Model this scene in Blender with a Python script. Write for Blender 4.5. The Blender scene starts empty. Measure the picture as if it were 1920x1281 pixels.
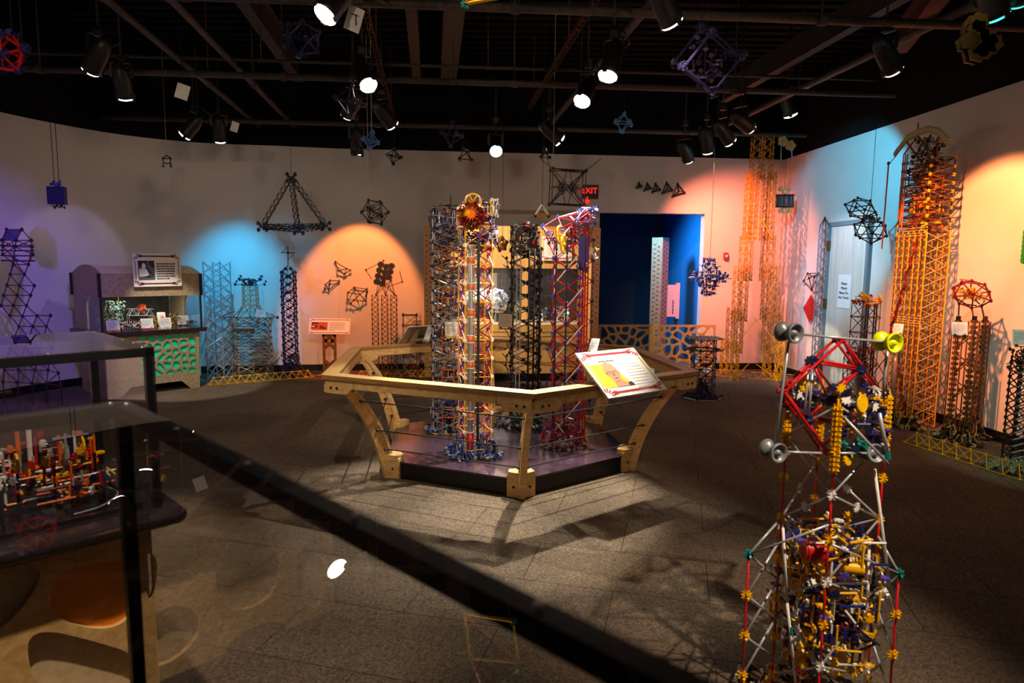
import bpy, bmesh, math, random
from mathutils import Vector, Matrix
R_ = math.radians
S = bpy.context.scene
COL = S.collection

# ---------------------------------------------------------------- camera
FPX, PITCH, ROLL, EYE = 1214.4, .1123, .0102, 1.55      # focal length in px of a 1920 frame
_c, _s = math.cos(PITCH), math.sin(PITCH)
FW = Vector((0, _c, -_s)); UP0 = Vector((0, _s, _c)); RT0 = Vector((1, 0, 0))
RT = RT0 * math.cos(ROLL) + UP0 * math.sin(ROLL)
UP = UP0 * math.cos(ROLL) - RT0 * math.sin(ROLL)
CAMP = Vector((0, 0, EYE))
cd = bpy.data.cameras.new('camera'); cam = bpy.data.objects.new('camera', cd); COL.objects.link(cam)
cam.matrix_world = Matrix(((RT.x, UP.x, -FW.x, 0), (RT.y, UP.y, -FW.y, 0), (RT.z, UP.z, -FW.z, EYE), (0, 0, 0, 1)))
cd.sensor_width = 36; cd.lens = FPX / 1920 * 36; cd.clip_start = .02; cd.clip_end = 60
cd.dof.use_dof = True; cd.dof.focus_distance = 5.4; cd.dof.aperture_fstop = 4.0
S.camera = cam
S.view_settings.view_transform = 'Standard'; S.view_settings.look = 'None'
S.view_settings.gamma = 1; S.view_settings.exposure = 0.0
S.view_settings.use_curve_mapping = False

# ---------------------------------------------------------------- world: a windowless gallery, nothing but faint spill
W = bpy.data.worlds.new('world'); S.world = W; W.use_nodes = True
W.node_tree.nodes['Background'].inputs[0].default_value = (.9, .8, .7, 1)
W.node_tree.nodes['Background'].inputs[1].default_value = .006

def ray(x, y): return FW + RT * ((x - 960) / FPX) - UP * ((y - 640.5) / FPX)
def atz(x, y, z=0.0):
    d = ray(x, y); return CAMP + d * ((z - EYE) / d.z)
def aty(x, y, Y):
    d = ray(x, y); return CAMP + d * (Y / d.y)
ANG = .0839; COR = Vector((4.1467, 10.1904, 0))
BWD = Vector((-math.cos(ANG), -math.sin(ANG), 0)); BWN = Vector((math.sin(ANG), -math.cos(ANG), 0))
RWD = Vector((math.sin(ANG), -math.cos(ANG), 0)); RWN = Vector((-math.cos(ANG), -math.sin(ANG), 0))
def on_plane(x, y, p0, n):
    d = ray(x, y); return CAMP + d * ((p0 - CAMP).dot(n) / d.dot(n))
def bw(x, y, off=0.0): return on_plane(x, y, COR + BWN * off, BWN)
def rw(x, y, off=0.0): return on_plane(x, y, COR + RWN * off, RWN)

# ---------------------------------------------------------------- lamps' light
def lamp(name, kind, loc, target, power, color, deg=40, blend=.5, size=.05, parent=None):
    L = bpy.data.lights.new(name, kind); o = bpy.data.objects.new(name, L); COL.objects.link(o)
    L.energy = power; L.color = color
    if kind == 'SPOT': L.spot_size = R_(deg); L.spot_blend = blend; L.shadow_soft_size = size
    elif kind == 'AREA': L.shape = 'RECTANGLE'; L.size, L.size_y = size
    else: L.shadow_soft_size = size
    o.location = loc
    if target is not None:
        o.rotation_euler = (Vector(target) - Vector(loc)).to_track_quat('-Z', 'Y').to_euler()
    return o

# ---------------------------------------------------------------- materials
def lin(h):
    h = h.lstrip('#'); out = []
    for i in (0, 2, 4):
        c = int(h[i:i+2], 16) / 255
        out.append(c / 12.92 if c <= .04045 else ((c + .055) / 1.055) ** 2.4)
    return tuple(out) + (1,)
MATS = {}
def mat(name, hexc, rough=.5, metal=0.0, spec=.5, var=0.0, scale=20.0, bump=0.0, bscale=200.0, emit=None, estr=0.0):
    m = bpy.data.materials.new(name); m.use_nodes = True; nt = m.node_tree
    b = nt.nodes['Principled BSDF']
    c = lin(hexc) if isinstance(hexc, str) else tuple(hexc) + (1,)
    b.inputs['Roughness'].default_value = rough; b.inputs['Metallic'].default_value = metal
    b.inputs['Specular IOR Level'].default_value = spec
    tc = nt.nodes.new('ShaderNodeTexCoord')
    n = nt.nodes.new('ShaderNodeTexNoise'); n.inputs['Scale'].default_value = scale; n.inputs['Detail'].default_value = 4
    nt.links.new(tc.outputs['Object'], n.inputs['Vector'])
    r = nt.nodes.new('ShaderNodeValToRGB'); v = max(var, .03)
    r.color_ramp.elements[0].position = .3; r.color_ramp.elements[1].position = .7
    r.color_ramp.elements[0].color = tuple(x * (1 - v) for x in c[:3]) + (1,)
    r.color_ramp.elements[1].color = tuple(min(1, x * (1 + v)) for x in c[:3]) + (1,)
    nt.links.new(n.outputs['Fac'], r.inputs['Fac']); nt.links.new(r.outputs['Color'], b.inputs['Base Color'])
    if bump:
        n2 = nt.nodes.new('ShaderNodeTexNoise'); n2.inputs['Scale'].default_value = bscale; n2.inputs['Detail'].default_value = 3
        nt.links.new(tc.outputs['Object'], n2.inputs['Vector'])
        bp = nt.nodes.new('ShaderNodeBump'); bp.inputs['Strength'].default_value = bump; bp.inputs['Distance'].default_value = .01
        nt.links.new(n2.outputs['Fac'], bp.inputs['Height']); nt.links.new(bp.outputs['Normal'], b.inputs['Normal'])
    if emit is not None:
        b.inputs['Emission Color'].default_value = lin(emit); b.inputs['Emission Strength'].default_value = estr
    MATS[name] = m
    return m
def wood(name, c1, c2, rough=.45, stretch=(1.2, 14, 14), scale=3.0):
    m = bpy.data.materials.new(name); m.use_nodes = True; nt = m.node_tree; b = nt.nodes['Principled BSDF']
    b.inputs['Roughness'].default_value = rough; b.inputs['Specular IOR Level'].default_value = .35
    tc = nt.nodes.new('ShaderNodeTexCoord'); mp = nt.nodes.new('ShaderNodeMapping'); mp.inputs['Scale'].default_value = stretch
    n = nt.nodes.new('ShaderNodeTexNoise'); n.inputs['Scale'].default_value = scale; n.inputs['Detail'].default_value = 7; n.inputs['Distortion'].default_value = .6
    r = nt.nodes.new('ShaderNodeValToRGB'); r.color_ramp.elements[0].position = .3; r.color_ramp.elements[1].position = .72
    r.color_ramp.elements[0].color = lin(c1); r.color_ramp.elements[1].color = lin(c2)
    nt.links.new(tc.outputs['Object'], mp.inputs['Vector']); nt.links.new(mp.outputs['Vector'], n.inputs['Vector'])
    nt.links.new(n.outputs['Fac'], r.inputs['Fac']); nt.links.new(r.outputs['Color'], b.inputs['Base Color'])
    MATS[name] = m; return m
def pane(name, tint=(1, 1, 1), ior=1.5, gloss_rough=0.0):
    m = bpy.data.materials.new(name); m.use_nodes = True; nt = m.node_tree; nt.nodes.clear()
    out = nt.nodes.new('ShaderNodeOutputMaterial'); mix = nt.nodes.new('ShaderNodeMixShader')
    t = nt.nodes.new('ShaderNodeBsdfTransparent'); t.inputs[0].default_value = tuple(tint) + (1,)
    g = nt.nodes.new('ShaderNodeBsdfGlossy'); g.inputs['Roughness'].default_value = gloss_rough
    f = nt.nodes.new('ShaderNodeFresnel'); f.inputs['IOR'].default_value = ior
    ge = nt.nodes.new('ShaderNodeNewGeometry'); mx = nt.nodes.new('ShaderNodeMix'); mx.data_type = 'FLOAT'
    # a thin sheet reflects alike from either side
    nt.links.new(ge.outputs['Backfacing'], mx.inputs[0]); mx.inputs[2].default_value = ior; mx.inputs[3].default_value = 1 / ior
    nt.links.new(mx.outputs[0], f.inputs['IOR'])
    # both faces of the sheet reflect: R = 2F / (1 + F)
    m1 = nt.nodes.new('ShaderNodeMath'); m1.operation = 'MULTIPLY'; m1.inputs[1].default_value = 2; m2 = nt.nodes.new('ShaderNodeMath'); m2.operation = 'ADD'; m2.inputs[1].default_value = 1
    m3 = nt.nodes.new('ShaderNodeMath'); m3.operation = 'DIVIDE'; nt.links.new(f.outputs[0], m1.inputs[0]); nt.links.new(f.outputs[0], m2.inputs[0]); nt.links.new(m1.outputs[0], m3.inputs[0]); nt.links.new(m2.outputs[0], m3.inputs[1])
    nt.links.new(m3.outputs[0], mix.inputs[0]); nt.links.new(t.outputs[0], mix.inputs[1]); nt.links.new(g.outputs[0], mix.inputs[2])
    nt.links.new(mix.outputs[0], out.inputs['Surface']); MATS[name] = m; return m

mat('wall_paint', '#d9d2c8', .85, spec=.2, var=.03, scale=3, bump=.08, bscale=90)
mat('alcove_blue', '#1f86d6', .75, spec=.2)  # the passage's blue light put into the wall colour, against red spill
mat('deck_black', '#080707', .8, spec=.2, var=.2)
mat('pipe_black', '#433b34', .6, metal=0, spec=.35, var=.35, scale=25)
mat('beam_brown', '#5c3929', .7, spec=.2, var=.3)
mat('can_black', '#1b1917', .45, spec=.5, var=.2)
mat('base_black', '#100f10', .5, spec=.4)
mat('red', '#c8161a', .3); mat('darkred', '#6e0d12', .35); mat('yellow', '#f2b705', .3); mat('blue', '#20286e', .3)
mat('purple', '#3f2f80', .3); mat('white', '#eceae6', .35); mat('gray', '#8d9095', .35); mat('silver', '#b4b7bb', .3, metal=.3)
mat('darkgray', '#3a3c3f', .35); mat('black', '#111113', .35); mat('teal', '#0c7f78', .3); mat('green', '#1e8a3a', .35)
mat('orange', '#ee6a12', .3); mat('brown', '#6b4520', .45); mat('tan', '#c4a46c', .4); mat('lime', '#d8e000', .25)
mat('gunmetal', '#85888d', .32, metal=.15); mat('violet', '#5546a8', .3); mat('palegreen', '#7fa88a', .4); mat('lightblue', '#5b8fd0', .35)
mat('navy', '#191d40', .35); mat('dusk_purple', '#1f1840', .4); mat('ochre', '#5a4810', .45); mat('gold', '#b98328', .4); mat('passage_shade', '#143a48', .85); mat('chain_black', '#1a1a1a', .5)  # passage teal: the shade on its back and left walls put into the colour
mat('card_white', '#f0eee8', .7, spec=.2); mat('ink', '#3a3a3e', .8); mat('cord', '#15140f', .8)
mat('panel_white', '#f2efe9', .5, spec=.3); mat('print_red', '#b3222a', .5); mat('print_maroon', '#641a22', .5)
mat('print_yellow', '#e9c62c', .5); mat('print_gray', '#5d6266', .6); mat('print_dark', '#22262a', .6); mat('skin', '#c98f6b', .6, var=.1, scale=60)
mat('skin_deep', '#8a5538', .6); mat('print_rust', '#c4541c', .6, var=.3, scale=40); mat('print_olive', '#9a8f62', .6)
mat('laminate', '#2a2326', .18, spec=.6, var=.25, scale=9)
mat('platform_top', '#3b2c38', .16, spec=.6, var=.3, scale=5, bump=.05, bscale=30)
mat('acrylic_frame', '#15181a', .4, spec=.5)
mat('screw', '#c9ccd0', .3, metal=.8)
mat('door_frame', '#6d7f84', .5, spec=.3); mat('brass', '#6d5a3a', .4, metal=.8)
mat('cell_green', '#16e0ac', .5); mat('faint_ink', '#cfc9c0', .7); mat('cell_orange', '#e08a12', .55); mat('cell_shadow', '#2e2318', .7)
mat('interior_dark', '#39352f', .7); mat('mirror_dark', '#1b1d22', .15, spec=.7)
mat('exit_red', '#ff2a20', .5, emit='#ff1d14', estr=2.2); mat('exit_body', '#3c3a34', .5)
mat('alarm', '#a5201c', .4)
mat('lens_white', '#fff6e6', .3, emit='#fff1dc', estr=14); mat('lens_dim', '#fff1e0', .3, emit='#ffe9d0', estr=3)
mat('lens_teal', '#30e0d8', .3, emit='#28e6dc', estr=6)
mat('tube_clear', '#8d877c', .1, spec=.7); mat('carton', '#8a7a66', .8)
wood('birch', '#c99a5a', '#e6c588'); wood('birch_pale', '#cdb48c', '#e3cfa8'); wood('birch_edge', '#7d5a33', '#b98d55', stretch=(3, 3, 60))
wood('maple_light', '#cc9550', '#e2b674', stretch=(10, 10, 1)); wood('walnut', '#6a3d1c', '#9a642f'); wood('door_wood', '#c4c5b8', '#e0ddcf', stretch=(9, 9, .5), scale=2)
wood('plywood_gray', '#8f7d64', '#b9a684')
pane('acrylic'); pane('window_glass', (.93, .95, .95))

def carpet():
    m = bpy.data.materials.new('carpet'); m.use_nodes = True; nt = m.node_tree; b = nt.nodes['Principled BSDF']
    b.inputs['Roughness'].default_value = .95; b.inputs['Specular IOR Level'].default_value = .1
    tc = nt.nodes.new('ShaderNodeTexCoord')
    n = nt.nodes.new('ShaderNodeTexNoise'); n.inputs['Scale'].default_value = 95; n.inputs['Detail'].default_value = 3; n.inputs['Roughness'].default_value = .8
    nt.links.new(tc.outputs['Object'], n.inputs['Vector'])
    n3 = nt.nodes.new('ShaderNodeTexNoise'); n3.inputs['Scale'].default_value = 1.1; n3.inputs['Detail'].default_value = 5
    nt.links.new(tc.outputs['Object'], n3.inputs['Vector'])
    r = nt.nodes.new('ShaderNodeValToRGB'); r.color_ramp.elements[0].position = .33; r.color_ramp.elements[1].position = .68
    r.color_ramp.elements[0].color = lin('#3d352c'); r.color_ramp.elements[1].color = lin('#867764')
    nt.links.new(n.outputs['Fac'], r.inputs['Fac'])
    r3 = nt.nodes.new('ShaderNodeValToRGB'); r3.color_ramp.elements[0].color = (.72, .72, .74, 1); r3.color_ramp.elements[1].color = (1.1, 1.08, 1.05, 1)
    r3.color_ramp.elements[0].position = .35; r3.color_ramp.elements[1].position = .65
    nt.links.new(n3.outputs['Fac'], r3.inputs['Fac'])
    mul = nt.nodes.new('ShaderNodeMix'); mul.data_type = 'RGBA'; mul.blend_type = 'MULTIPLY'; mul.inputs[0].default_value = 1
    nt.links.new(r.outputs['Color'], mul.inputs[6]); nt.links.new(r3.outputs['Color'], mul.inputs[7])
    # carpet tile seams
    mp = nt.nodes.new('ShaderNodeMapping'); mp.inputs['Rotation'].default_value = (0, 0, .25)
    nt.links.new(tc.outputs['Object'], mp.inputs['Vector'])
    br = nt.nodes.new('ShaderNodeTexBrick'); br.inputs['Scale'].default_value = 1; br.inputs['Mortar Size'].default_value = .0035
    br.inputs['Brick Width'].default_value = .9; br.inputs['Row Height'].default_value = .45; br.offset = .5
    br.inputs['Color1'].default_value = (1, 1, 1, 1); br.inputs['Color2'].default_value = (.93, .92, .92, 1); br.inputs['Mortar'].default_value = (.45, .43, .42, 1)
    nt.links.new(mp.outputs['Vector'], br.inputs['Vector'])
    mul2 = nt.nodes.new('ShaderNodeMix'); mul2.data_type = 'RGBA'; mul2.blend_type = 'MULTIPLY'; mul2.inputs[0].default_value = 1
    nt.links.new(mul.outputs[2], mul2.inputs[6]); nt.links.new(br.outputs['Color'], mul2.inputs[7])
    nt.links.new(mul2.outputs[2], b.inputs['Base Color'])
    bp = nt.nodes.new('ShaderNodeBump'); bp.inputs['Strength'].default_value = .5; bp.inputs['Distance'].default_value = .004
    nt.links.new(n.outputs['Fac'], bp.inputs['Height']); nt.links.new(bp.outputs['Normal'], b.inputs['Normal'])
    MATS['carpet'] = m
carpet()

# ---------------------------------------------------------------- mesh builder
def frame_of(d):
    d = Vector(d).normalized()
    a = Vector((0, 0, 1)) if abs(d.z) < .9 else Vector((1, 0, 0))
    u = d.cross(a).normalized(); return u, d.cross(u).normalized(), d
class MB:
    def __init__(s): s.v = []; s.f = []; s.m = []; s.sm = []; s.names = []
    def mi(s, n):
        if n not in s.names: s.names.append(n)
        return s.names.index(n)
    def add(s, vs, fs, m, smooth=False):
        o = len(s.v); s.v += [tuple(v) for v in vs]; k = s.mi(m)
        for f in fs: s.f.append(tuple(i + o for i in f)); s.m.append(k); s.sm.append(smooth)
    def rod(s, a, b, m, r=.0032, n=5, caps=True):
        a = Vector(a); b = Vector(b)
        if (b - a).length < 1e-6: return
        u, w, d = frame_of(b - a); vs = []
        for p in (a, b):
            for i in range(n):
                t = 2 * math.pi * i / n; vs.append(p + u * (r * math.cos(t)) + w * (r * math.sin(t)))
        fs = [(i, (i + 1) % n, n + (i + 1) % n, n + i) for i in range(n)]
        if caps: fs += [tuple(range(n - 1, -1, -1)), tuple(range(n, 2 * n))]
        s.add(vs, fs, m, n > 6)
    def cone(s, a, b, ra, rb, m, n=20, caps=True, smooth=True):
        a = Vector(a); b = Vector(b); u, w, d = frame_of(b - a); vs = []
        for p, r in ((a, ra), (b, rb)):
            for i in range(n):
                t = 2 * math.pi * i / n; vs.append(p + u * (r * math.cos(t)) + w * (r * math.sin(t)))
        s.add(vs, [(i, (i + 1) % n, n + (i + 1) % n, n + i) for i in range(n)], m, smooth)
        if caps: s.add(vs, [tuple(range(n - 1, -1, -1)), tuple(range(n, 2 * n))], m, False)
    def box(s, c, sz, m, rot=None):
        c = Vector(c); vs = []
        for x in (-.5, .5):
            for y in (-.5, .5):
                for z in (-.5, .5):
                    p = Vector((x * sz[0], y * sz[1], z * sz[2]))
                    if rot is not None: p = rot @ p
                    vs.append(c + p)
        s.add(vs, [(0, 1, 3, 2), (4, 6, 7, 5), (0, 4, 5, 1), (2, 3, 7, 6), (0, 2, 6, 4), (1, 5, 7, 3)], m)
    def bar(s, a, b, w, h, m, up=(0, 0, 1)):
        a = Vector(a); b = Vector(b); d = (b - a); L = d.length; d.normalize(); up = Vector(up)
        x = d.cross(up).normalized(); y = x.cross(d).normalized()
        rot = Matrix((d, x, y)).transposed()
        s.box((a + b) / 2, (L, w, h), m, rot)
    def poly(s, pts, m): s.add(pts, [tuple(range(len(pts)))], m)
    def prism(s, poly, o, ux, uy, t, m, side=None):
        o = Vector(o); ux = Vector(ux); uy = Vector(uy); n = ux.cross(uy).normalized(); k = len(poly)
        vs = [o + ux * p[0] + uy * p[1] + n * t for p in poly] + [o + ux * p[0] + uy * p[1] for p in poly]
        s.add(vs, [tuple(range(k))], m); s.add(vs, [tuple(range(2 * k - 1, k - 1, -1))], m)
        s.add(vs, [(k + i, k + (i + 1) % k, (i + 1) % k, i) for i in range(k)], side or m)
    def star(s, p, nrm, m, R=.016, t=.006, teeth=8, inner=.62):
        u, w, d = frame_of(nrm); pts = []
        for i in range(teeth * 2):
            a = math.pi * i / teeth + .2; r = R if i % 2 == 0 else R * inner
            pts.append((r * math.cos(a), r * math.sin(a)))
        s.prism(pts, Vector(p) - d * (t / 2), u, w, t, m)
    def knot(s, p, m, R=.016, m2=None):
        s.star(p, (1, 0, 0), m, R); s.star(p, (0, 1, 0), m2 or m, R)
    def ball(s, c, r, m, n=14, k=8, sc=(1, 1, 1)):
        c = Vector(c); vs = [c + Vector((0, 0, r * sc[2]))]
        for j in range(1, k):
            ph = math.pi * j / k
            for i in range(n):
                t = 2 * math.pi * i / n
                vs.append(c + Vector((r * sc[0] * math.sin(ph) * math.cos(t), r * sc[1] * math.sin(ph) * math.sin(t), r * sc[2] * math.cos(ph))))
        vs.append(c - Vector((0, 0, r * sc[2]))); fs = [(0, 1 + i, 1 + (i + 1) % n) for i in range(n)]
        for j in range(k - 2):
            a = 1 + j * n
            fs += [(a + i, a + n + i, a + n + (i + 1) % n, a + (i + 1) % n) for i in range(n)]
        a = 1 + (k - 2) * n; e = len(vs) - 1; fs += [(a + (i + 1) % n, a + i, e) for i in range(n)]
        s.add(vs, fs, m, True)
    def lathe(s, prof, o, axis, m, n=24, smooth=True):
        o = Vector(o); u, w, d = frame_of(axis); vs = []
        for r, h in prof:
            for i in range(n):
                t = 2 * math.pi * i / n; vs.append(o + d * h + u * (r * math.cos(t)) + w * (r * math.sin(t)))
        fs = []
        for j in range(len(prof) - 1):
            fs += [(j * n + i, j * n + (i + 1) % n, (j + 1) * n + (i + 1) % n, (j + 1) * n + i) for i in range(n)]
        s.add(vs, fs, m, smooth)
    def ring(s, c, nrm, R, r, m, n=24, k=6):
        c = Vector(c); u, w, d = frame_of(nrm); vs = []
        for i in range(n):
            t = 2 * math.pi * i / n; e = u * math.cos(t) + w * math.sin(t)
            for j in range(k):
                q = 2 * math.pi * j / k; vs.append(c + e * (R + r * math.cos(q)) + d * (r * math.sin(q)))
        fs = [(i * k + j, ((i + 1) % n) * k + j, ((i + 1) % n) * k + (j + 1) % k, i * k + (j + 1) % k) for i in range(n) for j in range(k)]
        s.add(vs, fs, m, True)
    def gear(s, c, nrm, R, m, t=.008):
        s.star(c, nrm, m, R, t, 18, .88); s.ring(c, nrm, R * .55, R * .12, m, 16, 5)
    def wheel(s, c, nrm, R, m, spokes=6):
        s.ring(c, nrm, R, R * .13, m, 22, 6); u, w, d = frame_of(nrm); c = Vector(c)
        for i in range(spokes):
            t = math.pi * i * 2 / spokes; s.rod(c, c + (u * math.cos(t) + w * math.sin(t)) * R, m, R * .08)
        s.ball(c, R * .2, m, 8, 5)
    def tube(s, pts, r, m, n=6):
        for a, b in zip(pts, pts[1:]): s.rod(a, b, m, r, n)
    def build(s, name, parent=None, world=True, smooth=False):
        me = bpy.data.meshes.new(name)
        off = Vector((0, 0, 0))
        inv = None
        if parent is not None and world:
            inv = WM[parent.name].inverted()
        vs = [inv @ Vector(v) for v in s.v] if inv is not None else s.v
        if parent is None:
            xs = [v[0] for v in vs]; ys = [v[1] for v in vs]; zs = [v[2] for v in vs]
            off = Vector(((min(xs) + max(xs)) / 2, (min(ys) + max(ys)) / 2, min(zs))); vs = [Vector(v) - off for v in vs]
        me.from_pydata([tuple(v) for v in vs], [], s.f)
        for n in s.names: me.materials.append(MATS[n])
        me.polygons.foreach_set('material_index', s.m); me.polygons.foreach_set('use_smooth', s.sm); me.update()
        o = bpy.data.objects.new(name, me); COL.objects.link(o); o.location = off
        if parent is not None: o.parent = parent; WM[o.name] = WM[parent.name].copy()
        else: WM[o.name] = Matrix.Translation(off)
        return o
WM = {}
def tag(o, label, cat, group=None, kind=None):
    o['label'] = label; o['category'] = cat
    if group: o['group'] = group
    if kind: o['kind'] = kind
    return o
def thing(name, label, cat, loc, rz=0.0, group=None):
    o = bpy.data.objects.new(name, None); COL.objects.link(o); o.empty_display_size = .1
    o.location = loc; o.rotation_euler = (0, 0, rz)
    WM[o.name] = Matrix.Translation(Vector(loc)) @ Matrix.Rotation(rz, 4, 'Z')
    return tag(o, label, cat, group)
def struct(mb, name):
    o = mb.build(name); o['kind'] = 'structure'; return o
def copy_thing(root, label=None):
    r = root.copy(); COL.objects.link(r); WM[r.name] = WM[root.name].copy()
    if label: r['label'] = label
    for ch in [c for c in root.children]:
        c = ch.copy(); COL.objects.link(c); c.parent = r
        for g in ch.children:
            q = g.copy(); COL.objects.link(q); q.parent = c
    return r
# flat plate with holes, filled by a 2D curve
def smooth_poly(pts, it=2):
    for _ in range(it):
        q = []
        for i in range(len(pts)):
            a = pts[i]; b = pts[(i + 1) % len(pts)]
            q += [(a[0] * .75 + b[0] * .25, a[1] * .75 + b[1] * .25), (a[0] * .25 + b[0] * .75, a[1] * .25 + b[1] * .75)]
        pts = q
    return pts
def plate(mb, outline, holes, o, ux, uy, t, m):
    cu = bpy.data.curves.new('tmp', 'CURVE'); cu.dimensions = '2D'; cu.fill_mode = 'BOTH'; cu.extrude = t / 2
    for pl in [outline] + holes:
        sp = cu.splines.new('POLY'); sp.points.add(len(pl) - 1); sp.use_cyclic_u = True
        for i, p in enumerate(pl): sp.points[i].co = (p[0], p[1], 0, 1)
    ob = bpy.data.objects.new('tmp', cu); COL.objects.link(ob)
    dg = bpy.context.evaluated_depsgraph_get(); me = bpy.data.meshes.new_from_object(ob.evaluated_get(dg))
    o = Vector(o); ux = Vector(ux); uy = Vector(uy); n = ux.cross(uy).normalized()
    mb.add([o + ux * v.co.x + uy * v.co.y + n * (v.co.z + t / 2) for v in me.vertices], [tuple(p.vertices) for p in me.polygons], m)
    bpy.data.objects.remove(ob); bpy.data.curves.remove(cu); bpy.data.meshes.remove(me)
def text(mb, body, o, ux, uy, size, m, depth=.002):
    cu = bpy.data.curves.new('tmp', 'FONT'); cu.body = body; cu.size = size; cu.extrude = depth / 2; cu.align_x = 'CENTER'; cu.align_y = 'CENTER'
    ob = bpy.data.objects.new('tmp', cu); COL.objects.link(ob)
    dg = bpy.context.evaluated_depsgraph_get(); me = bpy.data.meshes.new_from_object(ob.evaluated_get(dg))
    o = Vector(o); ux = Vector(ux).normalized(); uy = Vector(uy).normalized(); n = ux.cross(uy).normalized()
    mb.add([o + ux * v.co.x + uy * v.co.y + n * v.co.z for v in me.vertices], [tuple(p.vertices) for p in me.polygons], m)
    bpy.data.objects.remove(ob); bpy.data.curves.remove(cu); bpy.data.meshes.remove(me)
def clip(poly, a, b, c):
    out = []
    for i in range(len(poly)):
        p = poly[i]; q = poly[(i + 1) % len(poly)]; fp = a * p[0] + b * p[1] - c; fq = a * q[0] + b * q[1] - c
        if fp <= 0: out.append(p)
        if fp * fq < 0:
            t = fp / (fp - fq); out.append((p[0] + (q[0] - p[0]) * t, p[1] + (q[1] - p[1]) * t))
    return out
def voronoi_cells(seeds, w, h, inset, mn=.02):
    """Rounded organic cells inside the rectangle w by h."""
    res = []
    for i, s in enumerate(seeds):
        P = [(inset, inset), (w - inset, inset), (w - inset, h - inset), (inset, h - inset)]
        for j, q in enumerate(seeds):
            if i == j: continue
            dx, dy = q[0] - s[0], q[1] - s[1]; L = math.hypot(dx, dy) or 1e-6
            a, b = dx / L, dy / L; c = a * (s[0] + q[0]) / 2 + b * (s[1] + q[1]) / 2 - inset / 2
            P = clip(P, a, b, c)
            if len(P) < 3: break
        if len(P) >= 3:
            ar = abs(sum(P[k][0] * P[(k + 1) % len(P)][1] - P[(k + 1) % len(P)][0] * P[k][1] for k in range(len(P)))) / 2
            if ar > mn * mn: res.append(smooth_poly(P, 2))
    return res
# ================================================================ setting
WT = 3.25       # top of the painted walls
DK = 4.35       # underside of the roof deck
b = MB(); b.add([(-7, -2.4, 0), (6.5, -2.4, 0), (6.5, 13.4, 0), (-7, 13.4, 0), (-7, -2.4, -.1), (6.5, -2.4, -.1), (6.5, 13.4, -.1), (-7, 13.4, -.1)],
    [(0, 1, 2, 3), (7, 6, 5, 4), (4, 5, 1, 0), (5, 6, 2, 1), (6, 7, 3, 2), (7, 4, 0, 3)], 'carpet'); struct(b, 'floor')
# corrugated roof deck
b = MB(); y = -2.4
while y < 13.4:
    b.box((0, y + .05, DK + .02), (14, .1, .04), 'deck_black'); b.box((0, y + .15, DK + .06), (14, .1, .04), 'deck_black'); y += .2
b.box((0, 5.5, DK + .12), (14, 16, .06), 'deck_black'); struct(b, 'ceiling')

curve = [(-6.15, -2.4), (-6.15, 3.5), (-6.1, 5.6), (-6.0, 6.6), (-5.83, 7.5), (-5.62, 8.08), (-5.32, 8.6), (-4.95, 8.98), (-4.5, 9.24), (-4.0, 9.38), (-3.4, 9.46), (-2.6, 9.62)]
def catmull(P, n=6):
    out = []
    for i in range(len(P) - 1):
        p0 = P[max(i - 1, 0)]; p1 = P[i]; p2 = P[i + 1]; p3 = P[min(i + 2, len(P) - 1)]
        for k in range(n):
            t = k / n
            out.append(tuple(.5 * (2 * p1[a] + (p2[a] - p0[a]) * t + (2 * p0[a] - 5 * p1[a] + 4 * p2[a] - p3[a]) * t * t + (3 * p1[a] - p0[a] - 3 * p2[a] + p3[a]) * t ** 3) for a in range(len(p1))))
    out.append(tuple(P[-1])); return out
CW = catmull(curve, 6)
def strip(pts, z0, z1, th, m, name, offset=0.0):
    b = MB(); n = len(pts); ins = []; outs = []
    for i, p in enumerate(pts):
        a = Vector(pts[max(i - 1, 0)]); c = Vector(pts[min(i + 1, n - 1)]); d = (c - a).normalized(); nm = Vector((-d.y, d.x))
        ins.append(Vector(p) - nm * offset); outs.append(Vector(p) - nm * offset + nm * th)
    vs = []
    for i in range(n): vs += [(ins[i].x, ins[i].y, z0), (ins[i].x, ins[i].y, z1), (outs[i].x, outs[i].y, z1), (outs[i].x, outs[i].y, z0)]
    for i in range(n - 1):
        a, c = i * 4, i * 4 + 4
        b.add([vs[a], vs[c], vs[c + 1], vs[a + 1]], [(0, 1, 2, 3)], m, False)
        b.add([vs[a + 1], vs[c + 1], vs[c + 2], vs[a + 2]], [(0, 1, 2, 3)], m)
        b.add([vs[a + 3], vs[a + 2], vs[c + 2], vs[c + 3]], [(0, 1, 2, 3)], m)
    return struct(b, name)
strip(CW, 0, WT, .14, 'wall_paint', 'wall_left')
strip(CW, WT, DK + .2, .3, 'deck_black', 'wall_left_upper', -.1)
strip(CW, 0, .1, .012, 'base_black', 'baseboard_left', .012)
def wp(t, z=0.0, off=0.0): v = COR + BWD * t + BWN * off; return Vector((v.x, v.y, z))
TL, TO1, TO0 = 6.78, 2.85, 1.21       # join with the curve, then the two jambs of the passage
OH = 2.41
b = MB()
def wbox(t0, t1, z0, z1, m='wall_paint', th=.16, off=0.0):
    a = wp(t0, (z0 + z1) / 2, off - th / 2); c = wp(t1, (z0 + z1) / 2, off - th / 2); b.bar(a, c, th, z1 - z0, m)
wbox(TL, TO1, 0, WT); wbox(TO1, TO0, OH, WT); wbox(TO0, 0, 0, WT); struct(b, 'wall_back')
b = MB(); wbox(TL + .1, -.3, WT, DK + .2, 'deck_black', .3, -.05); struct(b, 'wall_back_upper')
b = MB(); wbox(TL, TO1, 0, .1, 'base_black', .012, .012); struct(b, 'baseboard_back_left')
b = MB(); wbox(TO0, 0, 0, .1, 'base_black', .012, .012); struct(b, 'baseboard_back_right')
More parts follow.
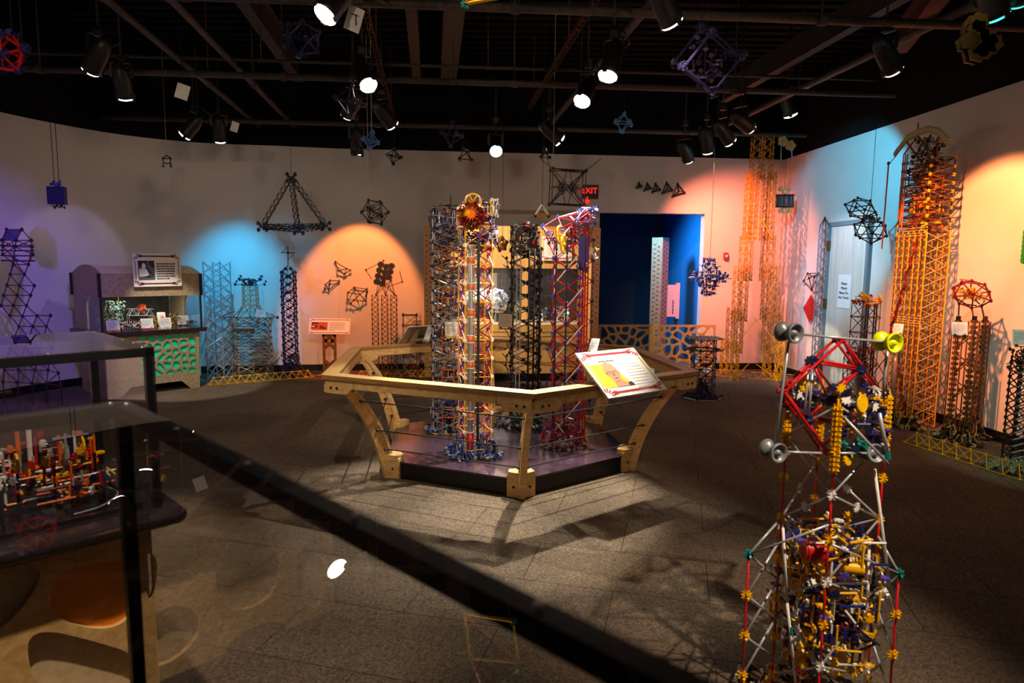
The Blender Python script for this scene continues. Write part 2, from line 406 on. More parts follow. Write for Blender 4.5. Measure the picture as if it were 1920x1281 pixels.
b = MB(); wbox(6.5, 4.0, .255, .29, 'door_frame', .02, .02); struct(b, 'trim_1')   # narrow rail low on the wall
b = MB(); wbox(4.9, 2.86, 2.36, 2.42, 'plywood_gray', .03, .03); struct(b, 'shade_strip')  # added strip, its gray-brown standing in for a line of shade
def rp(t, z=0.0, off=0.0): v = COR + RWD * t + RWN * off; return Vector((v.x, v.y, z))
def rbox(t0, t1, z0, z1, m='wall_paint', th=.16, off=0.0):
    a = rp(t0, (z0 + z1) / 2, off - th / 2); c = rp(t1, (z0 + z1) / 2, off - th / 2); b.bar(a, c, th, z1 - z0, m)
b = MB(); rbox(0, 12.7, 0, WT); struct(b, 'wall_right')
b = MB(); rbox(-.3, 12.7, WT, DK + .2, 'deck_black', .3, -.05); struct(b, 'wall_right_upper')
b = MB(); rbox(0, 1.40, 0, .1, 'base_black', .012, .012); rbox(2.31, 12.7, 0, .1, 'base_black', .012, .012); struct(b, 'baseboard_right')
b = MB(); b.box((-.5, -2.4, DK / 2), (13, .15, DK), 'wall_paint'); struct(b, 'wall_rear')

# passage behind the opening
b = MB()
al = [wp(TO1, 0, -.16), Vector((1.25, 13.0, 0)), Vector((3.0, 13.0, 0)), wp(TO0 - .35, 0, -.16)]
def vwall(mb, a, c, z0, z1, m, th=.08):
    a = Vector(a); c = Vector(c); mb.bar((a.x, a.y, (z0 + z1) / 2), (c.x, c.y, (z0 + z1) / 2), th, z1 - z0, m)
vwall(b, al[0] + Vector((-.04, 0, 0)), al[1] + Vector((-.04, 0, 0)), 0, 2.9, 'passage_shade'); struct(b, 'wall_passage_left')
b = MB(); vwall(b, al[1], al[2], 0, 2.9, 'passage_shade'); struct(b, 'wall_passage_back')
b = MB(); vwall(b, al[2], al[3], 0, 2.9, 'alcove_blue'); struct(b, 'wall_passage_right')
b = MB(); b.box((2.4, 11.7, 2.9), (3.2, 2.9, .08), 'alcove_blue'); struct(b, 'ceiling_passage')
lamp('passage_blue', 'SPOT', (1.7, 10.75, 2.65), (3.35, 10.9, .9), 260, (.25, .62, 1.0), 112, 1.0, .15)

# door in the right wall
t0, t1 = 1.40, 2.30
root = thing('door_1', 'pale wooden door with gray frame in the right wall beside the narrow truss column', 'door', rp((t0 + t1) / 2, 0, .01)); root['kind'] = 'structure'
b = MB()
rbox(t0, t0 + .055, 0, 2.2, 'door_frame', .05, .05); rbox(t1 - .055, t1, 0, 2.2, 'door_frame', .05, .05); rbox(t0, t1, 2.145, 2.2, 'door_frame', .05, .05); b.build('door_frame', root)
b = MB(); rbox(t0 + .06, t1 - .06, .01, 2.14, 'door_wood', .03, .035); pan = b.build('door_panel', root)
for z in (.28, 1.13, 1.9):
    b = MB(); p = rp(t0 + .045, z, .055); b.rod(p - Vector((0, 0, .06)), p + Vector((0, 0, .06)), 'brass', .014, 8); b.box(p, (.03, .05, .12), 'brass'); b.build('hinge', root)
b = MB(); o_ = rp(1.80, 1.02, .06); ux, uy = RWD, Vector((0, 0, 1))
plate(b, [(-.14, -.215), (.14, -.215), (.14, .215), (-.14, .215)], [], rp(1.84, 1.3, .037), ux, uy, .003, 'card_white')
nt_ = b; 
for i, tx in enumerate(('Please', 'Watch', 'Please Do', 'Not Touch')):
    text(nt_, tx, rp(1.84, 1.3 + .10 - i * .06, .042), ux, uy, .05, 'ink')
tag(nt_.build('paper_notice'), 'white paper notice with four handwritten lines taped to the pale door', 'notice')

# ================================================================ pipes, beams and trays under the deck
ZP = 3.42
def ceil_pipe(name, a, c, z, r, label, cat='pipe', m='pipe_black', group=None):
    b = MB(); b.rod((a[0], a[1], z), (c[0], c[1], z), m, r, 12)
    d = (Vector((c[0] - a[0], c[1] - a[1], 0))); L = d.length; k = 1.2
    while k < L - .3:
        p = Vector((a[0], a[1], z)) + d * (k / L)
        b.rod(p, (p.x, p.y, DK - .001), m, .008, 5); b.cone(p - d / L * .03, p + d / L * .03, r * 1.35, r * 1.35, m, 12); k += 2.3
    return tag(b.build(name), label, cat, group)
def through(p, z, d=(1, .034)):
    q = atz(p[0], p[1], z); d = Vector((d[0], d[1])).normalized(); return q, d
G = 'lighting grid pipes'
for (px, py), lab in zip([(640, 232), (640, 147), (640, 3)], ['black cross pipe of the ceiling grid nearest the back wall', 'black cross pipe in the middle of the ceiling grid', 'black cross pipe of the ceiling grid at the top edge of the photo']):
    q, d = through((px, py), ZP, (1, .07)); x0, x1 = (-5.3 if q.y > 8 else -5.8) - q.x, 4.05 - q.x
    ceil_pipe('grid_pipe', (q.x + d.x * x0, q.y + d.y * x0), (q.x + d.x * x1, q.y + d.y * x1), ZP, .032, lab, group=G)
q, d = through((640, 118), 3.62, (1, .07)); ceil_pipe('conduit', (q.x - 4.3 * d.x, q.y - 4.3 * d.y), (q.x + 5.3 * d.x, q.y + 5.3 * d.y), 3.62, .016, 'thin black conduit running just above the middle cross pipe', 'conduit')
q, d = through((1500, 160), 3.62, (1, .07)); ceil_pipe('conduit', (q.x - 1.3, q.y - .09), (q.x + .9, q.y + .06), 3.7, .014, 'thin black conduit crossing above the right-hand row of spotlights', 'conduit')
LG = [((380, 60), 'black long pipe running to the back wall above the blue lattice tower', .03, 3.5), ((255, 45), 'black long pipe farthest left, above the arched display case', .03, 3.5),
      ((1098, 153), 'black long pipe above the red rail tower holding the bright floodlight', .034, 3.5), ((1515, 160), 'black long pipe above the tall yellow corner tower', .034, 3.5)]
for (px, py), lab, r, z in LG:
    q = atz(px, py, z); d = Vector((-.125, 1)).normalized(); k0 = (1.5 - q.y) / d.y; k1 = (9.35 - q.y) / d.y
    ceil_pipe('grid_pipe', (q.x + d.x * k0, q.y + d.y * k0), (q.x + d.x * k1, q.y + d.y * k1), z, r, lab, group='lighting grid pipes, lengthwise')
# angle-iron strut (perforated) runs
def strut(px, py, z, y0, y1, label, w=.045, m='beam_brown', slope=-.125):
    q = atz(px, py, z); d = Vector((slope, 1, 0)).normalized(); b = MB()
    a = Vector((q.x + d.x * (y0 - q.y), y0, z)); c = Vector((q.x + d.x * (y1 - q.y), y1, z))
    side = Vector((d.y, -d.x, 0))
    b.bar(a - side * w * .45, c - side * w * .45, .006, w, m); b.bar(a + side * w * .45, c + side * w * .45, .006, w, m)
    L = (c - a).length; k = 0
    while k < L: b.bar(a + d * k, a + d * (k + .05), w * .9, .006, m); k += .11
    for k in (.4, L * .55, L - .4): b.rod(a + d * k, a + d * k + Vector((0, 0, DK - z - .001)), m, .007, 5)
    return tag(b.build('channel_strut'), label, 'strut', 'slotted metal struts')
strut(722, 160, 3.6, 3.2, 9.2, 'slotted metal strut above the yellow tower')
strut(1050, 108, 3.6, 3.2, 8.6, 'slotted metal strut beside the bright floodlight pipe')
def beam(px, py, z, y0, y1, w, h, label, m='pipe_black', slope=-.125):
    q = atz(px, py, z); d = Vector((slope, 1, 0)).normalized(); b = MB()
    a = Vector((q.x + d.x * (y0 - q.y), y0, z)); c = Vector((q.x + d.x * (y1 - q.y), y1, z)); up = Vector((0, 0, h))
    b.bar(a, c, w, .012, m); b.bar(a + up, c + up, w, .012, m); b.bar(a + up / 2, c + up / 2, .012, h, m)
    L = (c - a).length
    for k in (.3, L / 2, L - .3): b.rod(a + up + d * k, (a + d * k).xy.to_3d() + Vector((0, 0, DK - .001)), m, .012, 6)
    return tag(b.build('steel_beam'), label, 'beam', 'steel roof beams')
beam(775, 70, 3.95, 3.6, 8.6, .11, .3, 'dark steel beam left of the wide flat beam')
beam(848, 70, 3.95, 3.6, 8.8, .2, .3, 'wide dark flat-bottomed steel beam straight above the center towers')
beam(500, 70, 3.95, 3.2, 8.8, .12, .3, 'dark steel beam near the faint dark icosahedron')
beam(1720, 55, 3.55, 3.4, 6.2, .13, .2, 'brown steel beam behind the right-hand spotlight', 'beam_brown', .35)
beam(1500, 110, 3.7, 3.0, 8.6, .1, .22, 'dark brown steel beam above the lone red and yellow tower', 'pipe_black', -.125)

# ================================================================ track lights
def track_light(px, py, z, aim, color, power, deg, label, lens='lens_white', sc=1.0, blend=.35, soft=.03, Y=None):
    p = aty(px, py, Y) if Y else atz(px, py, z)
    aim = Vector(aim); d = (aim - p).normalized(); L = .30 * sc; r = .078 * sc
    root = thing('track_light', label, 'spotlight', p, 0, 'ceiling spotlights')
    back = p - d * L; b = MB()
    b.lathe([(r * .93, .012), (r, .012), (r, -.02), (r * .96, -.03), (r * .96, -L * .55), (r * .8, -L * .8), (r * .45, -L), (0, -L)], p, d, 'can_black', 24)
    for k in range(3):
        a = 2 * math.pi * k / 3 + .4; u, w, _ = frame_of(d); e = u * math.cos(a) + w * math.sin(a)
        b.bar(p + e * r * 1.02 - d * .03, p + e * r * 1.02 + d * .03, .035, .01, 'can_black', e)
    can = b.build('lamp_can', root)
    b = MB(); b.lathe([(r * .97, .0), (r * .97, .014), (r * .88, .026), (r * .5, .036), (0, .04)], p, d, lens, 22); b.build('lens', can)
    u, w, _ = frame_of(d); mid = p - d * L * .55; b = MB(); top = Vector((mid.x, mid.y, max(ZP - .02, mid.z + .16)))
    side = d.cross(Vector((0, 0, 1))); side = side.normalized() if side.length > .05 else Vector((1, 0, 0))
    for s_ in (-1, 1): b.bar(mid + side * s_ * r * 1.12, mid + side * s_ * r * 1.12 + Vector((0, 0, .13 * sc)), .006, .025, 'can_black', side)
    b.bar(mid - side * r * 1.15 + Vector((0, 0, .13 * sc)), mid + side * r * 1.15 + Vector((0, 0, .13 * sc)), .025, .006, 'can_black'); b.build('yoke', root)
    b = MB(); b.rod(mid + Vector((0, 0, .13 * sc)), (mid.x, mid.y, DK - .001), 'can_black', .009, 8); b.box(top, (.06, .05, .07), 'can_black'); b.build('clamp', root)
    b = MB(); pts = [back, back + Vector((.03, .02, -.05)), back + Vector((.1, .03, .0)), top + Vector((.05, 0, .03)), top]
    b.tube(catmull([tuple(q) for q in pts], 4), .006, 'can_black', 5); b.build('power_cord', root)
    if power:
        o = lamp('lamp_beam', 'SPOT', Vector((0, 0, 0)), None, power, color, deg, blend, soft)
        o.rotation_euler = d.to_track_quat('-Z', 'Y').to_euler(); o.location = d * .05; o.parent = root
    return root
WARM = (1, .80, .56); WHITE = (1, .9, .76)
# ================================================================ lattice helpers
RND = random.Random(7)
def lerp(a, b, t): return Vector(a) * (1 - t) + Vector(b) * t
def lattice_tower(root, bot, top, n, post, diag, conn, horiz=None, style='X', r=.004, cr=.016, mid=None, alt=None, sides=None, pr=None, post_conn=None):
    """masts at the corners (one part each) and one braced side between each pair"""
    k = len(bot); bot = [Vector(v) for v in bot]; top = [Vector(v) for v in top]
    P = [[lerp(bot[i], top[i], j / n) for j in range(n + 1)] for i in range(k)]
    for i in range(k):
        b = MB()
        for j in range(n):
            m = post if not isinstance(post, (list, tuple)) else post[j % len(post)]
            b.rod(P[i][j], P[i][j + 1], m, pr or r)
        for j in range(n + 1): b.knot(P[i][j], post_conn or conn, cr)
        b.build('corner_mast', root)
    for i in range(k):
        if sides is not None and i not in sides: continue
        a, c = P[i], P[(i + 1) % k]; b = MB(); nrm = (c[0] - a[0]).cross(Vector((0, 0, 1)))
        for j in range(n + 1):
            if horiz: b.rod(a[j], c[j], horiz, r)
        for j in range(n):
            dm = diag if isinstance(diag, str) else diag[(i + j) % len(diag)]
            if style == 'X':
                b.rod(a[j], c[j + 1], dm, r); b.rod(c[j], a[j + 1], alt or dm, r)
                if mid: b.star((a[j] + c[j + 1] + c[j] + a[j + 1]) / 4, nrm, mid, cr)
            elif style == 'Z':
                if j % 2: b.rod(a[j], c[j + 1], dm, r)
                else: b.rod(c[j], a[j + 1], dm, r)
            elif style == 'K':
                q = (a[j] + c[j] + a[j + 1] + c[j + 1]) / 4
                for e in (a[j], c[j], a[j + 1], c[j + 1]): b.rod(q, e, dm, r)
                b.knot(q, mid or conn, cr)
        b.build('lattice_side', root)
def square(c, s, rot=0.0):
    c = Vector(c); return [c + Vector((math.cos(rot + math.pi / 4 + k * math.pi / 2), math.sin(rot + math.pi / 4 + k * math.pi / 2), 0)) * s * .7071 for k in range(4)]
def jumble(b, c, sz, nr, ns, mats, cm, seed=1, L=(.04, .1), r=.004, cr=.017, axis=True, gears=0, gm=('yellow',)):
    q = random.Random(seed); c = Vector(c)
    def pt(): return c + Vector((q.uniform(-.5, .5) * sz[0], q.uniform(-.5, .5) * sz[1], q.uniform(-.5, .5) * sz[2]))
    def inside(v): return all(abs(v[i] - c[i]) <= sz[i] * .5 + .01 for i in range(3))
    for _ in range(nr):
        p = pt()
        if axis and q.random() < .6: d = [Vector((1, 0, 0)), Vector((0, 1, 0)), Vector((0, 0, 1)), Vector((0, 0, 1))][q.randrange(4)]
        else: d = Vector((q.gauss(0, 1), q.gauss(0, 1), q.gauss(0, 1))).normalized()
        e = p + d * q.uniform(*L)
        if not inside(e): e = p - d * q.uniform(*L)
        if not inside(e): continue
        b.rod(p, e, q.choice(mats), r)
    for _ in range(ns):
        n = [(1, 0, 0), (0, 1, 0), (0, 0, 1), (q.gauss(0, 1), q.gauss(0, 1), q.gauss(0, 1) + .01)][q.randrange(4)]
        b.star(pt(), n, q.choice(cm), cr, .007)
    for _ in range(gears): b.gear(pt(), [(1, 0, 0), (0, 1, 0), (.7, -.7, 0)][q.randrange(3)], q.uniform(.025, .045), q.choice(gm))
def pile(b, c, R, h, mats, n=60, seed=3, r=.0045, cr=.018):
    """a spreading foot of rods leaning up to the mast"""
    q = random.Random(seed); c = Vector(c)
    for _ in range(n):
        a = q.uniform(0, 6.283); rr = R * math.sqrt(q.random()); hh = h * (1 - rr / R) ** .8
        p = c + Vector((math.cos(a) * rr, math.sin(a) * rr, cr)); e = c + Vector((math.cos(a) * rr * .55, math.sin(a) * rr * .55, max(.02, hh)))
        b.rod(p, e, q.choice(mats), r); b.star(p, (q.gauss(0, 1), q.gauss(0, 1), .4), q.choice(mats), cr)
        if q.random() < .5: b.star(e, (q.gauss(0, 1), q.gauss(0, 1), .6), q.choice(mats), cr)

# ================================================================ hexagonal railing on its black plinth
HC = Vector((-.055, 5.319, 0)); HPH = .1234; HR = 1.564; HZ = .814; PZ = .13
def hv(k, r, z=0.0): a = HPH + k * math.pi / 3; return HC + Vector((math.sin(a) * r, -math.cos(a) * r, z))
hexr = thing('railing_stand', 'hexagonal light wood railing on a low dark plinth around four towers', 'railing', HC)
b = MB(); pr = [hv(k, 1.075).xy - HC.xy for k in range(6)]
b.prism([tuple(p) for p in pr], HC + Vector((0, 0, PZ - .012)), (1, 0, 0), (0, 1, 0), .012, 'platform_top', 'platform_top')
b.prism([tuple(p * .992) for p in pr], HC, (1, 0, 0), (0, 1, 0), PZ - .012, 'base_black'); o = b.build('plinth', hexr); o['label'] = 'glossy dark plinth'
for k in range(6):
    b = MB(); A, B_, C_, D_ = hv(k, HR), hv(k + 1, HR), hv(k + 1, HR - .125), hv(k, HR - .125)
    g = (B_ - A).normalized() * .0015
    poly = [A + g, B_ - g, C_ - g, D_ + g]
    vs = [p + Vector((0, 0, HZ - .03)) for p in poly] + [p + Vector((0, 0, HZ)) for p in poly]
    # small chamfer along the outer and inner edges
    b.add(vs, [(4, 5, 6, 7)], 'birch'); b.add(vs, [(3, 2, 1, 0)], 'birch_edge'); b.add(vs, [(0, 1, 5, 4), (2, 3, 7, 6), (1, 2, 6, 5), (3, 0, 4, 7)], 'birch_edge')
    rail = b.build('rail_board', hexr)
    # apron below, deeper with a rounded step at each end, two dark bolts at each end
    n = ((A + B_) / 2 - HC).normalized(); u = (B_ - A).normalized(); Lr = (B_ - A).length - .05
    for off in (.025, .10):
        b = MB(); h = .055; g2 = .095; e = .16
        out = [(0, 0), (Lr, 0), (Lr, -g2), (Lr - e, -g2), (Lr - e - .03, -g2 + .012), (Lr - e - .05, -h), (e + .05, -h), (e + .03, -g2 + .012), (e, -g2), (0, -g2)]
        o0 = A + u * .025 - n * off + Vector((0, 0, HZ - .03))
        b.prism(out[::-1] if False else out, o0 - n * .012, u, (0, 0, 1), .024, 'birch')
        for x in (.045, .095, Lr - .045, Lr - .095): b.rod(o0 + u * x - Vector((0, 0, .055)) - n * .018, o0 + u * x - Vector((0, 0, .055)) + n * .018, 'print_dark', .009, 10)
        for x in (e + .07, Lr - e - .07): b.box(o0 + u * x + Vector((0, 0, -.028)) + n * .0125, (.003, .003, .054), 'print_dark')
        b.build('rail_apron', hexr)
legw = .046
for k in range(6):
    a = HPH + k * math.pi / 3; e = Vector((math.sin(a), -math.cos(a), 0)); t = Vector((math.cos(a), math.sin(a), 0))
    prof = catmull([(1.50, .755), (1.40, .66), (1.29, .50), (1.20, .32), (1.14, .14), (1.105, .0)], 4)
    inn = catmull([(1.02, .0), (1.03, .12), (1.075, .28), (1.15, .44), (1.25, .60), (1.36, .72), (1.39, .755)], 4)
    b = MB(); out = [(p[0], p[1]) for p in prof] + [(p[0], p[1]) for p in inn]
    lw = lambda s_, f: None
    h1 = smooth_poly([(1.40, .70), (1.335, .62), (1.255, .50), (1.215, .50), (1.18, .455), (1.27, .60), (1.36, .70)], 1)
    h2 = smooth_poly([(1.205, .43), (1.16, .30), (1.115, .15), (1.06, .15), (1.10, .29), (1.155, .42)], 1)
    o0 = HC + t * (legw / 2)
    plate(b, out, [h1, h2], o0, e, Vector((0, 0, 1)), legw, 'birch')
    plate(b, h1, [], HC + t * .010, e, Vector((0, 0, 1)), .02, 'birch'); plate(b, h2, [], HC + t * .010, e, Vector((0, 0, 1)), .024, 'birch')
    leg = b.build('leg', hexr)
    for (rr, zz) in ((1.29, .60), (1.165, .37), (1.105, .22)):
        b = MB(); b.rod(HC + e * rr - t * .04 + Vector((0, 0, zz)), HC + e * rr + t * .04 + Vector((0, 0, zz)), 'print_dark', .008, 10); b.build('cable_ferrule', leg)
    b = MB()
    for s_ in (-1, 1):
        side = (hv(k + s_, 1) - hv(k, 1)).normalized(); nn = Vector((side.y, -side.x, 0)); nn = nn if nn.dot(e) > 0 else -nn
        c0 = hv(k, 1.075); p0 = c0 + nn * .008; w_ = .105
        pf = [(0, 0), (w_, 0), (w_, .15), (w_ - .02, .163), (.02, .172), (0, .172)]
        b.prism(pf, p0 - nn * .03 + Vector((0, 0, .002)), side, (0, 0, 1), .038 if nn.dot(side.cross(Vector((0, 0, 1)))) > 0 else -.038, 'birch')
        b.rod(p0 + side * .055 + Vector((0, 0, .075)), p0 + side * .055 + Vector((0, 0, .075)) + nn * .013, 'print_dark', .009, 10)
    s0 = (hv(k - 1, 1) - hv(k, 1)).normalized(); s1 = (hv(k + 1, 1) - hv(k, 1)).normalized()
    cap = [hv(k, 1.075 + .03), hv(k, 1.075) + s1 * .105 + e * .02, hv(k, 1.075) + s1 * .09 - e * .05, hv(k, .97), hv(k, 1.075) + s0 * .09 - e * .05, hv(k, 1.075) + s0 * .105 + e * .02]
    b.prism([(p.x - HC.x, p.y - HC.y) for p in cap], HC + Vector((0, 0, PZ + .002)), (1, 0, 0), (0, 1, 0), .045, 'birch')
    b.build('foot_block', hexr)
for k in range(6):
    for (rr, zz) in ((1.29, .60), (1.165, .37), (1.105, .22)):
        b = MB(); b.rod(hv(k, rr, zz), hv(k + 1, rr, zz), 'cord', .0042, 6); b.build('cable', hexr)

# ================================================================ printed panels
def greek_lines(b, P, x0, x1, y0, n, dy, h, m, rag=.25, seed=1):
    q = random.Random(seed)
    for i in range(n):
        x = x0; xe = x1 - (x1 - x0) * (q.uniform(0, rag) if i < n - 1 else q.uniform(.4, .7))
        while x < xe - .004:
            w = min(q.uniform(.008, .03), xe - x); b.poly([P(x, y0 - i * dy), P(x, y0 - i * dy - h), P(x + w, y0 - i * dy - h), P(x + w, y0 - i * dy)][::-1], m); x += w + .004
def corner_flake(b, P, x, y, sx, sy, s, m, m2):
    for i in range(5):
        a = math.pi / 2 * i / 4; c, d = math.cos(a) * sx, math.sin(a) * sy; px_, py_ = -d * sx * sy, c * sx * sy
        q = [(x + c * s * .45 - px_ * s * .07, y + d * s * .45 - py_ * s * .07), (x + c * s - px_ * s * .1, y + d * s - py_ * s * .1), (x + c * s + px_ * s * .1, y + d * s + py_ * s * .1), (x + c * s * .45 + px_ * s * .07, y + d * s * .45 + py_ * s * .07)]
        b.poly([P(*v) for v in q], m)
    for (dx, dy) in ((.2, .2), (.5, .15), (.15, .5)):
        ring = [(x + sx * s * dx + math.cos(t * .785) * s * .13, y + sy * s * dy + math.sin(t * .785) * s * .13) for t in range(8)]; b.poly([P(*v) for v in ring], m2)
def printed_panel(root, c, ux, uy, w, h, photo, th=.012, rod='print_red', yl='print_yellow', seed=1, board='panel_white', back='print_dark'):
    """the board and what is printed on it; ux, uy in the plane, the printed face towards ux x uy"""
    c = Vector(c); ux = Vector(ux).normalized(); uy = Vector(uy).normalized(); n = ux.cross(uy).normalized()
    b = MB(); rot = Matrix((ux, uy, n)).transposed(); b.box(c - n * th / 2, (w, h, th), board, rot); b.box(c - n * (th + .002), (w * 1.004, h * 1.004, .004), back, rot); brd = b.build('board', root)
    def P(x, y, e=.0012): return c + ux * x + uy * y + n * e
    b = MB(); m = .035 * (h / .4); s = .06 * (h / .4)
    for sy in (-1, 1):
        y = sy * (h / 2 - m); t = .0085 * h / .4
        b.poly([P(-w / 2 + s * 1.6, y - t), P(w / 2 - s * 1.6, y - t), P(w / 2 - s * 1.6, y + t), P(-w / 2 + s * 1.6, y + t)], rod)
        for sx in (-1, 1):
            x = sx * (w / 2 - s * 1.5); b.poly([P(x - s * .3, y - t * 1.8), P(x + s * .3, y - t * 1.8), P(x + s * .3, y + t * 1.8), P(x - s * .3, y + t * 1.8)], rod)
            corner_flake(b, P, sx * (w / 2 - m * .5), sy * (h / 2 - m * .5), -sx, -sy, s, rod, board)
    for sx in (-1, 1):
        x = sx * (w / 2 - m * .75); t = .007 * h / .4
        b.poly([P(x - t, -h / 2 + s * 1.5), P(x + t, -h / 2 + s * 1.5), P(x + t, h / 2 - s * 1.5), P(x - t, h / 2 - s * 1.5)], yl)
    b.build('printed_border', brd)
    b = MB(); P2 = lambda x, y: P(x, y, .0016)
    if photo == 'portrait':
        x0, x1, y0, y1 = -w * .43, w * .05, -h * .31, h * .20; W_, H_ = x1 - x0, y1 - y0
        b.poly([P(x0, y0), P(x0 + W_ * .96, y0), P(x0 + W_ * .66, y1), P(x0, y1)], 'print_yellow')
        f = lambda pts, m_, e=.002: b.poly([P(x0 + W_ * u_, y0 + H_ * v_, e) for u_, v_ in pts], m_)
        f([(.40, .0), (.98, .0), (.92, .16), (.78, .12), (.70, .28), (.42, .22)], 'skin'); f([(.80, .0), (1.0, .0), (.95, .16), (.82, .12)], 'print_dark', .0022)
        head = [(.55 + .22 * math.cos(t) * (1 - .14 * (math.sin(t) < 0)), .60 + .47 * math.sin(t)) for t in [i * math.pi / 12 for i in range(24)]]
        f(head, 'skin', .0024)
        f([(.35, .66), (.33, .58), (.36, .50), (.38, .58)], 'skin_deep', .0028); f([(.74, .66), (.77, .58), (.74, .50), (.73, .58)], 'skin_deep', .0028)
        for ex in (.465, .625):
            ring = [(ex + .07 * math.cos(t), .60 + .055 * math.sin(t)) for t in [i * math.pi / 6 for i in range(12)]]
            f([(ex - .075, .655), (ex + .075, .655), (ex + .075, .64), (ex - .075, .64)], 'print_dark', .003)
            f([(ex - .03, .60), (ex, .615), (ex + .03, .60), (ex, .59)], 'print_dark', .003)
            f([(ex - .07, .56), (ex, .545), (ex + .07, .56), (ex + .07, .57), (ex, .555), (ex - .07, .57)], 'print_gray', .003)
        f([(.53, .60), (.56, .60), (.585, .45), (.51, .45)], 'skin_deep', .0027)
        f([(.46, .36), (.55, .375), (.64, .36), (.55, .33)], 'print_maroon', .0027); f([(.44, .25), (.55, .21), (.66, .25), (.55, .235)], 'skin_deep', .0027)
        ph = b.build('portrait_print', brd)
        b = MB(); greek_lines(b, P2, -w * .26, w * .22, h * .27, 1, .02, .009, 'print_gray', .1, seed); b.build('heading_text', brd); b = MB()
        greek_lines(b, P2, w * .07, w * .42, h * .16, 10, .026, .006, 'faint_ink', .2, seed + 1); b.build('text_lines', brd)  # overexposure washing out the print is put into this pale ink
    elif photo == 'worker':
        x0, x1, y0, y1 = -w * .40, -w * .06, -h * .30, h * .28; W_, H_ = x1 - x0, y1 - y0
        f = lambda pts, m_, e=.0016: b.poly([P(x0 + W_ * u_, y0 + H_ * v_, e) for u_, v_ in pts], m_)
        f([(0, 0), (1, 0), (1, 1), (0, 1)], 'print_gray'); f([(.0, 1), (.55, 1), (.5, .72), (.2, .66), (.04, .7)], 'print_dark', .002); f([(.66, 1), (.96, 1), (1, .6), (.74, .74)], 'print_dark', .002)
        f([(.22, .74), (.30, .88), (.44, .84), (.46, .66), (.38, .58), (.26, .62)], 'card_white', .0024); f([(.05, .55), (.30, .62), (.5, .58), (.62, .3), (.5, .15), (.05, .18)], 'card_white', .0022)
        f([(.44, .62), (.52, .66), (.9, .3), (.96, .22), (.8, .24)], 'print_dark', .0026); f([(.1, .16), (.6, .22), (1, .16), (.6, .12)], 'print_dark', .0026)
        b.build('photo_print', brd)
        b = MB(); greek_lines(b, P2, -w * .02, w * .42, h * .20, 7, h * .075, h * .038, 'print_dark', .15, seed); b.build('text_lines', brd)
    elif photo == 'plain':
        greek_lines(b, P2, -w * .3, w * .36, h * .24, 7, h * .08, h * .03, 'faint_ink', .2, seed); b.build('text_lines', brd)
    else:
        x0, x1, y0, y1 = -w * .44, -w * .05, -h * .24, h * .26; W_, H_ = x1 - x0, y1 - y0
        f = lambda pts, m_, e=.0016: b.poly([P(x0 + W_ * u_, y0 + H_ * v_, e) for u_, v_ in pts], m_)
        f([(0, 0), (1, 0), (1, 1), (0, 1)], 'print_rust'); f([(0, .95), (.45, .95), (.4, .78), (0, .74)], 'print_dark', .002); f([(0, .6), (.35, .6), (.38, .3), (0, .2)], 'print_maroon', .002)
        f([(.04, .5), (.2, .52), (.22, .38), (.04, .36)], 'card_white', .0024); f([(.5, .2), (.98, .1), (.9, .3), (.55, .6)], 'print_maroon', .002)
        b.build('photo_print', brd)
        b = MB(); greek_lines(b, P2, 0, w * .42, h * .24, 7, h * .08, h * .03, 'print_olive', .15, seed); b.build('text_lines', brd)
    return brd
def rail_panel(k, label, photo):
    a = HPH + (k + .5) * math.pi / 3; n = Vector((math.sin(a), -math.cos(a), 0)); u = Vector((math.cos(a), math.sin(a), 0))
    base = HC + n * (1.354 - .06)
    root = thing('info_panel', label, 'information panel', base + Vector((0, 0, HZ + .002)))
    top = HC + n * (1.354 - .20) + Vector((0, 0, 1.0)); bot = HC + n * (1.354 + .115) + Vector((0, 0, .75)); v = (top - bot)
    printed_panel(root, (top + bot) / 2, u, v, .56, v.length, photo, th=.01, back='plywood_gray')
    b = MB()
    for s_ in (-.2, .2):
        q = base + u * s_; d = n
        pf = [(-.055, HZ + .002), (.065, HZ + .002), (.065, .735), (.155, .672), (.155, .66)]
        pf = [(-.055, HZ + .002), (.055, HZ + .002), (.07, .81 - .03), (-.10, .925), (-.155, .945)]
        pf = [(-.06, HZ + .002), (.05, HZ + .002), (-.13, .958), (-.14, .95)]
        b.prism([(x, z) for x, z in pf], q - u * .012, d, (0, 0, 1), .024, 'plywood_gray')
    mid = HC + n * (1.354 - .12)
    b.bar(mid - u * .2 + Vector((0, 0, .86)), mid + u * .2 + Vector((0, 0, .86)), .02, .07, 'plywood_gray', n); b.build('wedge_bracket', root)
    return root
rail_panel(0, 'white tilted panel with a bald man in glasses on yellow, on the hexagonal railing', 'portrait')
rail_panel(3, 'tilted panel seen from its bare wooden underside on the far side of the hexagonal railing', 'worker')

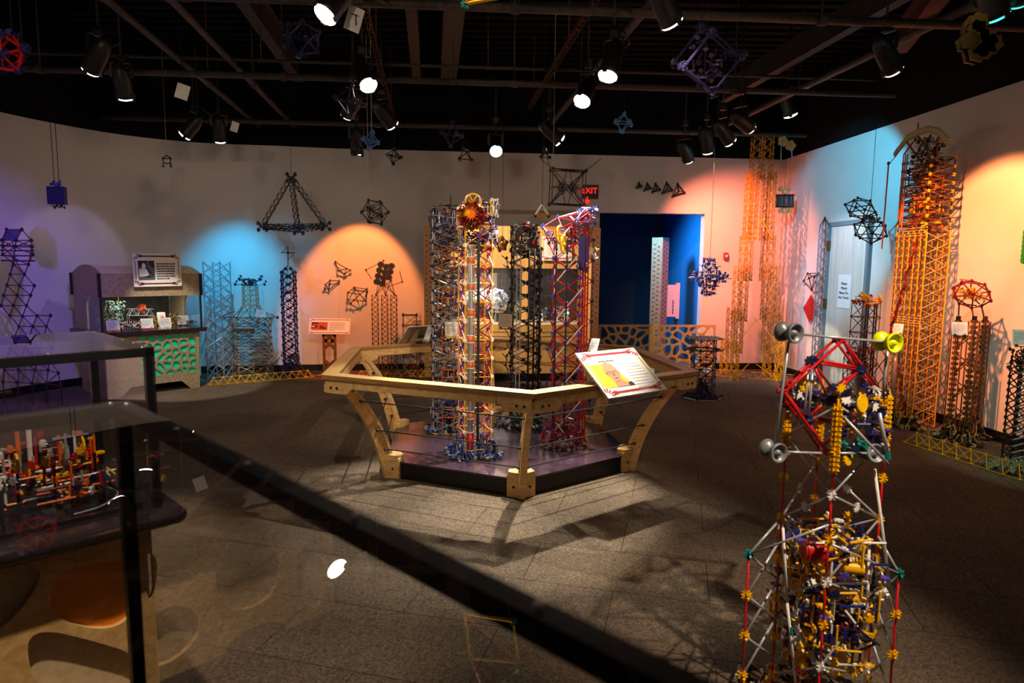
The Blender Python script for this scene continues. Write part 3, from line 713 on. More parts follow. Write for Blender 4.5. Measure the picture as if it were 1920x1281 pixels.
# ---------------------------------------------------------------- little cards on rod holders
def card(name, label, p, yaw, tilt=.35, w=.1, h=.115, holder='yellow', foot=None, cmat='card_white', group=None):
    p = Vector(p); root = thing(name, label, 'sign card', p, 0, group)
    ux = Vector((math.cos(yaw), math.sin(yaw), 0)); back = Vector((-math.sin(yaw), math.cos(yaw), 0)); uy = (Vector((0, 0, math.cos(tilt))) + back * math.sin(tilt)).normalized(); n = ux.cross(uy)
    rot = Matrix((ux, uy, n)).transposed(); c = p + uy * (h / 2 + .012) + n * .004
    b = MB(); b.box(c, (w, h, .003), cmat, rot); cd_ = b.build('card', root)
    b = MB(); greek_lines(b, lambda x, y: c + ux * x + uy * y + n * .0022, -w * .4, w * .4, h * .3, 5, h * .13, h * .035, 'print_gray', .3, int(abs(p.x) * 100) + 3); b.build('text_lines', cd_)
    b = MB()
    for s_ in (-1, 1): b.star(p + ux * s_ * w * .3 + uy * .004 + n * .012, n, holder, .016, .007); b.star(p + ux * s_ * w * .3 + uy * .012 - n * .002, ux, holder, .016, .007)
    b.rod(p - ux * w * .42 + n * .012, p + ux * w * .42 + n * .012, holder, .004)
    for f_ in (foot or []): b.rod(p, f_, holder, .004)
    b.build('holder', root); return root
def T(px, py, Y): return aty(px, py, Y)

# ================================================================ yellow and red ball tower
def P0(px, py): return atz(px, py, PZ)
yb = P0(887, 858); Yy = yb.y + .10
root = thing('ball_lift_tower', 'yellow and red rod tower with an orange spiked ball on top, front of the railing', 'tower', (yb.x, Yy, PZ))
zt = T(890, 385, Yy).z; sq = square((yb.x + .005, Yy, PZ + .06), .205, .32); sqt = [Vector((v.x, v.y, zt - .02)) for v in sq]
nL = 13; lattice_tower(root, sq, sqt, nL, 'yellow', ['darkred', 'red'], 'white', 'yellow', 'K', .0045, .019, 'violet')
for k in (0, 1, 2, 3):
    b = MB(); pile(b, (sq[k].x, sq[k].y, PZ), .115, .16, ['blue', 'navy', 'lightblue', 'blue', 'gray'], 34, 10 + k); b.build('foot', root)
b = MB(); cx, cy = T(882, 600, Yy - .16).x, Yy - .13
z = PZ + .05
b.rod((cx, cy, z), (cx, cy, zt - .3), 'tube_clear', .020, 14); 
for dx, dy in ((.028, 0), (-.028, 0), (0, .028), (0, -.028)): b.rod((cx + dx, cy + dy, z), (cx + dx, cy + dy, zt - .3), 'silver', .0032, 5)
b.build('lift_tube', root)
k = 0; z = PZ + .07
while z < zt - .33:
    b = MB(); h = .13 if k == 0 else .045
    b.rod((cx, cy, z), (cx, cy, z + h), 'orange' if k else 'red', .026, 14); b.rod((cx, cy, z - .007), (cx, cy, z), 'white', .030, 14); b.rod((cx, cy, z + h), (cx, cy, z + h + .007), 'white', .030, 14); b.build('orange_collar', root); z += .19 if k else .24; k += 1
b = MB(); b.bar((cx + .055, cy + .01, PZ + .1), (cx + .055, cy + .01, zt - .25), .02, .02, 'chain_black', (0, 1, 0)); b.build('chain_guide', root)
b = MB(); c = T(885, 404, Yy - .14); q = random.Random(4)
for i in range(240):
    d = Vector((q.gauss(0, 1), q.gauss(0, 1), q.gauss(0, 1))).normalized(); R = .122
    b.rod(c + d * .03, c + d * R * q.uniform(.8, 1), q.choice(['orange', 'darkred', 'darkred', 'darkred', 'yellow']), .0042)
    if i % 2: b.star(c + d * R * .8, d, q.choice(['darkred', 'darkred', 'darkred', 'brown']), .02)
b.star(c + Vector((.0, -.115, 0)), (0, 1, 0), 'orange', .05, .012, 12, .5); b.star(c + Vector((-.02, -.122, .01)), (0, 1, .2), 'yellow', .03, .01, 10, .4)
b.build('spiked_ball', root)
b = MB(); b.wheel(T(887, 379, Yy - .05), (.25, -1, 0), .058, 'yellow', 6); b.build('top_wheel', root)
b = MB(); c = T(916, 418, Yy); jumble(b, (c.x, c.y, c.z), (.14, .2, .33), 80, 150, ['blue', 'white', 'yellow', 'gray'], ['blue', 'navy', 'white', 'white', 'purple'], 21); b.build('top_housing', root)
b = MB(); c = T(880, 455, Yy); jumble(b, (c.x, c.y, c.z), (.22, .22, .14), 60, 50, ['black', 'darkgray', 'gray', 'brown'], ['black', 'darkgray', 'navy'], 22); b.build('top_gearing', root)

# ================================================================ blue and grey tower
bb = P0(838, 812); Yb = bb.y + .12
root = thing('chain_lift_tower', 'dense blue and gray rod tower with orange ladder frames beside the yellow tower', 'tower', (bb.x, Yb, PZ))
zt = T(838, 388, Yb).z; sq = square((bb.x, Yb, PZ + .02), .27, .15); sqt = [Vector((v.x, v.y, zt - .1)) for v in sq]
lattice_tower(root, sq, sqt, 18, 'silver', ['gray', 'blue', 'silver'], 'navy', None, 'X', .004, .017, 'blue')
b = MB(); H = zt - PZ
for i in range(9):
    jumble(b, (bb.x - .02, Yb, PZ + H * (i + .5) / 9), (.25, .24, H / 9), 34, 44, ['gray', 'silver', 'blue', 'navy', 'white'], ['blue', 'navy', 'gray', 'navy', 'white', 'purple'], 40 + i, (.05, .12))
b.build('inner_mechanism', root)
for i in range(5):
    za = T(840, 468 + i * 75, Yb - .15).z; b = MB(); xa, xb = T(829, 500, Yb - .15).x, T(851, 500, Yb - .15).x
    for z in (za, za - .07): b.rod((xa, Yb - .15, z), (xb, Yb - .15, z), 'orange', .005); 
    for x in (xa, xb): b.rod((x, Yb - .15, za), (x, Yb - .15, za - .2), 'orange', .005)
    for x in (xa, xb): b.rod((x, Yb - .15, za), (x, Yb - .1, za), 'orange', .005)
    b.build('orange_ladder', root)
b = MB(); c = T(838, 425, Yb); jumble(b, c, (.31, .28, .36), 150, 150, ['silver', 'gray', 'white', 'black', 'blue', 'orange'], ['black', 'darkgray', 'navy', 'gray', 'blue'], 60, (.05, .14)); b.build('drive_head', root)
b = MB(); p = T(845, 366, Yb); b.rod((p.x, p.y, p.z), (p.x, p.y, p.z - .1), 'black', .004); b.rod(T(808, 400, Yb), T(808, 430, Yb), 'black', .0035); b.tube([T(808, 400, Yb), T(813, 388, Yb), T(845, 384, Yb)], .0035, 'black'); b.tube([T(808, 430, Yb), T(812, 450, Yb)], .0035, 'black'); b.build('antenna', root)
b = MB(); pile(b, (bb.x, Yb, PZ), .2, .26, ['navy', 'blue', 'darkgray', 'gray', 'lightblue'], 150, 9)
for k in range(6):
    a0 = math.pi / 3 * k; a1 = a0 + math.pi / 3
    b.rod((bb.x + .21 * math.cos(a0), Yb + .21 * math.sin(a0), PZ + .006), (bb.x + .21 * math.cos(a1), Yb + .21 * math.sin(a1), PZ + .006), 'yellow', .0045)
b.build('foot', root)
card('sign_card', 'white card on yellow rods fixed to the front of the blue and gray tower', T(848, 634, Yb - .22), .15, .3, .118, .125, 'yellow', [T(848, 634, Yb - .12)])
card('sign_card', 'narrow white card seen edge-on beside the wooden underside panel', T(799, 641, Yb - .05), -.95, .35, .09, .12, 'gray', [T(812, 645, Yb)])

# ================================================================ black tower
db = P0(985, 803); Yd = db.y + .14
root = thing('elevator_tower', 'black and dark gray rod tower with two thick black poles and red drums', 'tower', (db.x, Yd, PZ))
zt = T(985, 425, Yd).z; cxy = T(985, 600, Yd).x; sq = square((cxy, Yd, PZ + .05), .24, .1); sqt = [Vector((v.x, v.y, zt - .2)) for v in sq]
lattice_tower(root, sq, sqt, 13, 'darkgray', 'black', 'black', None, 'K', .0048, .022, 'black')
b = MB()
for px in (991, 1001, 1011): p = T(px, 600, Yd - .17); b.rod((p.x, p.y, PZ + .12), (p.x, p.y, zt - .2), 'black', .0085, 8)
b.build('lift_pole', root)
b = MB()
for px in (968, 975): p = T(px, 600, Yd - .15); b.rod((p.x, p.y, PZ + .12), (p.x, p.y, zt - .25), 'gray', .005, 6)
b.build('guide_rail', root)
b = MB(); c = T(984, 450, Yd); jumble(b, c, (.25, .30, .27), 200, 270, ['black', 'darkgray', 'gray', 'silver'], ['black', 'darkgray', 'black', 'silver'], 70, (.04, .12)); b.ring(T(984, 440, Yd - .16), (.1, -1, 0), .075, .006, 'black'); b.build('drive_head', root)
for (px, py, R) in ((988, 424, .036), (999, 456, .034)):
    b = MB(); c = T(px, py, Yd - .13); b.ball(c, R, 'darkred', 14, 8, (1, .8, 1)); b.ring(c, (0, 1, 0), R * 1.1, .005, 'black', 18, 5); b.build('red_drum', root)
b = MB(); pile(b, (db.x - .02, Yd, PZ), .27, .2, ['darkgray', 'black', 'gray', 'darkgray'], 210, 12, cr=.02); b.build('foot', root)
b = MB(); q = random.Random(5); last = None
for i in range(17):
    z = PZ + .25 + i * (zt - .45 - PZ) / 17; p = Vector((T(957, 600, Yd).x + .04 * math.sin(i * 1.1), Yd - .1 + .04 * math.cos(i * 1.1), z))
    b.knot(p, 'black', .017); 
    if last is not None: b.rod(last, p, 'black', .004); b.rod(last + Vector((.05, 0, 0)), p + Vector((-.04, 0, .02)), 'darkgray', .004)
    last = p
b.build('spiral_track', root)
card('sign_card', 'gray-shaded blank card in front of the black tower\'s left side', T(947, 617, Yd - .2), -.1, .25, .12, .12, 'black', [T(960, 640, Yd - .12)], 'carton')

# ================================================================ red tower
rb = P0(1058, 842); Yr = rb.y + .16
root = thing('crane_tower', 'red and purple rod tower with a slanting crane arm and white diagonals', 'tower', (rb.x, Yr, PZ))
zt = T(1062, 450, Yr).z
xl, xr = T(1037, 620, Yr - .1).x, T(1091, 620, Yr - .1).x
sq = [Vector((xr, Yr + .12, PZ + .03)), Vector((xl + .03, Yr + .14, PZ + .03)), Vector((xl, Yr - .08, PZ + .03)), Vector((xr - .02, Yr - .11, PZ + .03))]
sqt = [Vector((v.x, v.y, zt)) for v in sq]
lattice_tower(root, sq, sqt, 11, 'red', ['red', 'red', 'darkred'], 'violet', None, 'K', .005, .025, 'violet')
b = MB()
for i in range(6):
    za = PZ + .1 + i * .3; b.rod((xl, Yr - .1, za), (xr, Yr - .12, za + .28), 'white', .0048)
b.build('white_brace', root)
for px in (1041, 1061):
    b = MB(); p = T(px, 600, Yr - .12); z = PZ + .1
    while z < zt: b.box((p.x, p.y, z), (.014, .014, .018), 'black'); b.box((p.x, p.y, z + .015), (.007, .02, .012), 'black'); z += .03
    b.build('drive_chain', root)
b = MB(); p = T(1093, 600, Yr); 
for dx in (-.02, 0, .02): b.rod((p.x + dx, p.y - .1, PZ + .05), (p.x + dx, p.y - .1, zt + .1), 'red', .0065, 6)
b.build('red_pole', root)
b = MB(); px_ = T(1109, 600, Yr).x; n = 9
for i in range(n):
    za, zb2 = PZ + .2 + i * (zt - PZ - .2) / n, PZ + .2 + (i + 1) * (zt - PZ - .2) / n
    b.rod((px_, Yr, za), (px_, Yr, zb2), 'darkred', .004); b.knot((px_, Yr, zb2), 'navy', .019); b.rod((px_, Yr, zb2), (xr, Yr - .02, zb2 - .06), 'darkred', .0042); b.rod((px_, Yr, zb2), (xr, Yr + .06, zb2 + .06), 'darkred', .0042)
b.build('outrigger', root)
px2 = T(1027, 600, Yr).x
for i in range(5):
    b = MB(); z = PZ + .5 + i * .28; b.knot((px2, Yr, z), 'purple', .018)
    for dz in (-.1, .1): b.rod((px2, Yr, z), (xl, Yr - .08, z + dz), 'darkred', .0042)
    b.build('side_strut', root)
# geodesic foot
b = MB(); c = Vector((rb.x - .0, Yr - .02, PZ)); R = .185; lay = []
for j, (ph, n) in enumerate(((0, 10), (30, 10), (60, 5))):
    lay.append([c + Vector((R * math.cos(R_(ph)) * math.cos(2 * math.pi * (i + .5 * (j % 2)) / n), R * math.cos(R_(ph)) * math.sin(2 * math.pi * (i + .5 * (j % 2)) / n), .02 + R * 1.15 * math.sin(R_(ph)))) for i in range(n)])
q = random.Random(6)
for j, l in enumerate(lay):
    for i in range(len(l)): b.rod(l[i], l[(i + 1) % len(l)], q.choice(['red', 'white', 'red']), .0048); b.knot(l[i], 'purple', .017)
for i in range(10):
    for k in (0, 1): b.rod(lay[0][i], lay[1][(i - k) % 10], q.choice(['red', 'white', 'red', 'red']), .0048)
    b.rod(lay[1][i], lay[2][i // 2], q.choice(['red', 'white']), .0048)
jumble(b, c + Vector((0, 0, .1)), (.2, .2, .15), 40, 12, ['darkred', 'red'], ['purple', 'navy'], 77); b.build('geodesic_foot', root)
# crane arm
tips = [T(1018, 425, Yr - .1), T(1046, 408, Yr + .05), T(1028, 438, Yr - .15), T(1068, 405, Yr + .05), T(1055, 430, Yr - .15), T(1093, 395, Yr + .02), T(1110, 395, Yr - .06), T(1080, 415, Yr - .15), T(1105, 420, Yr), T(1118, 392, Yr)]
b = MB()
for i in range(len(tips)):
    b.knot(tips[i], 'violet', .026, 'lightblue')
    for j in range(i + 1, len(tips)):
        if (tips[i] - tips[j]).length < .24: b.rod(tips[i], tips[j], ['red', 'red', 'white', 'red'][(i + j) % 4], .0046)
for t_ in (tips[0], tips[2], tips[4], tips[7], tips[8]): b.rod(t_, (t_.x * .7 + rb.x * .3, Yr, zt - .03), 'red', .0046)
b.build('crane_arm', root)
b = MB(); c = T(1100, 405, Yr); jumble(b, c, (.16, .16, .14), 30, 45, ['lightblue', 'red', 'white'], ['blue', 'lightblue', 'purple'], 81); b.build('arm_winch', root)
b = MB(); c = T(1085, 440, Yr); jumble(b, c, (.19, .22, .2), 70, 70, ['red', 'darkred', 'gray', 'black'], ['black', 'darkgray', 'purple', 'darkred'], 82); b.build('drive_head', root)
for px, py, m in ((1049, 440, 'yellow'), (1057, 458, 'yellow')): b = MB(); b.wheel(T(px, py, Yr - .13), (.9, -.4, 0), .065, m); b.build('top_wheel', root)
b = MB(); c = T(1091, 468, Yr - .13); b.box(c, (.05, .012, .21), 'purple'); b.box(c + Vector((.04, 0, 0)), (.02, .012, .2), 'purple'); jumble(b, c - Vector((0, 0, .13)), (.1, .06, .06), 6, 14, ['purple'], ['blue', 'purple'], 83); b.build('purple_chute', root)
b = MB(); c = T(1108, 478, Yr); jumble(b, c, (.1, .1, .1), 14, 14, ['white', 'yellow', 'darkred'], ['yellow', 'white', 'yellow'], 84); b.build('yellow_linkage', root)
card('sign_card', 'white card leaning back beside the red tower, above the portrait panel', T(1110, 664, Yr - .12), -.6, .5, .075, .12, 'navy', [T(1100, 668, Yr), T(1114, 668, Yr)])
# ================================================================ arched display case by the curved wall
def frame_at(p, deg): a = R_(deg); return Vector(p), Vector((math.cos(a), math.sin(a), 0)), Vector((-math.sin(a), math.cos(a), 0))
Zv = Vector((0, 0, 1))
CFR, CU, CD = frame_at((-3.95, 8.2, 0), 50); CW_, CDP = 1.12, .92; CFL = CFR - CU * CW_
def cl(s, t, z): return CFL + CU * s + CD * t + Zv * z
def cpx(px, py, t): return on_plane(px, py, CFL + CD * t, CD)
case = thing('display_case', 'wooden display case with an arched hood and green cell cutouts by the curved wall', 'display case', cl(CW_ / 2, CDP / 2, 0))
cz = .77; hz0 = cpx(388, 553, 0).z; hz1 = cpx(388, 513, 0).z; hpk = hz1 + .10
q = random.Random(12); sx0, sz0, sw, sh = .36, .19, .70, .53
seeds = [(sw * (i + .5 + q.uniform(-.36, .36)) / 7, sh * (j + .5 + q.uniform(-.36, .36)) / 6) for i in range(7) for j in range(6)]
cells = [[(x + sx0, z + sz0) for x, z in c] for c in voronoi_cells(seeds, sw, sh, .022, .022)]
b = MB(); out = [(.03, 0), (.16, 0), (.27, .11), (.85, .11), (.96, 0), (CW_ - .05, 0), (CW_ - .03, cz - .05), (.02, cz - .05)]
plate(b, out, cells, cl(0, .022, 0), CU, Zv, .018, 'plywood_gray'); fpn = b.build('front_panel', case)
b = MB(); b.bar(cl(sx0 - .05, .026, sz0 + sh / 2), cl(sx0 + sw + .04, .026, sz0 + sh / 2), .006, sh + .08, 'cell_green', Zv); o = b.build('backing_panel', fpn); o['label'] = 'green backing behind the cutouts'
b = MB()
for s in (.03, CW_ - .05): b.bar(cl(s, .06, (cz - .05) / 2), cl(s, CDP - .05, (cz - .05) / 2), .018, cz - .05, 'plywood_gray', Zv)
b.bar(cl(.03, CDP - .05, .36), cl(CW_ - .05, CDP - .05, .36), .018, .70, 'plywood_gray', Zv); b.build('cabinet_side', case)
b = MB(); b.bar(cl(-.05, CDP / 2, cz - .025), cl(CW_ + .05, CDP / 2, cz - .025), CDP + .08, .05, 'laminate', Zv); b.build('counter', case)
def arch(w0, w1, z0, z1, zp, n=14):
    pts = [(w0, z0), (w1, z0), (w1, z1)]
    for i in range(1, n): t = i / n; pts.append((w1 + (w0 - w1) * t, z1 + (zp - z1) * math.sin(math.pi * t)))
    return pts + [(w0, z1)]
win = smooth_poly([(.16, cz + .06), (CDP - .14, cz + .06), (CDP - .14, hz0 + .02), (CDP - .2, hz0 + .08), (.24, hz0 + .08), (.16, hz0 + .0)], 2)
for s in (0, CW_):
    b = MB(); oz = cl(s, 0, 0); pts = arch(.02, CDP, cz, hz1, hpk)
    plate(b, [(.48, cz), (CDP, cz), (CDP, hz1)] + [(CDP + (.0 - CDP) * i / 14, hz1 + (hpk - hz1) * math.sin(math.pi * i / 14)) for i in range(1, 14)] + [(0, hz1), (0, hz0), (.34, hz0), (.41, hz0 - .02), (.46, hz0 - .07), (.48, hz0 - .14)],
          [], oz, CD, Zv, .022, 'plywood_gray'); b.build('arched_end', case)
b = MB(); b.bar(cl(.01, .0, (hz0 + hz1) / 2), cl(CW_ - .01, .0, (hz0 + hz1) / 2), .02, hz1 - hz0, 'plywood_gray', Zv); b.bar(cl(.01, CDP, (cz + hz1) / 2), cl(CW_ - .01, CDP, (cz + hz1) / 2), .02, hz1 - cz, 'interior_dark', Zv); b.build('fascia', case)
b = MB()
for i in range(14):
    p0 = (CDP * i / 14, hz1 + (hpk - hz1) * math.sin(math.pi * i / 14)); p1 = (CDP * (i + 1) / 14, hz1 + (hpk - hz1) * math.sin(math.pi * (i + 1) / 14))
    b.add([cl(0, p0[0], p0[1]), cl(CW_, p0[0], p0[1]), cl(CW_, p1[0], p1[1]), cl(0, p1[0], p1[1])], [(0, 1, 2, 3)], 'birch_pale', True)
b.bar(cl(.02, CDP / 2, hz0 + .03), cl(CW_ - .02, CDP / 2, hz0 + .03), CDP - .04, .012, 'interior_dark', Zv); b.build('vaulted_roof', case)
for s in (-.008, CW_ + .008):
    for t in (-.012, CDP + .01):
        b = MB(); b.bar(cl(s, t, hz0 - .0), cl(s, t, hz1 + .0), .03, .03, 'base_black', CU); b.build('corner_trim', case)
for s, t in ((.0, .0), (CW_, .0)): b = MB(); b.bar(cl(s, t, cz), cl(s, t, hz0), .02, .02, 'acrylic_frame', CU); b.build('acrylic_post', case)
b = MB(); b.add([cl(.0, .0, cz), cl(CW_, .0, cz), cl(CW_, .0, hz0), cl(0, 0, hz0)], [(0, 1, 2, 3)], 'window_glass')
for s in (0, CW_): b.add([cl(s, .0, cz), cl(s, .48, cz), cl(s, .48, hz0), cl(s, 0, hz0)], [(0, 1, 2, 3)], 'window_glass')
b.build('glazing', case)
b = MB(); b.box(cl(CW_ / 2, .3, hz0 + .015), (.5, .05, .015), 'lens_dim', Matrix((CU, CD, Zv)).transposed()); b.build('lamp_strip', case)
L = lamp('case_light', 'AREA', cl(CW_ * .5, .32, hz0 - .0), cl(CW_ * .5, .36, 0), 4.5, (1, .93, .82), size=(.8, .08))
sg = thing('hood_sign', 'framed sign with an old photo of a man at work on the arched case hood', 'sign', cl(.5, -.02, hz0))
c0 = cpx(293, 507, -.06); tl, tr, bl = cpx(247, 474, -.05), cpx(337, 475, -.05), cpx(252, 539, -.05)
printed_panel(sg, (tr + bl) / 2, tr - tl, (tl - bl) * 1, (tr - tl).length, (tl - bl).length * .98, 'worker', .012, 'print_maroon', 'print_olive', 5)
# small models inside the case
def model(name, label, cat, px, py, t, w, h, mats, cm, seed, nr=50, ns=30, gears=0, d=None, L=(.03, .08), r=.003, cr=.011, gm=('yellow',)):
    base = cpx(px, py, t); base.z = cz + .002
    root = thing(name, label, cat, base); b = MB(); jumble(b, base + Zv * (h / 2 + .012), (w, d or w * .8, h - .02), nr, ns, mats, cm, seed, L, r, cr, gears=gears, gm=gm)
    b.rod(base, base + Zv * .03, mats[0], r * 1.5); 
    for k in range(4): b.rod(base + Vector((w * .3 * (-1) ** k, w * .25 * (-1) ** (k // 2), 0)), base + Vector((w * .3 * (-1) ** k, w * .25 * (-1) ** (k // 2), h * .5)), mats[k % len(mats)], r)
    tag(root, label, cat); b.build('body', root); return root
tr_ = model('model_tree', 'pale green and white connector tree standing inside the arched case', 'model', 217, 612, .45, .2, .34, ['palegreen', 'gray', 'white'], ['palegreen', 'white', 'palegreen', 'teal'], 101, 70, 80)
b = MB(); bb_ = WM[tr_.name].translation; b.rod(bb_ + Vector((.05, 0, .3)), bb_ + Vector((.05, 0, .40)), 'brown', .004); b.rod(bb_ + Vector((0, -.02, .40)), bb_ + Vector((.12, .06, .40)), 'yellow', .006); b.build('top_bar', tr_)
br = thing('truss_bridge', 'gray truss bridge with a red tower piece inside the arched case', 'model', cpx(264, 600, .62) * 1.0); WMb = WM[br.name]
b = MB(); a0 = cpx(242, 592, .62); a1 = cpx(289, 592, .62); nB = 6
for lv in (0, .085):
    for dd in (0, .07): b.rod(a0 + Zv * lv + CD * dd, a1 + Zv * lv + CD * dd, 'silver', .005)
for i in range(nB):
    x0, x1 = lerp(a0, a1, i / nB), lerp(a0, a1, (i + 1) / nB)
    for dd in (0, .07): b.rod(x0 + CD * dd + Zv * (.085 if i % 2 else 0), x1 + CD * dd + Zv * (0 if i % 2 else .085), 'silver', .004)
for e in (a0, a1): b.rod(e, (e.x, e.y, cz + .002), 'gray', .005); b.rod(e + CD * .07, (e.x + CD.x * .07, e.y + CD.y * .07, cz + .002), 'gray', .005)
b.build('truss', br); b = MB(); c = cpx(265, 578, .6); jumble(b, c, (.09, .08, .09), 10, 22, ['red', 'white'], ['red', 'red', 'orange'], 103, cr=.018); b.build('red_carriage', br)
model('model_machine', 'dark heap of black and white connectors at the front of the arched case', 'model', 242, 621, .2, .3, .12, ['black', 'white', 'darkgray', 'red'], ['black', 'darkgray', 'white', 'darkred'], 104, 60, 60)
model('model_creature', 'yellow and black connector creature between two cards in the arched case', 'model', 289, 612, .3, .14, .13, ['yellow', 'black'], ['yellow', 'yellow', 'black'], 105, 20, 30)
model('model_machine', 'yellow and brown connector machine with an upright mast in the arched case', 'model', 327, 606, .35, .16, .16, ['yellow', 'brown', 'black'], ['yellow', 'brown', 'black'], 106, 30, 34)
model('model_machine', 'small black connector car at the far end of the arched case', 'model', 357, 610, .3, .13, .07, ['black', 'darkgray'], ['black', 'navy'], 107, 20, 20)
model('model_mast', 'gray and red connector mast behind the hood end window of the arched case', 'model', 186, 622, .3, .1, .3, ['gray', 'darkred'], ['gray', 'darkred', 'navy'], 108, 30, 30)
for px, py, t, lab, hm in ((213, 621, .08, 'white card on orange feet at the near corner of the arched case', 'orange'), (277, 617, .1, 'white card on red feet in the middle of the arched case', 'red'), (311, 614, .1, 'white card on white feet just right of the red-footed card', 'white'), (344, 603, .3, 'white card at the back near the far end of the arched case', 'black')):
    p = cpx(px, py, t); p.z = cz + .004; card('sign_card', lab, p, R_(50) - .15, .3, .135, .12, hm)
p = cpx(304, 598, .5); p.z = cz + .004; pc = card('photo_card', 'small picture card with an orange blob standing in the arched case', p, R_(50), .2, .10, .16, 'black')
b = MB(); b.ball(p + Vector((0, 0, .1)) - CD * .012, .028, 'orange', 10, 6, (1, .3, 1)); b.build('picture', pc)

# ================================================================ floor trusses
def floor_truss(p, q, n, label, m='yellow', w=.10, h=.09, r=.004):
    a = atz(*p, .006); c = atz(*q, .006); root = thing('floor_truss', label, 'truss', (a + c) / 2, 0, 'yellow floor trusses')
    d = (c - a).normalized(); s = Vector((-d.y, d.x, 0)); b = MB()
    A = [lerp(a, c, i / n) - s * w / 2 for i in range(n + 1)]; B_ = [lerp(a, c, i / n) + s * w / 2 for i in range(n + 1)]; Tt = [lerp(a, c, (i + .5) / n) + Zv * h for i in range(n)]
    for i in range(n):
        b.rod(A[i], A[i + 1], m, r); b.rod(B_[i], B_[i + 1], m, r)
        for e in (A[i], A[i + 1], B_[i], B_[i + 1]): b.rod(e, Tt[i], m, r)
        if i: b.rod(Tt[i - 1], Tt[i], m, r)
    b.build('truss_rods', root); b = MB()
    for v in A + B_: b.star(v + Zv * .004, (0, 0, 1), m, .017, .008)
    for v in Tt: b.star(v, s, m, .016)
    b.build('connectors', root); return root
floor_truss((392, 722), (585, 706), 12, 'yellow truss lying along the floor before the brown castle tower')
floor_truss((668, 708), (822, 706), 9, 'yellow truss lying along the floor behind the hexagonal railing')
floor_truss((1330, 703), (1500, 716), 9, 'yellow truss lying along the floor before the tall corner tower')
floor_truss((1706, 829), (1925, 900), 8, 'yellow truss lying along the floor, closest to the gray-footed tower', w=.12, h=.1)

# ================================================================ towers along the left-hand wall
def base_thing(name, label, px, py, Y=None, cat='tower'):
    p = atz(px, py, 0); return thing(name, label, cat, p), p
def sq4(pxs, Ys, z): return [Vector((aty(px, 600, Y).x, Y, z)) for px, Y in zip(pxs, Ys)]
def ztop(px, py, Y): return aty(px, py, Y).z
root, p = base_thing('lattice_tower', 'open gray-blue lattice tower of crossed rods beside the arched case', 408, 703)
bt = sq4((385, 416, 435, 403), (8.72, 8.80, 9.10, 9.04), .005); zt = ztop(410, 492, 8.85); tp = [Vector((v.x, v.y, zt)) for v in bt]
lattice_tower(root, bt, tp, 11, 'gray', ['gray', 'silver'], 'silver', None, 'X', .006, .017, 'silver', sides=(0, 1, 2, 3), pr=.009)
root, p = base_thing('castle_tower', 'brown lattice tower shaped like a castle with a narrow neck and connector crown', 470, 704)
Yc = 8.98; z1, z2, z3, z4 = ztop(470, 597, Yc), ztop(470, 573, Yc), ztop(470, 536, Yc), ztop(470, 520, Yc)
cx = aty(471, 600, Yc).x; hw = .245
def ring8(r, z, n=8, rot=.39): return [Vector((cx + r * math.cos(rot + 2 * math.pi * k / n), Yc + r * .9 * math.sin(rot + 2 * math.pi * k / n), z)) for k in range(n)]
lattice_tower(root, ring8(.27, .005), ring8(.255, z1), 9, 'tan', ['tan', 'brown', 'darkgray'], 'brown', 'brown', 'X', .0045, .015, 'tan')
b = MB(); A = ring8(.255, z1); B_ = ring8(.11, z2)
for k in range(8):
    b.rod(A[k], B_[k], 'tan', .005); b.rod(A[k], A[(k + 1) % 8], 'tan', .005); b.rod(B_[k], B_[(k + 1) % 8], 'tan', .005); b.rod(A[k], B_[(k + 1) % 8], 'brown', .0045); b.rod(lerp(A[k], B_[k], .5), lerp(A[(k + 1) % 8], B_[(k + 1) % 8], .5), 'palegreen', .0045); b.knot(A[k], 'brown', .017)
b.build('shoulder', root)
b = MB(); A = ring8(.11, z2); B_ = ring8(.105, z3)
for k in range(8):
    b.rod(A[k], B_[k], 'tan', .005)
    for j in range(4): b.rod(lerp(A[k], B_[k], j / 4), lerp(A[(k + 1) % 8], B_[(k + 1) % 8], (j + 1) / 4), 'tan', .004); b.rod(lerp(A[k], B_[k], (j + 1) / 4), lerp(A[(k + 1) % 8], B_[(k + 1) % 8], (j + 1) / 4), 'palegreen', .004)
b.build('neck', root)
b = MB(); c = Vector((cx, Yc, z3))
for k in range(8):
    e = ring8(.19, z3 + (.09 if k % 2 else .02))[k]; b.rod(c, e, 'navy', .005); b.knot(e, 'navy', .024); b.knot(e + Vector((.02, 0, .04)), 'darkgray', .018)
jumble(b, c + Zv * .05, (.17, .15, .1), 20, 34, ['black', 'tan'], ['navy', 'black', 'darkgray'], 111, cr=.02); b.build('crown', root)
b = MB()
for s_ in (-1, 1): e = Vector((cx + s_ * .39, Yc - .06, z1 + .02)); b.rod((cx, Yc - .1, z1 + .01), e, 'navy', .006); b.knot(e, 'navy', .024); b.rod(e, (cx + s_ * .2, Yc - .05, z1 + .1), 'black', .004)
b.build('side_arm', root)
b = MB(); b.bar((cx - .15, Yc - .24, ztop(470, 620, 8.7)), (cx + .13, Yc - .24, ztop(470, 620, 8.7)), .05, .04, 'brown', Zv); b.build('shelf_band', root)
card('sign_card', 'blue-lit white card pinned to the shoulder of the brown castle tower', T(489, 597, Yc - .27), .05, .25, .13, .1, 'gray', [T(480, 600, Yc - .2)])
root, p = base_thing('spire_tower', 'dark blue spire tower with a cross-shaped antenna beside the castle tower', 548, 701)
Ys = 9.05; zt = ztop(541, 500, Ys); bt = sq4((529, 552, 557, 533), (8.97, 8.95, 9.17, 9.19), .01); tp = [v.copy() for v in bt]; 
for v in tp: v.z = zt - .08
lattice_tower(root, bt, tp, 13, 'navy', ['navy', 'blue'], 'navy', None, 'K', .006, .022, 'navy')
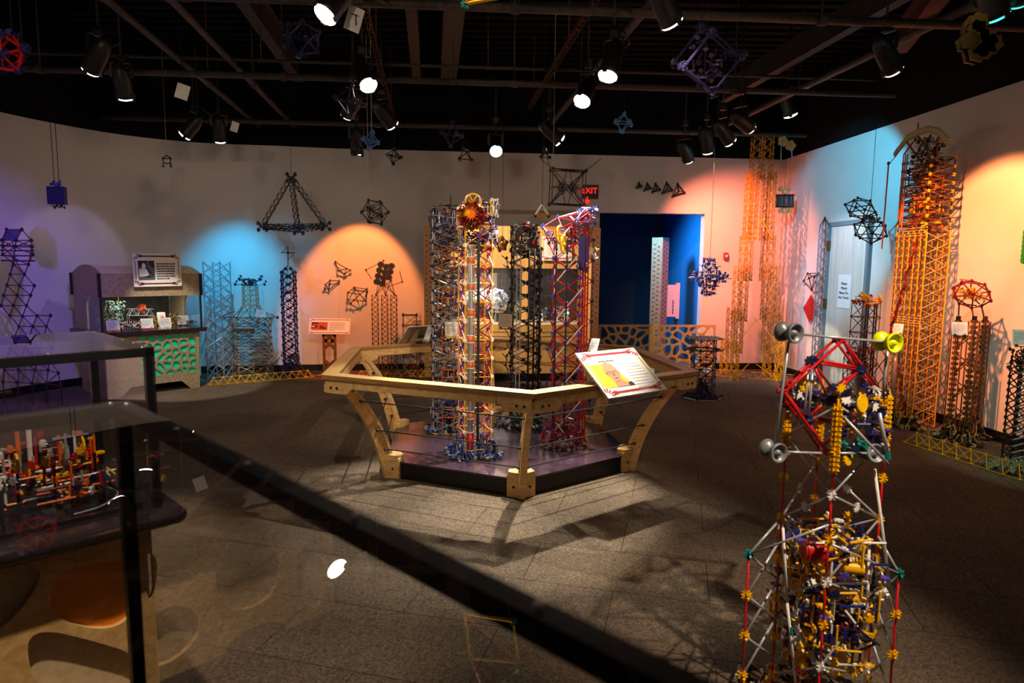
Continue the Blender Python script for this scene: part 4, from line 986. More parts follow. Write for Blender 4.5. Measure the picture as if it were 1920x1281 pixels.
b = MB(); c = Vector((sum(v.x for v in tp) / 4, sum(v.y for v in tp) / 4, zt)); 
for v in tp: b.rod(v, lerp(v, c, .7) + Zv * .02, 'navy', .006); b.knot(lerp(v, c, .6), 'navy', .02)
b.rod(c, T(540, 462, Ys), 'navy', .007); k = T(540, 474, Ys); b.rod(k - Vector((.10, 0, 0)), k + Vector((.10, 0, 0)), 'navy', .006); b.rod(k, k + Vector((0, .09, 0)), 'navy', .006); b.rod(k - Vector((.09, 0, 0)), T(540, 463, Ys), 'navy', .004); b.rod(k + Vector((.09, 0, 0)), T(541, 486, Ys), 'navy', .004); b.knot(k, 'navy', .024); b.build('antenna', root)
b = MB(); jumble(b, (c.x, c.y, .9), (.11, .12, 1.4), 34, 34, ['navy', 'blue', 'black'], ['navy', 'blue', 'black'], 113, (.05, .15)); b.build('inner_column', root)
b = MB(); pile(b, (c.x - .0, c.y - .02, 0), .26, .26, ['navy', 'black', 'darkgray', 'navy'], 120, 17, .006, .022); jumble(b, (c.x, c.y, .18), (.26, .22, .28), 30, 50, ['navy', 'black'], ['navy', 'black'], 114); b.build('foot', root)
b = MB(); 
for pts in (((525, 670, 8.95), (508, 690, 8.9), (500, 702, 8.85)), ((558, 672, 8.95), (566, 690, 8.95), (580, 702, 8.95))):
    b.tube(catmull([tuple(aty(x, y, Y)) for x, y, Y in pts], 5), .007, 'black')
b.build('feed_tube', root)
# purple zig-zag tower
nodes = [(45, 75), (150, 75), (12, 148), (110, 150), (215, 150), (20, 190), (100, 195), (220, 195), (20, 245), (95, 270), (225, 245), (95, 315), (195, 315), (70, 383), (168, 383), (48, 457), (133, 460), (235, 460), (25, 527), (118, 527), (210, 527), (8, 597), (92, 597), (182, 597), (68, 665), (155, 670), (255, 667), (347, 665), (130, 740), (225, 740), (318, 740), (100, 815), (200, 815), (300, 815), (380, 815), (70, 890), (170, 890), (270, 890), (360, 890), (45, 965), (145, 965), (250, 965), (340, 965), (30, 1040), (130, 1040), (240, 1040), (330, 1040), (400, 1060), (20, 1120), (120, 1125), (220, 1130), (320, 1130), (420, 1150)]
fl = aty(30, 600, 7.15); root = thing('zigzag_tower', 'purple-lit dark rod tower zigzagging upward at the edge of the photo', 'tower', (fl.x, 7.15, 0))
LA = [[aty(x / 3.66, 410 + y / 3.66, Y) for x, y in nodes] for Y in (7.02, 7.22)]
for li, l in enumerate(LA):
    b = MB()
    for i in range(len(l)):
        if l[i].z < .01: l[i].z = .01
        if i < 6 and i > 1 and False: continue
        b.knot(l[i], 'navy', .022)
        for j in range(i + 1, len(l)):
            dd = (l[i] - l[j]).length
            if dd < .205: b.rod(l[i], l[j], 'darkred' if (i + j) % 3 else 'purple', .0055)
    low = sorted(l, key=lambda v: v.z)[:5]
    for v in low: b.rod(v, (v.x, v.y, .002), 'navy', .006)
    b.build('lattice_side', root)
b = MB()
for a, c in zip(*LA): b.rod(a, c, 'purple', .005)
b.build('cross_tie', root)
b = MB()
for k in range(5):
    z = -.0 - k * .055
    for i, j in ((2, 3), (3, 4)):
        A, B_, = LA[0][i], LA[0][j]; A2, B2 = LA[1][i], LA[1][j]
        for s_ in range(6): t = s_ / 5; b.rod(lerp(A, A2, t) + Zv * z, lerp(B_, B2, t) + Zv * z, 'darkred' if s_ % 2 else 'purple', .0055); b.star(lerp(A, A2, t) + Zv * z, (0, 0, 1), 'navy', .022, .012); b.star(lerp(B_, B2, t) + Zv * z, (0, 0, 1), 'navy', .022, .012)
A, B_, C_, D_ = LA[0][0], LA[0][1], LA[0][3], LA[0][2]
for s_ in range(9): t = s_ / 8; b.rod(lerp(A, B_, t), lerp(D_, C_, t), 'purple', .005); b.rod(lerp(A, D_, t), lerp(B_, C_, t), 'purple', .005)
b.build('woven_panel', root)

# ================================================================ orange-lit area
root, p = base_thing('lectern_stand', 'printed panel on a cutout metal pedestal before the orange-lit wall', 620, 702, cat='information stand')
Yl = 9.12; w = aty(657, 620, Yl).x - aty(580, 620, Yl).x; c = aty(618, 612, Yl)
printed_panel(root, c + Zv * .0, (1, .02, 0), (0, .35, 1), w, (ztop(618, 598, Yl) - ztop(618, 626, Yl)) * 1.08, 'worker2', .015, 'print_rust', 'print_yellow', 9)
b = MB(); xa, xb = aty(606, 660, Yl).x, aty(631, 660, Yl).x; h0, h1 = .02, ztop(618, 626, Yl); ww = xb - xa
hl = []
def osh(z0, z1): return smooth_poly([(.03, z0), (ww - .03, z0), (ww - .03, z1), (ww / 2, z1 - .05), (.03, z1)], 2)
for zz in (.33, .62): hl.append(smooth_poly([(.035, zz - .2), (ww - .035, zz - .2), (ww - .05, zz - .05), (ww / 2, zz - .0), (.05, zz - .05)], 2))
hl.append(smooth_poly([(.05, h1 - .17), (ww / 2, h1 - .10), (ww - .05, h1 - .17), (ww - .035, .68), (.035, .68)], 2))
for s_ in (0, 1): x_ = xa + .016 + s_ * (ww - .032); b.box((x_, Yl - .015, (h0 + h1) / 2), (.032, .03, h1 - h0), 'walnut')
for zz in (.16, .46, h1 - .05):
    up_ = [(-.09, .055), (-.05, .05), (0, .018), (.05, .05), (.09, .055), (.09, .03), (.03, 0), (.09, -.03), (.09, -.055), (.05, -.05), (0, -.018), (-.05, -.05), (-.09, -.055), (-.09, -.03), (-.03, 0), (-.09, .03)]
    b.prism([(x * ww / .2, z * 1.5) for x, z in up_], ((xa + xb) / 2, Yl, zz), (1, 0, 0), (0, 0, 1), .025, 'walnut')
b.bar((xa, Yl - .015, h1 - .02), (xb, Yl - .015, h1 - .02), .03, .04, 'walnut', Zv); b.box(((xa + xb) / 2, Yl, .012), (.34, .3, .024), 'walnut'); b.build('pedestal', root)
root, p = base_thing('triple_tower', 'three slim lattice columns carrying a tilted gray connector block by the orange wall', 725, 700)
Yt = 9.05
for (xa, xb) in ((699, 708), (715, 726), (732, 744)):
    pass
bt = sq4((698, 709, 709, 698), (8.95, 8.95, 9.05, 9.05), .01)
for off in (0, 18, 35):
    bt = sq4((698 + off, 709 + off, 709 + off, 698 + off), (8.95, 8.95, 9.05, 9.05), .01); tp = [v.copy() for v in bt]
    for v in tp: v.z = ztop(720, 553, Yt)
    b = MB(); n = 17
    for i in range(4):
        b.rod(bt[i], tp[i], 'brown', .006)
        for j in range(n):
            a, c = lerp(bt[i], tp[i], j / n), lerp(bt[(i + 1) % 4], tp[(i + 1) % 4], (j + 1) / n); b.rod(a, c, 'brown', .0045); b.star(a, (0, 1, 0), 'brown', .014)
    b.build('lattice_column', root)
b = MB(); zt = ztop(720, 553, Yt)
for px in (705, 723, 740):
    a = aty(px, 553, Yt); b.knot(a, 'darkred', .02)
    for px2 in (711, 721, 733): b.rod(a, aty(px2, 526, Yt), 'darkgray', .005)
for px in (711, 721, 733): b.knot(aty(px, 526, Yt), 'darkgray', .02)
b.build('strut_crown', root)
b = MB(); c = aty(721, 511, Yt); ux = Vector((1, 0, -.12)).normalized(); uy = Vector((.25, 0, 1)).normalized(); s_ = .082
for i in range(-1, 2):
    for j in range(-2, 2):
        if i == 1 and j == -2: continue
        q_ = c + ux * i * s_ * .92 + uy * j * s_ * 1.0 + Vector((0, 0, (i % 2) * .02))
        b.star(q_, (0, 1, .1), 'darkgray', .045, .02, 10, .8); b.star(q_ + Vector((0, .06, 0)), (0, 1, .1), 'darkred', .045, .02, 10, .8)
b.rod(c - ux * .26, c - ux * .05 + uy * .16, 'darkred', .005); b.rod(c - ux * .26, c - ux * .15 - uy * .12, 'darkred', .005); b.rod(c + ux * .27 - uy * .1, c + ux * .2 + uy * .05, 'darkred', .005); b.rod(c + ux * .27 - uy * .1, c + ux * .08 - uy * .2, 'darkred', .005)
for e in (c - ux * .26, c + ux * .27 - uy * .1, c - ux * .05 + uy * .16): b.knot(e, 'darkred', .018)
b.build('gear_block', root)
root, p = base_thing('frame_tower', 'low open box tower of dark rods and orange connectors behind the wooden underside panel', 770, 702)
bt = sq4((756, 781, 781, 756), (9.0, 9.0, 9.2, 9.2), .01); tp = [v.copy() for v in bt]
for v in tp: v.z = ztop(770, 592, 9.0)
lattice_tower(root, bt, tp, 6, 'brown', 'tan', 'darkgray', 'darkred', 'Z', .007, .024)
b = MB(); jumble(b, (aty(782, 650, 9.1).x, 9.1, .5), (.14, .14, .8), 40, 40, ['orange', 'darkred'], ['orange', 'darkred', 'brown'], 119); b.rod((aty(782, 650, 9.1).x, 9.1, .003), (aty(782, 650, 9.1).x, 9.1, .3), 'darkred', .006); b.build('orange_infill', root)
# ================================================================ wooden wall cabinet with a window behind the railing
YK = 9.02
def kx(px, Y=YK): return aty(px, 560, Y).x
kt, kh, ks, kb = ztop(960, 424, YK), ztop(960, 503, YK), ztop(960, 606, YK), .09
xl, xr = kx(834), kx(1092)
kio = thing('wall_cabinet', 'large birch cabinet with a two-pane window and perforated corner posts behind the railing', 'display cabinet', ((xl + xr) / 2, YK, 0))
b = MB(); b.box(((xl + xr) / 2, YK + .02, (kt + kh) / 2), (xr - xl, .04, kt - kh), 'maple_light'); b.build('header_panel', kio)
b = MB(); b.box(((xl + xr) / 2, YK + .3, kt - .02), (xr - xl, .56, .03), 'birch_edge'); b.build('top_board', kio)
b = MB(); m0, m1 = kx(978), kx(991); b.box(((m0 + m1) / 2, YK + .03, (kh + ks) / 2), (m1 - m0, .06, kh - ks), 'maple_light')
b.box((xl + .02, YK + .03, (kh + ks) / 2), (.04, .06, kh - ks), 'maple_light'); b.box((xr - .02, YK + .03, (kh + ks) / 2), (.04, .06, kh - ks), 'maple_light'); b.box(((xl + xr) / 2, YK + .03, (kh + ks) / 2 + .0), (.001, .001, .001), 'maple_light'); b.build('window_frame', kio)
b = MB(); 
for a, c in ((xl, m0), (m1, xr)): b.add([(a, YK + .03, ks), (c, YK + .03, ks), (c, YK + .03, kh), (a, YK + .03, kh)], [(0, 1, 2, 3)], 'window_glass')
b.build('window_glass', kio)
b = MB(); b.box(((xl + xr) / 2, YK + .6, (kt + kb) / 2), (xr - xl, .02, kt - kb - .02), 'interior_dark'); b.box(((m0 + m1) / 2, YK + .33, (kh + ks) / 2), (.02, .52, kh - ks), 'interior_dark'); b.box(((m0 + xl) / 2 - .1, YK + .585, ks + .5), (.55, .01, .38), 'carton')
for x in (xl + .01, xr - .01): b.box((x, YK + .32, (kt + kb) / 2), (.02, .56, kt - kb - .05), 'birch_edge')
b.build('cabinet_interior', kio)
b = MB(); n = 16; pts = []
for i in range(n + 1):
    t = i / n * 2 - 1; pts.append(((xl + xr) / 2 + t * (xr - xl) / 2 * 1.05, YK - .26 * (1 - t * t)))
for i in range(n):
    (x0, y0), (x1, y1) = pts[i], pts[i + 1]; t0 = abs(i / n * 2 - 1); z0 = kb + .03; z1 = z0
    b.add([(x0, y0, z0), (x1, y1, z1), (x1, y1, ks), (x0, y0, ks)], [(0, 1, 2, 3)], 'maple_light', True)
b.add([(p[0], p[1], ks) for p in pts] + [(xr, YK + .6, ks), (xl, YK + .6, ks)], [tuple(range(n + 3))], 'birch_pale')
b.add([(p[0], p[1], kb + .03) for p in pts] + [(xr, YK + .6, kb + .03), (xl, YK + .6, kb + .03)], [tuple(range(n + 2, -1, -1))], 'birch_edge'); b.build('bowed_front', kio)
b = MB(); b.box(((xl + xr) / 2, YK + .2, .06), ((xr - xl) * .86, .6, .12), 'base_black'); b.build('plinth', kio)
b = MB()
for z in (ks - .10, ks - .16, kb + .18):
    for i in range(n): b.bar((pts[i][0], pts[i][1] - .003, z), (pts[i + 1][0], pts[i + 1][1] - .003, z), .004, .007, 'birch_edge', Zv)
for i in (5, 8, 11): b.bar((pts[i][0], pts[i][1] - .003, ks - .16), (pts[i][0], pts[i][1] - .003, kb + .18), .007, .004, 'birch_edge', (1, 0, 0))
b.build('panel_groove', kio)
def perforated_post(root, px, Y, z0, z1, w=.19, woodm='maple_light'):
    x = aty(px, 560, Y).x; c = Vector((x, Y, 0)); rows = int((z1 - z0 - .08) / .075)
    for s_ in (-1, 1):
        ux = Vector((s_ * .7071, .7071, 0)); b = MB(); holes = []
        for i in range(rows):
            for j in range(2):
                zz = .05 + i * .075 + (.037 if j else 0); xx = w * (.3 + .4 * j)
                holes.append([(xx - .034, zz - .004), (xx - .02, zz + .014), (xx, zz + .022), (xx + .022, zz + .014), (xx + .034, zz - .006), (xx + .012, zz + .006), (xx - .012, zz + .006)])
        if s_ > 0: plate(b, [(0, 0), (w, 0), (w, z1 - z0), (0, z1 - z0)], holes, c + Zv * z0, ux, Zv, .012, woodm)
        else: plate(b, [(0, 0), (w, 0), (w, z1 - z0), (0, z1 - z0)], holes, c + Zv * z0, ux, Zv, .012, woodm)
        b.build('perforated_face', root)
    b = MB(); b.box((x, Y + w * .72, (z0 + z1) / 2), (w * .84, w * .84, z1 - z0 - .01), 'interior_dark', Matrix.Rotation(R_(45), 3, 'Z')); b.build('hole_shade_core', root)  # added dark core: the shade inside the holes put into its colour
for px in (811, 1106):
    sub = perforated_post(kio, px, YK - .06, .02, ztop(811, 423, YK - .06))
L = lamp('cabinet_light', 'AREA', ((xl + m0) / 2, YK + .2, kh + .02), ((xl + m0) / 2, YK + .3, 0), 10, (1, .95, .88), size=(.9, .15)); L = lamp('cabinet_light', 'AREA', ((m1 + xr) / 2, YK + .2, kh + .02), ((xr + m1) / 2, YK + .3, 0), 3, (1, .93, .85), size=(.6, .15))
# what stands in the cabinet window
zs = ks + .002
def in_win(px, py, Y): v = aty(px, py, Y); v.z = zs; return v
root = thing('wire_globe', 'white and blue globe of connectors behind the cabinet window', 'model', in_win(932, 600, YK + .26)); c = aty(931, 565, YK + .26); q = random.Random(31); b = MB()
for i in range(150):
    d = Vector((q.gauss(0, 1), q.gauss(0, 1), q.gauss(0, 1))).normalized(); e = Vector((q.gauss(0, 1), q.gauss(0, 1), q.gauss(0, 1))).normalized()
    b.star(c + d * .17, d, q.choice(['white', 'white', 'silver', 'lightblue', 'white']), .03, .008); t_ = d.cross(e).normalized(); b.rod(c + d * .17, c + (d * .17 + t_ * .07), q.choice(['white', 'lightblue', 'white']), .006)
b.build('globe', root); b = MB(); b.cone((c.x, c.y, zs), (c.x, c.y, c.z - .1), .1, .03, 'darkgray'); b.build('pedestal', root)
root = thing('light_board', 'bright white board beside the connector globe behind the cabinet window', 'board', in_win(880, 600, YK + .4)); a, c2 = aty(868, 541, YK + .4), aty(916, 562, YK + .4); b = MB(); b.box(((a.x + c2.x) / 2, YK + .4, (a.z + c2.z) / 2), (c2.x - a.x, .012, a.z - c2.z), 'card_white'); b.build('board', root); b = MB()
for x in (a.x + .08, c2.x - .08): b.rod((x, YK + .41, zs), (x, YK + .41, c2.z + .02), 'black', .006)
b.build('stand', root)
def wmodel(label, px, py, w, h, ms, cm, seed, Y=YK + .25):
    base = in_win(px, py, Y); root = thing('model_machine', label, 'model', base); b = MB(); jumble(b, base + Zv * (h / 2 + .01), (w, w * .7, h - .02), 40, 40, ms, cm, seed, r=.004, cr=.018); b.rod(base, base + Zv * h * .5, ms[0], .005); b.build('body', root)
wmodel('white and gray connector model at the crane tower side of the cabinet window', 1052, 600, .22, .22, ['white', 'silver'], ['white', 'silver', 'gray'], 131)
wmodel('blue and yellow connector model in the darker pane of the cabinet window', 1012, 600, .2, .2, ['lightblue', 'teal'], ['lightblue', 'yellow', 'white'], 132)
wmodel('dull olive connector model beside the middle post of the cabinet window', 966, 603, .14, .28, ['tan', 'palegreen'], ['tan', 'palegreen', 'white'], 133)
card('sign_card', 'small white card low in the darker pane of the cabinet window', in_win(1011, 604, YK + .12), 0, .2, .1, .12, 'black')
sg = thing('cabinet_sign', 'white sign with red corner marks on the birch cabinet header', 'sign', (kx(1052), YK - .01, ztop(1052, 500, YK)))
tl, tr, bl = aty(1022, 443, YK - .03), aty(1070, 443, YK - .03), aty(1018, 489, YK - .045)
printed_panel(sg, ((bl + tr) / 2), (1, 0, 0), (0, .1, 1), tr.x - tl.x + .06, tl.z - bl.z, 'plain', .012, 'print_red', 'print_yellow', 15)

# ================================================================ organic screen before the passage, post and sign behind it
scr = thing('cellular_screen', 'birch screen with organic cell openings standing across the blue passage', 'screen', bw(1225, 690, .3) * Vector((1, 1, 0)) if False else Vector((bw(1225, 690, .3).x, bw(1225, 690, .3).y, 0)))
zt = bw(1225, 609, .3).z; A = bw(1121, 640, .3); Bm = bw(1222, 640, .3); Cc = bw(1341, 640, .3); q = random.Random(5); ux = -BWD
for a, c in ((A, Bm), (Bm, Cc)):
    w = (c - a).length - .012; h = zt - .06; nx, nz = 7, 6
    seeds = [(w * (i + .5 + q.uniform(-.42, .42)) / nx, h * (j + .5 + q.uniform(-.42, .42)) / nz) for i in range(nx) for j in range(nz)]
    seeds = [s_ for s_ in seeds if q.random() < .8]
    b = MB(); plate(b, [(0, 0), (w, 0), (w, h), (0, h)], voronoi_cells(seeds, w, h, .03, .035), Vector((a.x, a.y, .06)) + ux * .006, ux, Zv, .02, 'maple_light'); b.build('cell_panel', scr)
for p in (A + ux * .1, Bm, Cc - ux * .1): b = MB(); b.bar((p.x, p.y, .035) + BWN * .14 if False else Vector((p.x, p.y, .035)) + BWN * .14, Vector((p.x, p.y, .035)) - BWN * .14, .03, .07, 'white'); b.build('foot', scr)
pp = thing('perforated_post', 'perforated wooden post standing inside the blue passage', 'post', (aty(1238, 500, 11.0).x, 11.08, 0)); perforated_post(pp, 1238, 11.0, .002, ztop(1238, 445, 11.0), .2, 'plywood_gray')
root = thing('passage_sign', 'white sign board with black vertical lettering beside the post in the passage', 'sign', (aty(1262, 500, 11.3).x, 11.3, 0)); a, c = aty(1251, 534, 11.3), aty(1266, 594, 11.3)
b = MB(); b.box(((a.x + c.x) / 2, 11.3, (a.z + c.z) / 2), (c.x - a.x, .05, a.z - c.z), 'card_white'); b.box((c.x + .03, 11.34, (a.z + c.z) / 2), (.06, .12, (a.z - c.z) * 1.12), 'card_white'); b.build('board', root)
b = MB(); P_ = lambda x, y: Vector(((a.x + c.x) / 2 + .025 + y, 11.274, (a.z + c.z) / 2 + x)); greek_lines(b, lambda x, y: P_(x, y), -.23, .23, .012, 1, .03, .02, 'print_dark', .02, 3); b.build('lettering', root)
b = MB(); b.box((c.x + .03, 11.36, c.z / 2), (.05, .05, c.z), 'interior_dark'); b.build('stand', root)

# ================================================================ signs and fittings on the back wall
root = thing('exit_sign', 'lit red EXIT sign with a downward arrow on the back wall', 'exit sign', bw(1107, 360, .04)); c = bw(1107, 360, .03); rot = Matrix((-BWD, BWN, Zv)).transposed()
wS, hS = (bw(1121, 360, .03) - bw(1092, 360, .03)).length, bw(1107, 347, .03).z - bw(1107, 373, .03).z
b = MB(); b.box(c, (wS, .05, hS), 'exit_body', rot); b.build('housing', root); b = MB(); text(b, 'EXIT', c + BWN * .028 + Zv * .012 + BWD * .02, -BWD, Zv, .118, 'exit_red', .006); b.build('letters', root)
b = MB(); o_ = c + BWN * .028 - Zv * (hS * .62) + BWD * .05; b.poly([o_ + BWD * .045, o_ - Zv * .05, o_ - BWD * .045], 'exit_red'); b.bar(o_ + Zv * .05, o_, .02, .004, 'exit_red', BWN); b.build('arrow', root)
root = thing('wall_alarm', 'small red alarm box on the back wall by the passage', 'alarm', bw(1361, 480, .03)); b = MB(); c = bw(1361, 480, .025); b.box(c, (.06, .05, .10), 'alarm', rot); b.build('housing', root); b = MB(); b.box(c + BWN * .027, (.035, .006, .035), 'white', rot); b.build('strobe', root)

# ================================================================ hanging and wall-mounted rod polyhedra
PH = (1 + 5 ** .5) / 2
SH = {'tetra': [(1, 1, 1), (1, -1, -1), (-1, 1, -1), (-1, -1, 1)], 'octa': [(1, 0, 0), (-1, 0, 0), (0, 1, 0), (0, -1, 0), (0, 0, 1), (0, 0, -1)],
      'icosa': [(0, s, t * PH) for s in (-1, 1) for t in (-1, 1)] + [(s, t * PH, 0) for s in (-1, 1) for t in (-1, 1)] + [(t * PH, 0, s) for s in (-1, 1) for t in (-1, 1)],
      'cube': [(x, y, z) for x in (-1, 1) for y in (-1, 1) for z in (-1, 1)]}
def shape(kind, c, R, rot=(0, 0, 0), sc=(1, 1, 1)):
    from mathutils import Euler
    M = Euler(rot).to_matrix(); vs = [M @ Vector((v[0] * sc[0], v[1] * sc[1], v[2] * sc[2])) for v in [Vector(v).normalized() for v in SH[kind]]]; raw = [Vector(v).normalized() for v in SH[kind]]
    dm = min((raw[i] - raw[j]).length for i in range(len(raw)) for j in range(i)); E = [(j, i) for i in range(len(raw)) for j in range(i) if (raw[i] - raw[j]).length < dm * 1.05]
    return [Vector(c) + v * R for v in vs], E
def hang(root, p, top=None, m='cord', r=.0025):
    b = MB(); b.rod(p, (p[0], p[1], top or DK - .001), m, r, 5); b.build('hanging_cord', root)
def wire(name, label, kind, px, py, Y, R, rodm, connm, rot=(0, 0, 0), sc=(1, 1, 1), r=.005, cr=.02, cord=True, group=None, extra=None, cordm='cord', cat='rod polyhedron', cluster=1, top=None):
    c = aty(px, py, Y); V, E = shape(kind, c, R, rot, sc); root = thing(name, label, cat, c, 0, group); b = MB()
    for i, j in E: b.rod(V[i], V[j], rodm, r)
    b.build('frame_rods', root); b = MB()
    for v in V:
        b.knot(v, connm, cr)
        if cluster > 1:
            for k in range(cluster - 1): d = Vector((RND.gauss(0, 1), RND.gauss(0, 1), RND.gauss(0, 1))).normalized(); b.star(v + d * cr * 1.1, d, connm, cr)
    b.build('connectors', root)
    if extra: extra(root, c, V)
    if cord: hang(root, max(V, key=lambda v: v.z), top, cordm)
    return root
def inner(ms, cm, n, k, s):
    def f(root, c, V): b = MB(); jumble(b, c, (s, s, s), n, k, ms, cm, 140 + n, (.05, .14), .005, .02, False); b.build('inner_cluster', root)
    return f
# the big tetrahedron built of slender trusses
Yq = 8.3; apex = aty(546, 333, Yq); bl_, br_, bf = aty(492, 425, Yq), aty(611, 424, Yq), aty(560, 431, Yq - .35); root = thing('truss_tetrahedron', 'large dark triangular pyramid of slender trusses hanging before the cyan-lit wall', 'rod polyhedron', apex)
for a, c in ((apex, bl_), (apex, br_), (apex, bf), (bl_, br_), (bl_, bf), (bf, br_)):
    b = MB(); d = (c - a); L = d.length; u, w, _ = frame_of(d); n = max(6, int(L / .09)); off = [(u * math.cos(t) + w * math.sin(t)) * .035 for t in (0, 2.1, 4.2)]
    for k in range(3):
        b.rod(a + off[k], c + off[k], 'black' if a is not apex else 'brown', .004)
        for i in range(n): b.rod(lerp(a, c, i / n) + off[k], lerp(a, c, (i + 1) / n) + off[(k + 1) % 3], 'black', .0045); b.star(lerp(a, c, i / n) + off[k], d, 'black', .014)
    b.build('truss_edge', root)
for v in (apex, bl_, br_, bf):
    b = MB()
    for dx in (-1, 1):
        for dz in (-1, 1): b.knot(v + Vector((dx * .05, .0, dz * .04)), 'navy', .03)
        b.rod(v + Vector((dx * .05, 0, .04)), v + Vector((-dx * .05, 0, -.04)), 'black', .006)
    b.build('corner_joint', root)
hang(root, apex)
wire('wire_icosahedron', 'dark icosahedron of rods with a tangled core hanging above the orange-lit wall', 'icosa', 703, 398, 8.2, .165, 'black', 'black', (.0, .53, .1), r=.005, cr=.024, extra=inner(['black', 'brown'], ['black'], 22, 9, .16), cordm='card_white')
def net(root, c, V):
    b = MB()
    for s_ in (-1, 1): b.ring(c + Vector((s_ * .06, 0, 0)), (0, 1, 0), .042, .007, 'black', 10, 5); [b.star(c + Vector((s_ * .06 + .042 * math.cos(k * 1.05), 0, .042 * math.sin(k * 1.05))), (0, 1, 0), 'black', .016, .03) for k in range(6)]; [b.rod(c + Vector((s_ * .06, 0, 0)), c + Vector((s_ * .06 + .08 * math.cos(k * .52), 0, .08 * math.sin(k * .52))), 'black', .004) for k in range(12)]
    mids = [(V[i] + V[j]) / 2 for i, j in ((0, 4), (1, 5), (2, 6), (3, 7), (0, 1), (2, 3), (4, 5), (6, 7))]
    for v in V + mids: b.rod(c + Vector((.06 if v.x > c.x else -.06, 0, 0)), v, 'black', .004)
    for i, j in ((0, 5), (4, 1), (2, 7), (6, 3), (0, 6), (4, 2), (1, 7), (5, 3)): b.rod(V[i], V[j], 'black', .004)
    for v, e in ((V[1], (-.14, 0, .1)), (V[5], (.16, -.05, .13)), (V[3], (-.05, 0, .16)), (V[7], (.16, 0, .12))): b.rod(v, v + Vector(e), 'black', .004)
    b.build('spoke_web', root)
wire('square_web', 'black square frame filled with spokes hanging before the EXIT sign', 'cube', 1064, 352, 7.6, .335, 'black', 'black', (.0, .03, .16), (1, .35, 1), .006, .026, extra=net, cordm='card_white')
b = MB(); root = thing('triangle_frame', 'small cream and yellow triangle hanging at the corner of the black square web', 'rod polyhedron', aty(1017, 384, 6.6)); P3 = [aty(1017, 384, 6.6), aty(1004, 403, 6.6), aty(1029, 403, 6.6)]
for dy in (0, .07):
    for i in range(3): b.rod(P3[i] + Vector((0, dy, 0)), P3[(i + 1) % 3] + Vector((0, dy, 0)), 'white' if i != 1 else 'yellow', .011)
b.build('frame_rods', root); b = MB()
for v in P3: b.rod(v, v + Vector((0, .07, 0)), 'black', .012); b.knot(v + Vector((0, .03, -.012)), 'black', .02)
b.build('connectors', root); hang(root, P3[0] + Vector((0, .035, 0)))
for px, py, Y, R, rm, cm, lab, kind in ((695, 264, 6.4, .075, 'lightblue', 'lightblue', 'bright blue small octahedron lit under the cluster of spotlights', 'octa'), (738, 293, 8.0, .085, 'black', 'black', 'small black octahedron just below the bright blue one', 'octa'), (873, 290, 7.6, .09, 'black', 'black', 'small black tetrahedron between two spotlights at the top of the wall', 'tetra'),
        (847, 252, 7.2, .12, 'navy', 'blue', 'faint blue octahedron in the dark above the yellow tower', 'octa'), (1168, 230, 6.4, .085, 'lightblue', 'lightblue', 'blue and white octahedron hanging in the dark above the passage', 'octa'), (1022, 289, 7.6, .06, 'black', 'black', 'tiny black pair of joints at the top edge of the wall above the square web', 'tetra'),
        (657, 190, 5.6, .12, 'navy', 'navy', 'faint navy octahedron beside the cluster of spotlights', 'octa'), (672, 285, 8.0, .07, 'black', 'navy', 'tiny dark tetrahedron touching the lowest spotlight of the cluster', 'tetra')):
    wire('wire_octahedron' if kind == 'octa' else 'wire_tetrahedron', lab, kind, px, py, Y, R, rm, cm, (.1, .1, .4 + R), r=.006, cr=.022, cluster=3, cordm='card_white' if px in (695,) else 'cord')
wire('wire_icosahedron', 'faint dark blue icosahedron among the roof beams', 'icosa', 568, 72, 5.2, .135, 'navy', 'blue', (.3, .2, .1), r=.007, cr=.024, cluster=2, extra=inner(['navy'], ['navy'], 5, 2, .1))
wire('wire_cube', 'big purple cube with diagonals in the dark roof space', 'cube', 1326, 112, 4.7, .24, 'dusk_purple', 'dusk_purple', (.5, .55, .3), r=.009, cr=.03, cluster=4, extra=inner(['dusk_purple', 'navy'], ['dusk_purple', 'navy'], 14, 24, .24))
wire('wire_icosahedron', 'red rods and blue joints cut off by the picture edge near the ceiling', 'icosa', 2, 96, 4.2, .13, 'red', 'blue', (.2, .4, .2), r=.008, cr=.03, cluster=3)
# yellow joints hanging near the teal spotlight
root = thing('yellow_cross', 'dim yellow blocky cross of connector plates hanging under the teal spotlight', 'rod shape', aty(1840, 70, 3.7)); b = MB()
for px, py in ((1835, 42), (1832, 56), (1838, 70), (1822, 76), (1852, 74), (1836, 86), (1848, 92), (1834, 98), (1862, 82)): 
    v = aty(px, py, 3.7); b.star(v, (0, 1, 0), 'ochre', .055, .02, 6, .8); b.star(v + Vector((0, .05, 0)), (0, 1, 0), 'ochre', .055, .02, 6, .8); b.rod(v, v + Vector((0, .05, 0)), 'brown', .02)
b.build('connector_plates', root); hang(root, aty(1835, 36, 3.7))
root = thing('yellow_linkage', 'two yellow connector rosettes with dangling gray rods above the tall corner tower', 'rod shape', aty(1474, 268, 8.9))
for cx_, cy_ in ((1468, 265), (1482, 273)):
    b = MB()
    for k in range(5): v = aty(cx_ + 6 * math.cos(k * 1.26), cy_ + 6 * math.sin(k * 1.26), 8.9); b.star(v, (0, 1, 0), 'tan', .035, .02)
    b.rod(aty(cx_, cy_, 8.9), aty(cx_ + 3, cy_ + 4, 8.9), 'tan', .01); b.build('rosette', root)
b = MB(); b.rod(aty(1468, 265, 8.9), aty(1482, 273, 8.9), 'tan', .012); b.build('link_rod', root)
for p_, q_ in (((1465, 270), (1464, 301)), ((1484, 275), (1485, 295))): b = MB(); b.rod(aty(*p_, 8.9), aty(*q_, 8.9), 'gray', .008); b.build('dangling_rod', root); hang(root, aty(1468, 262, 8.9))
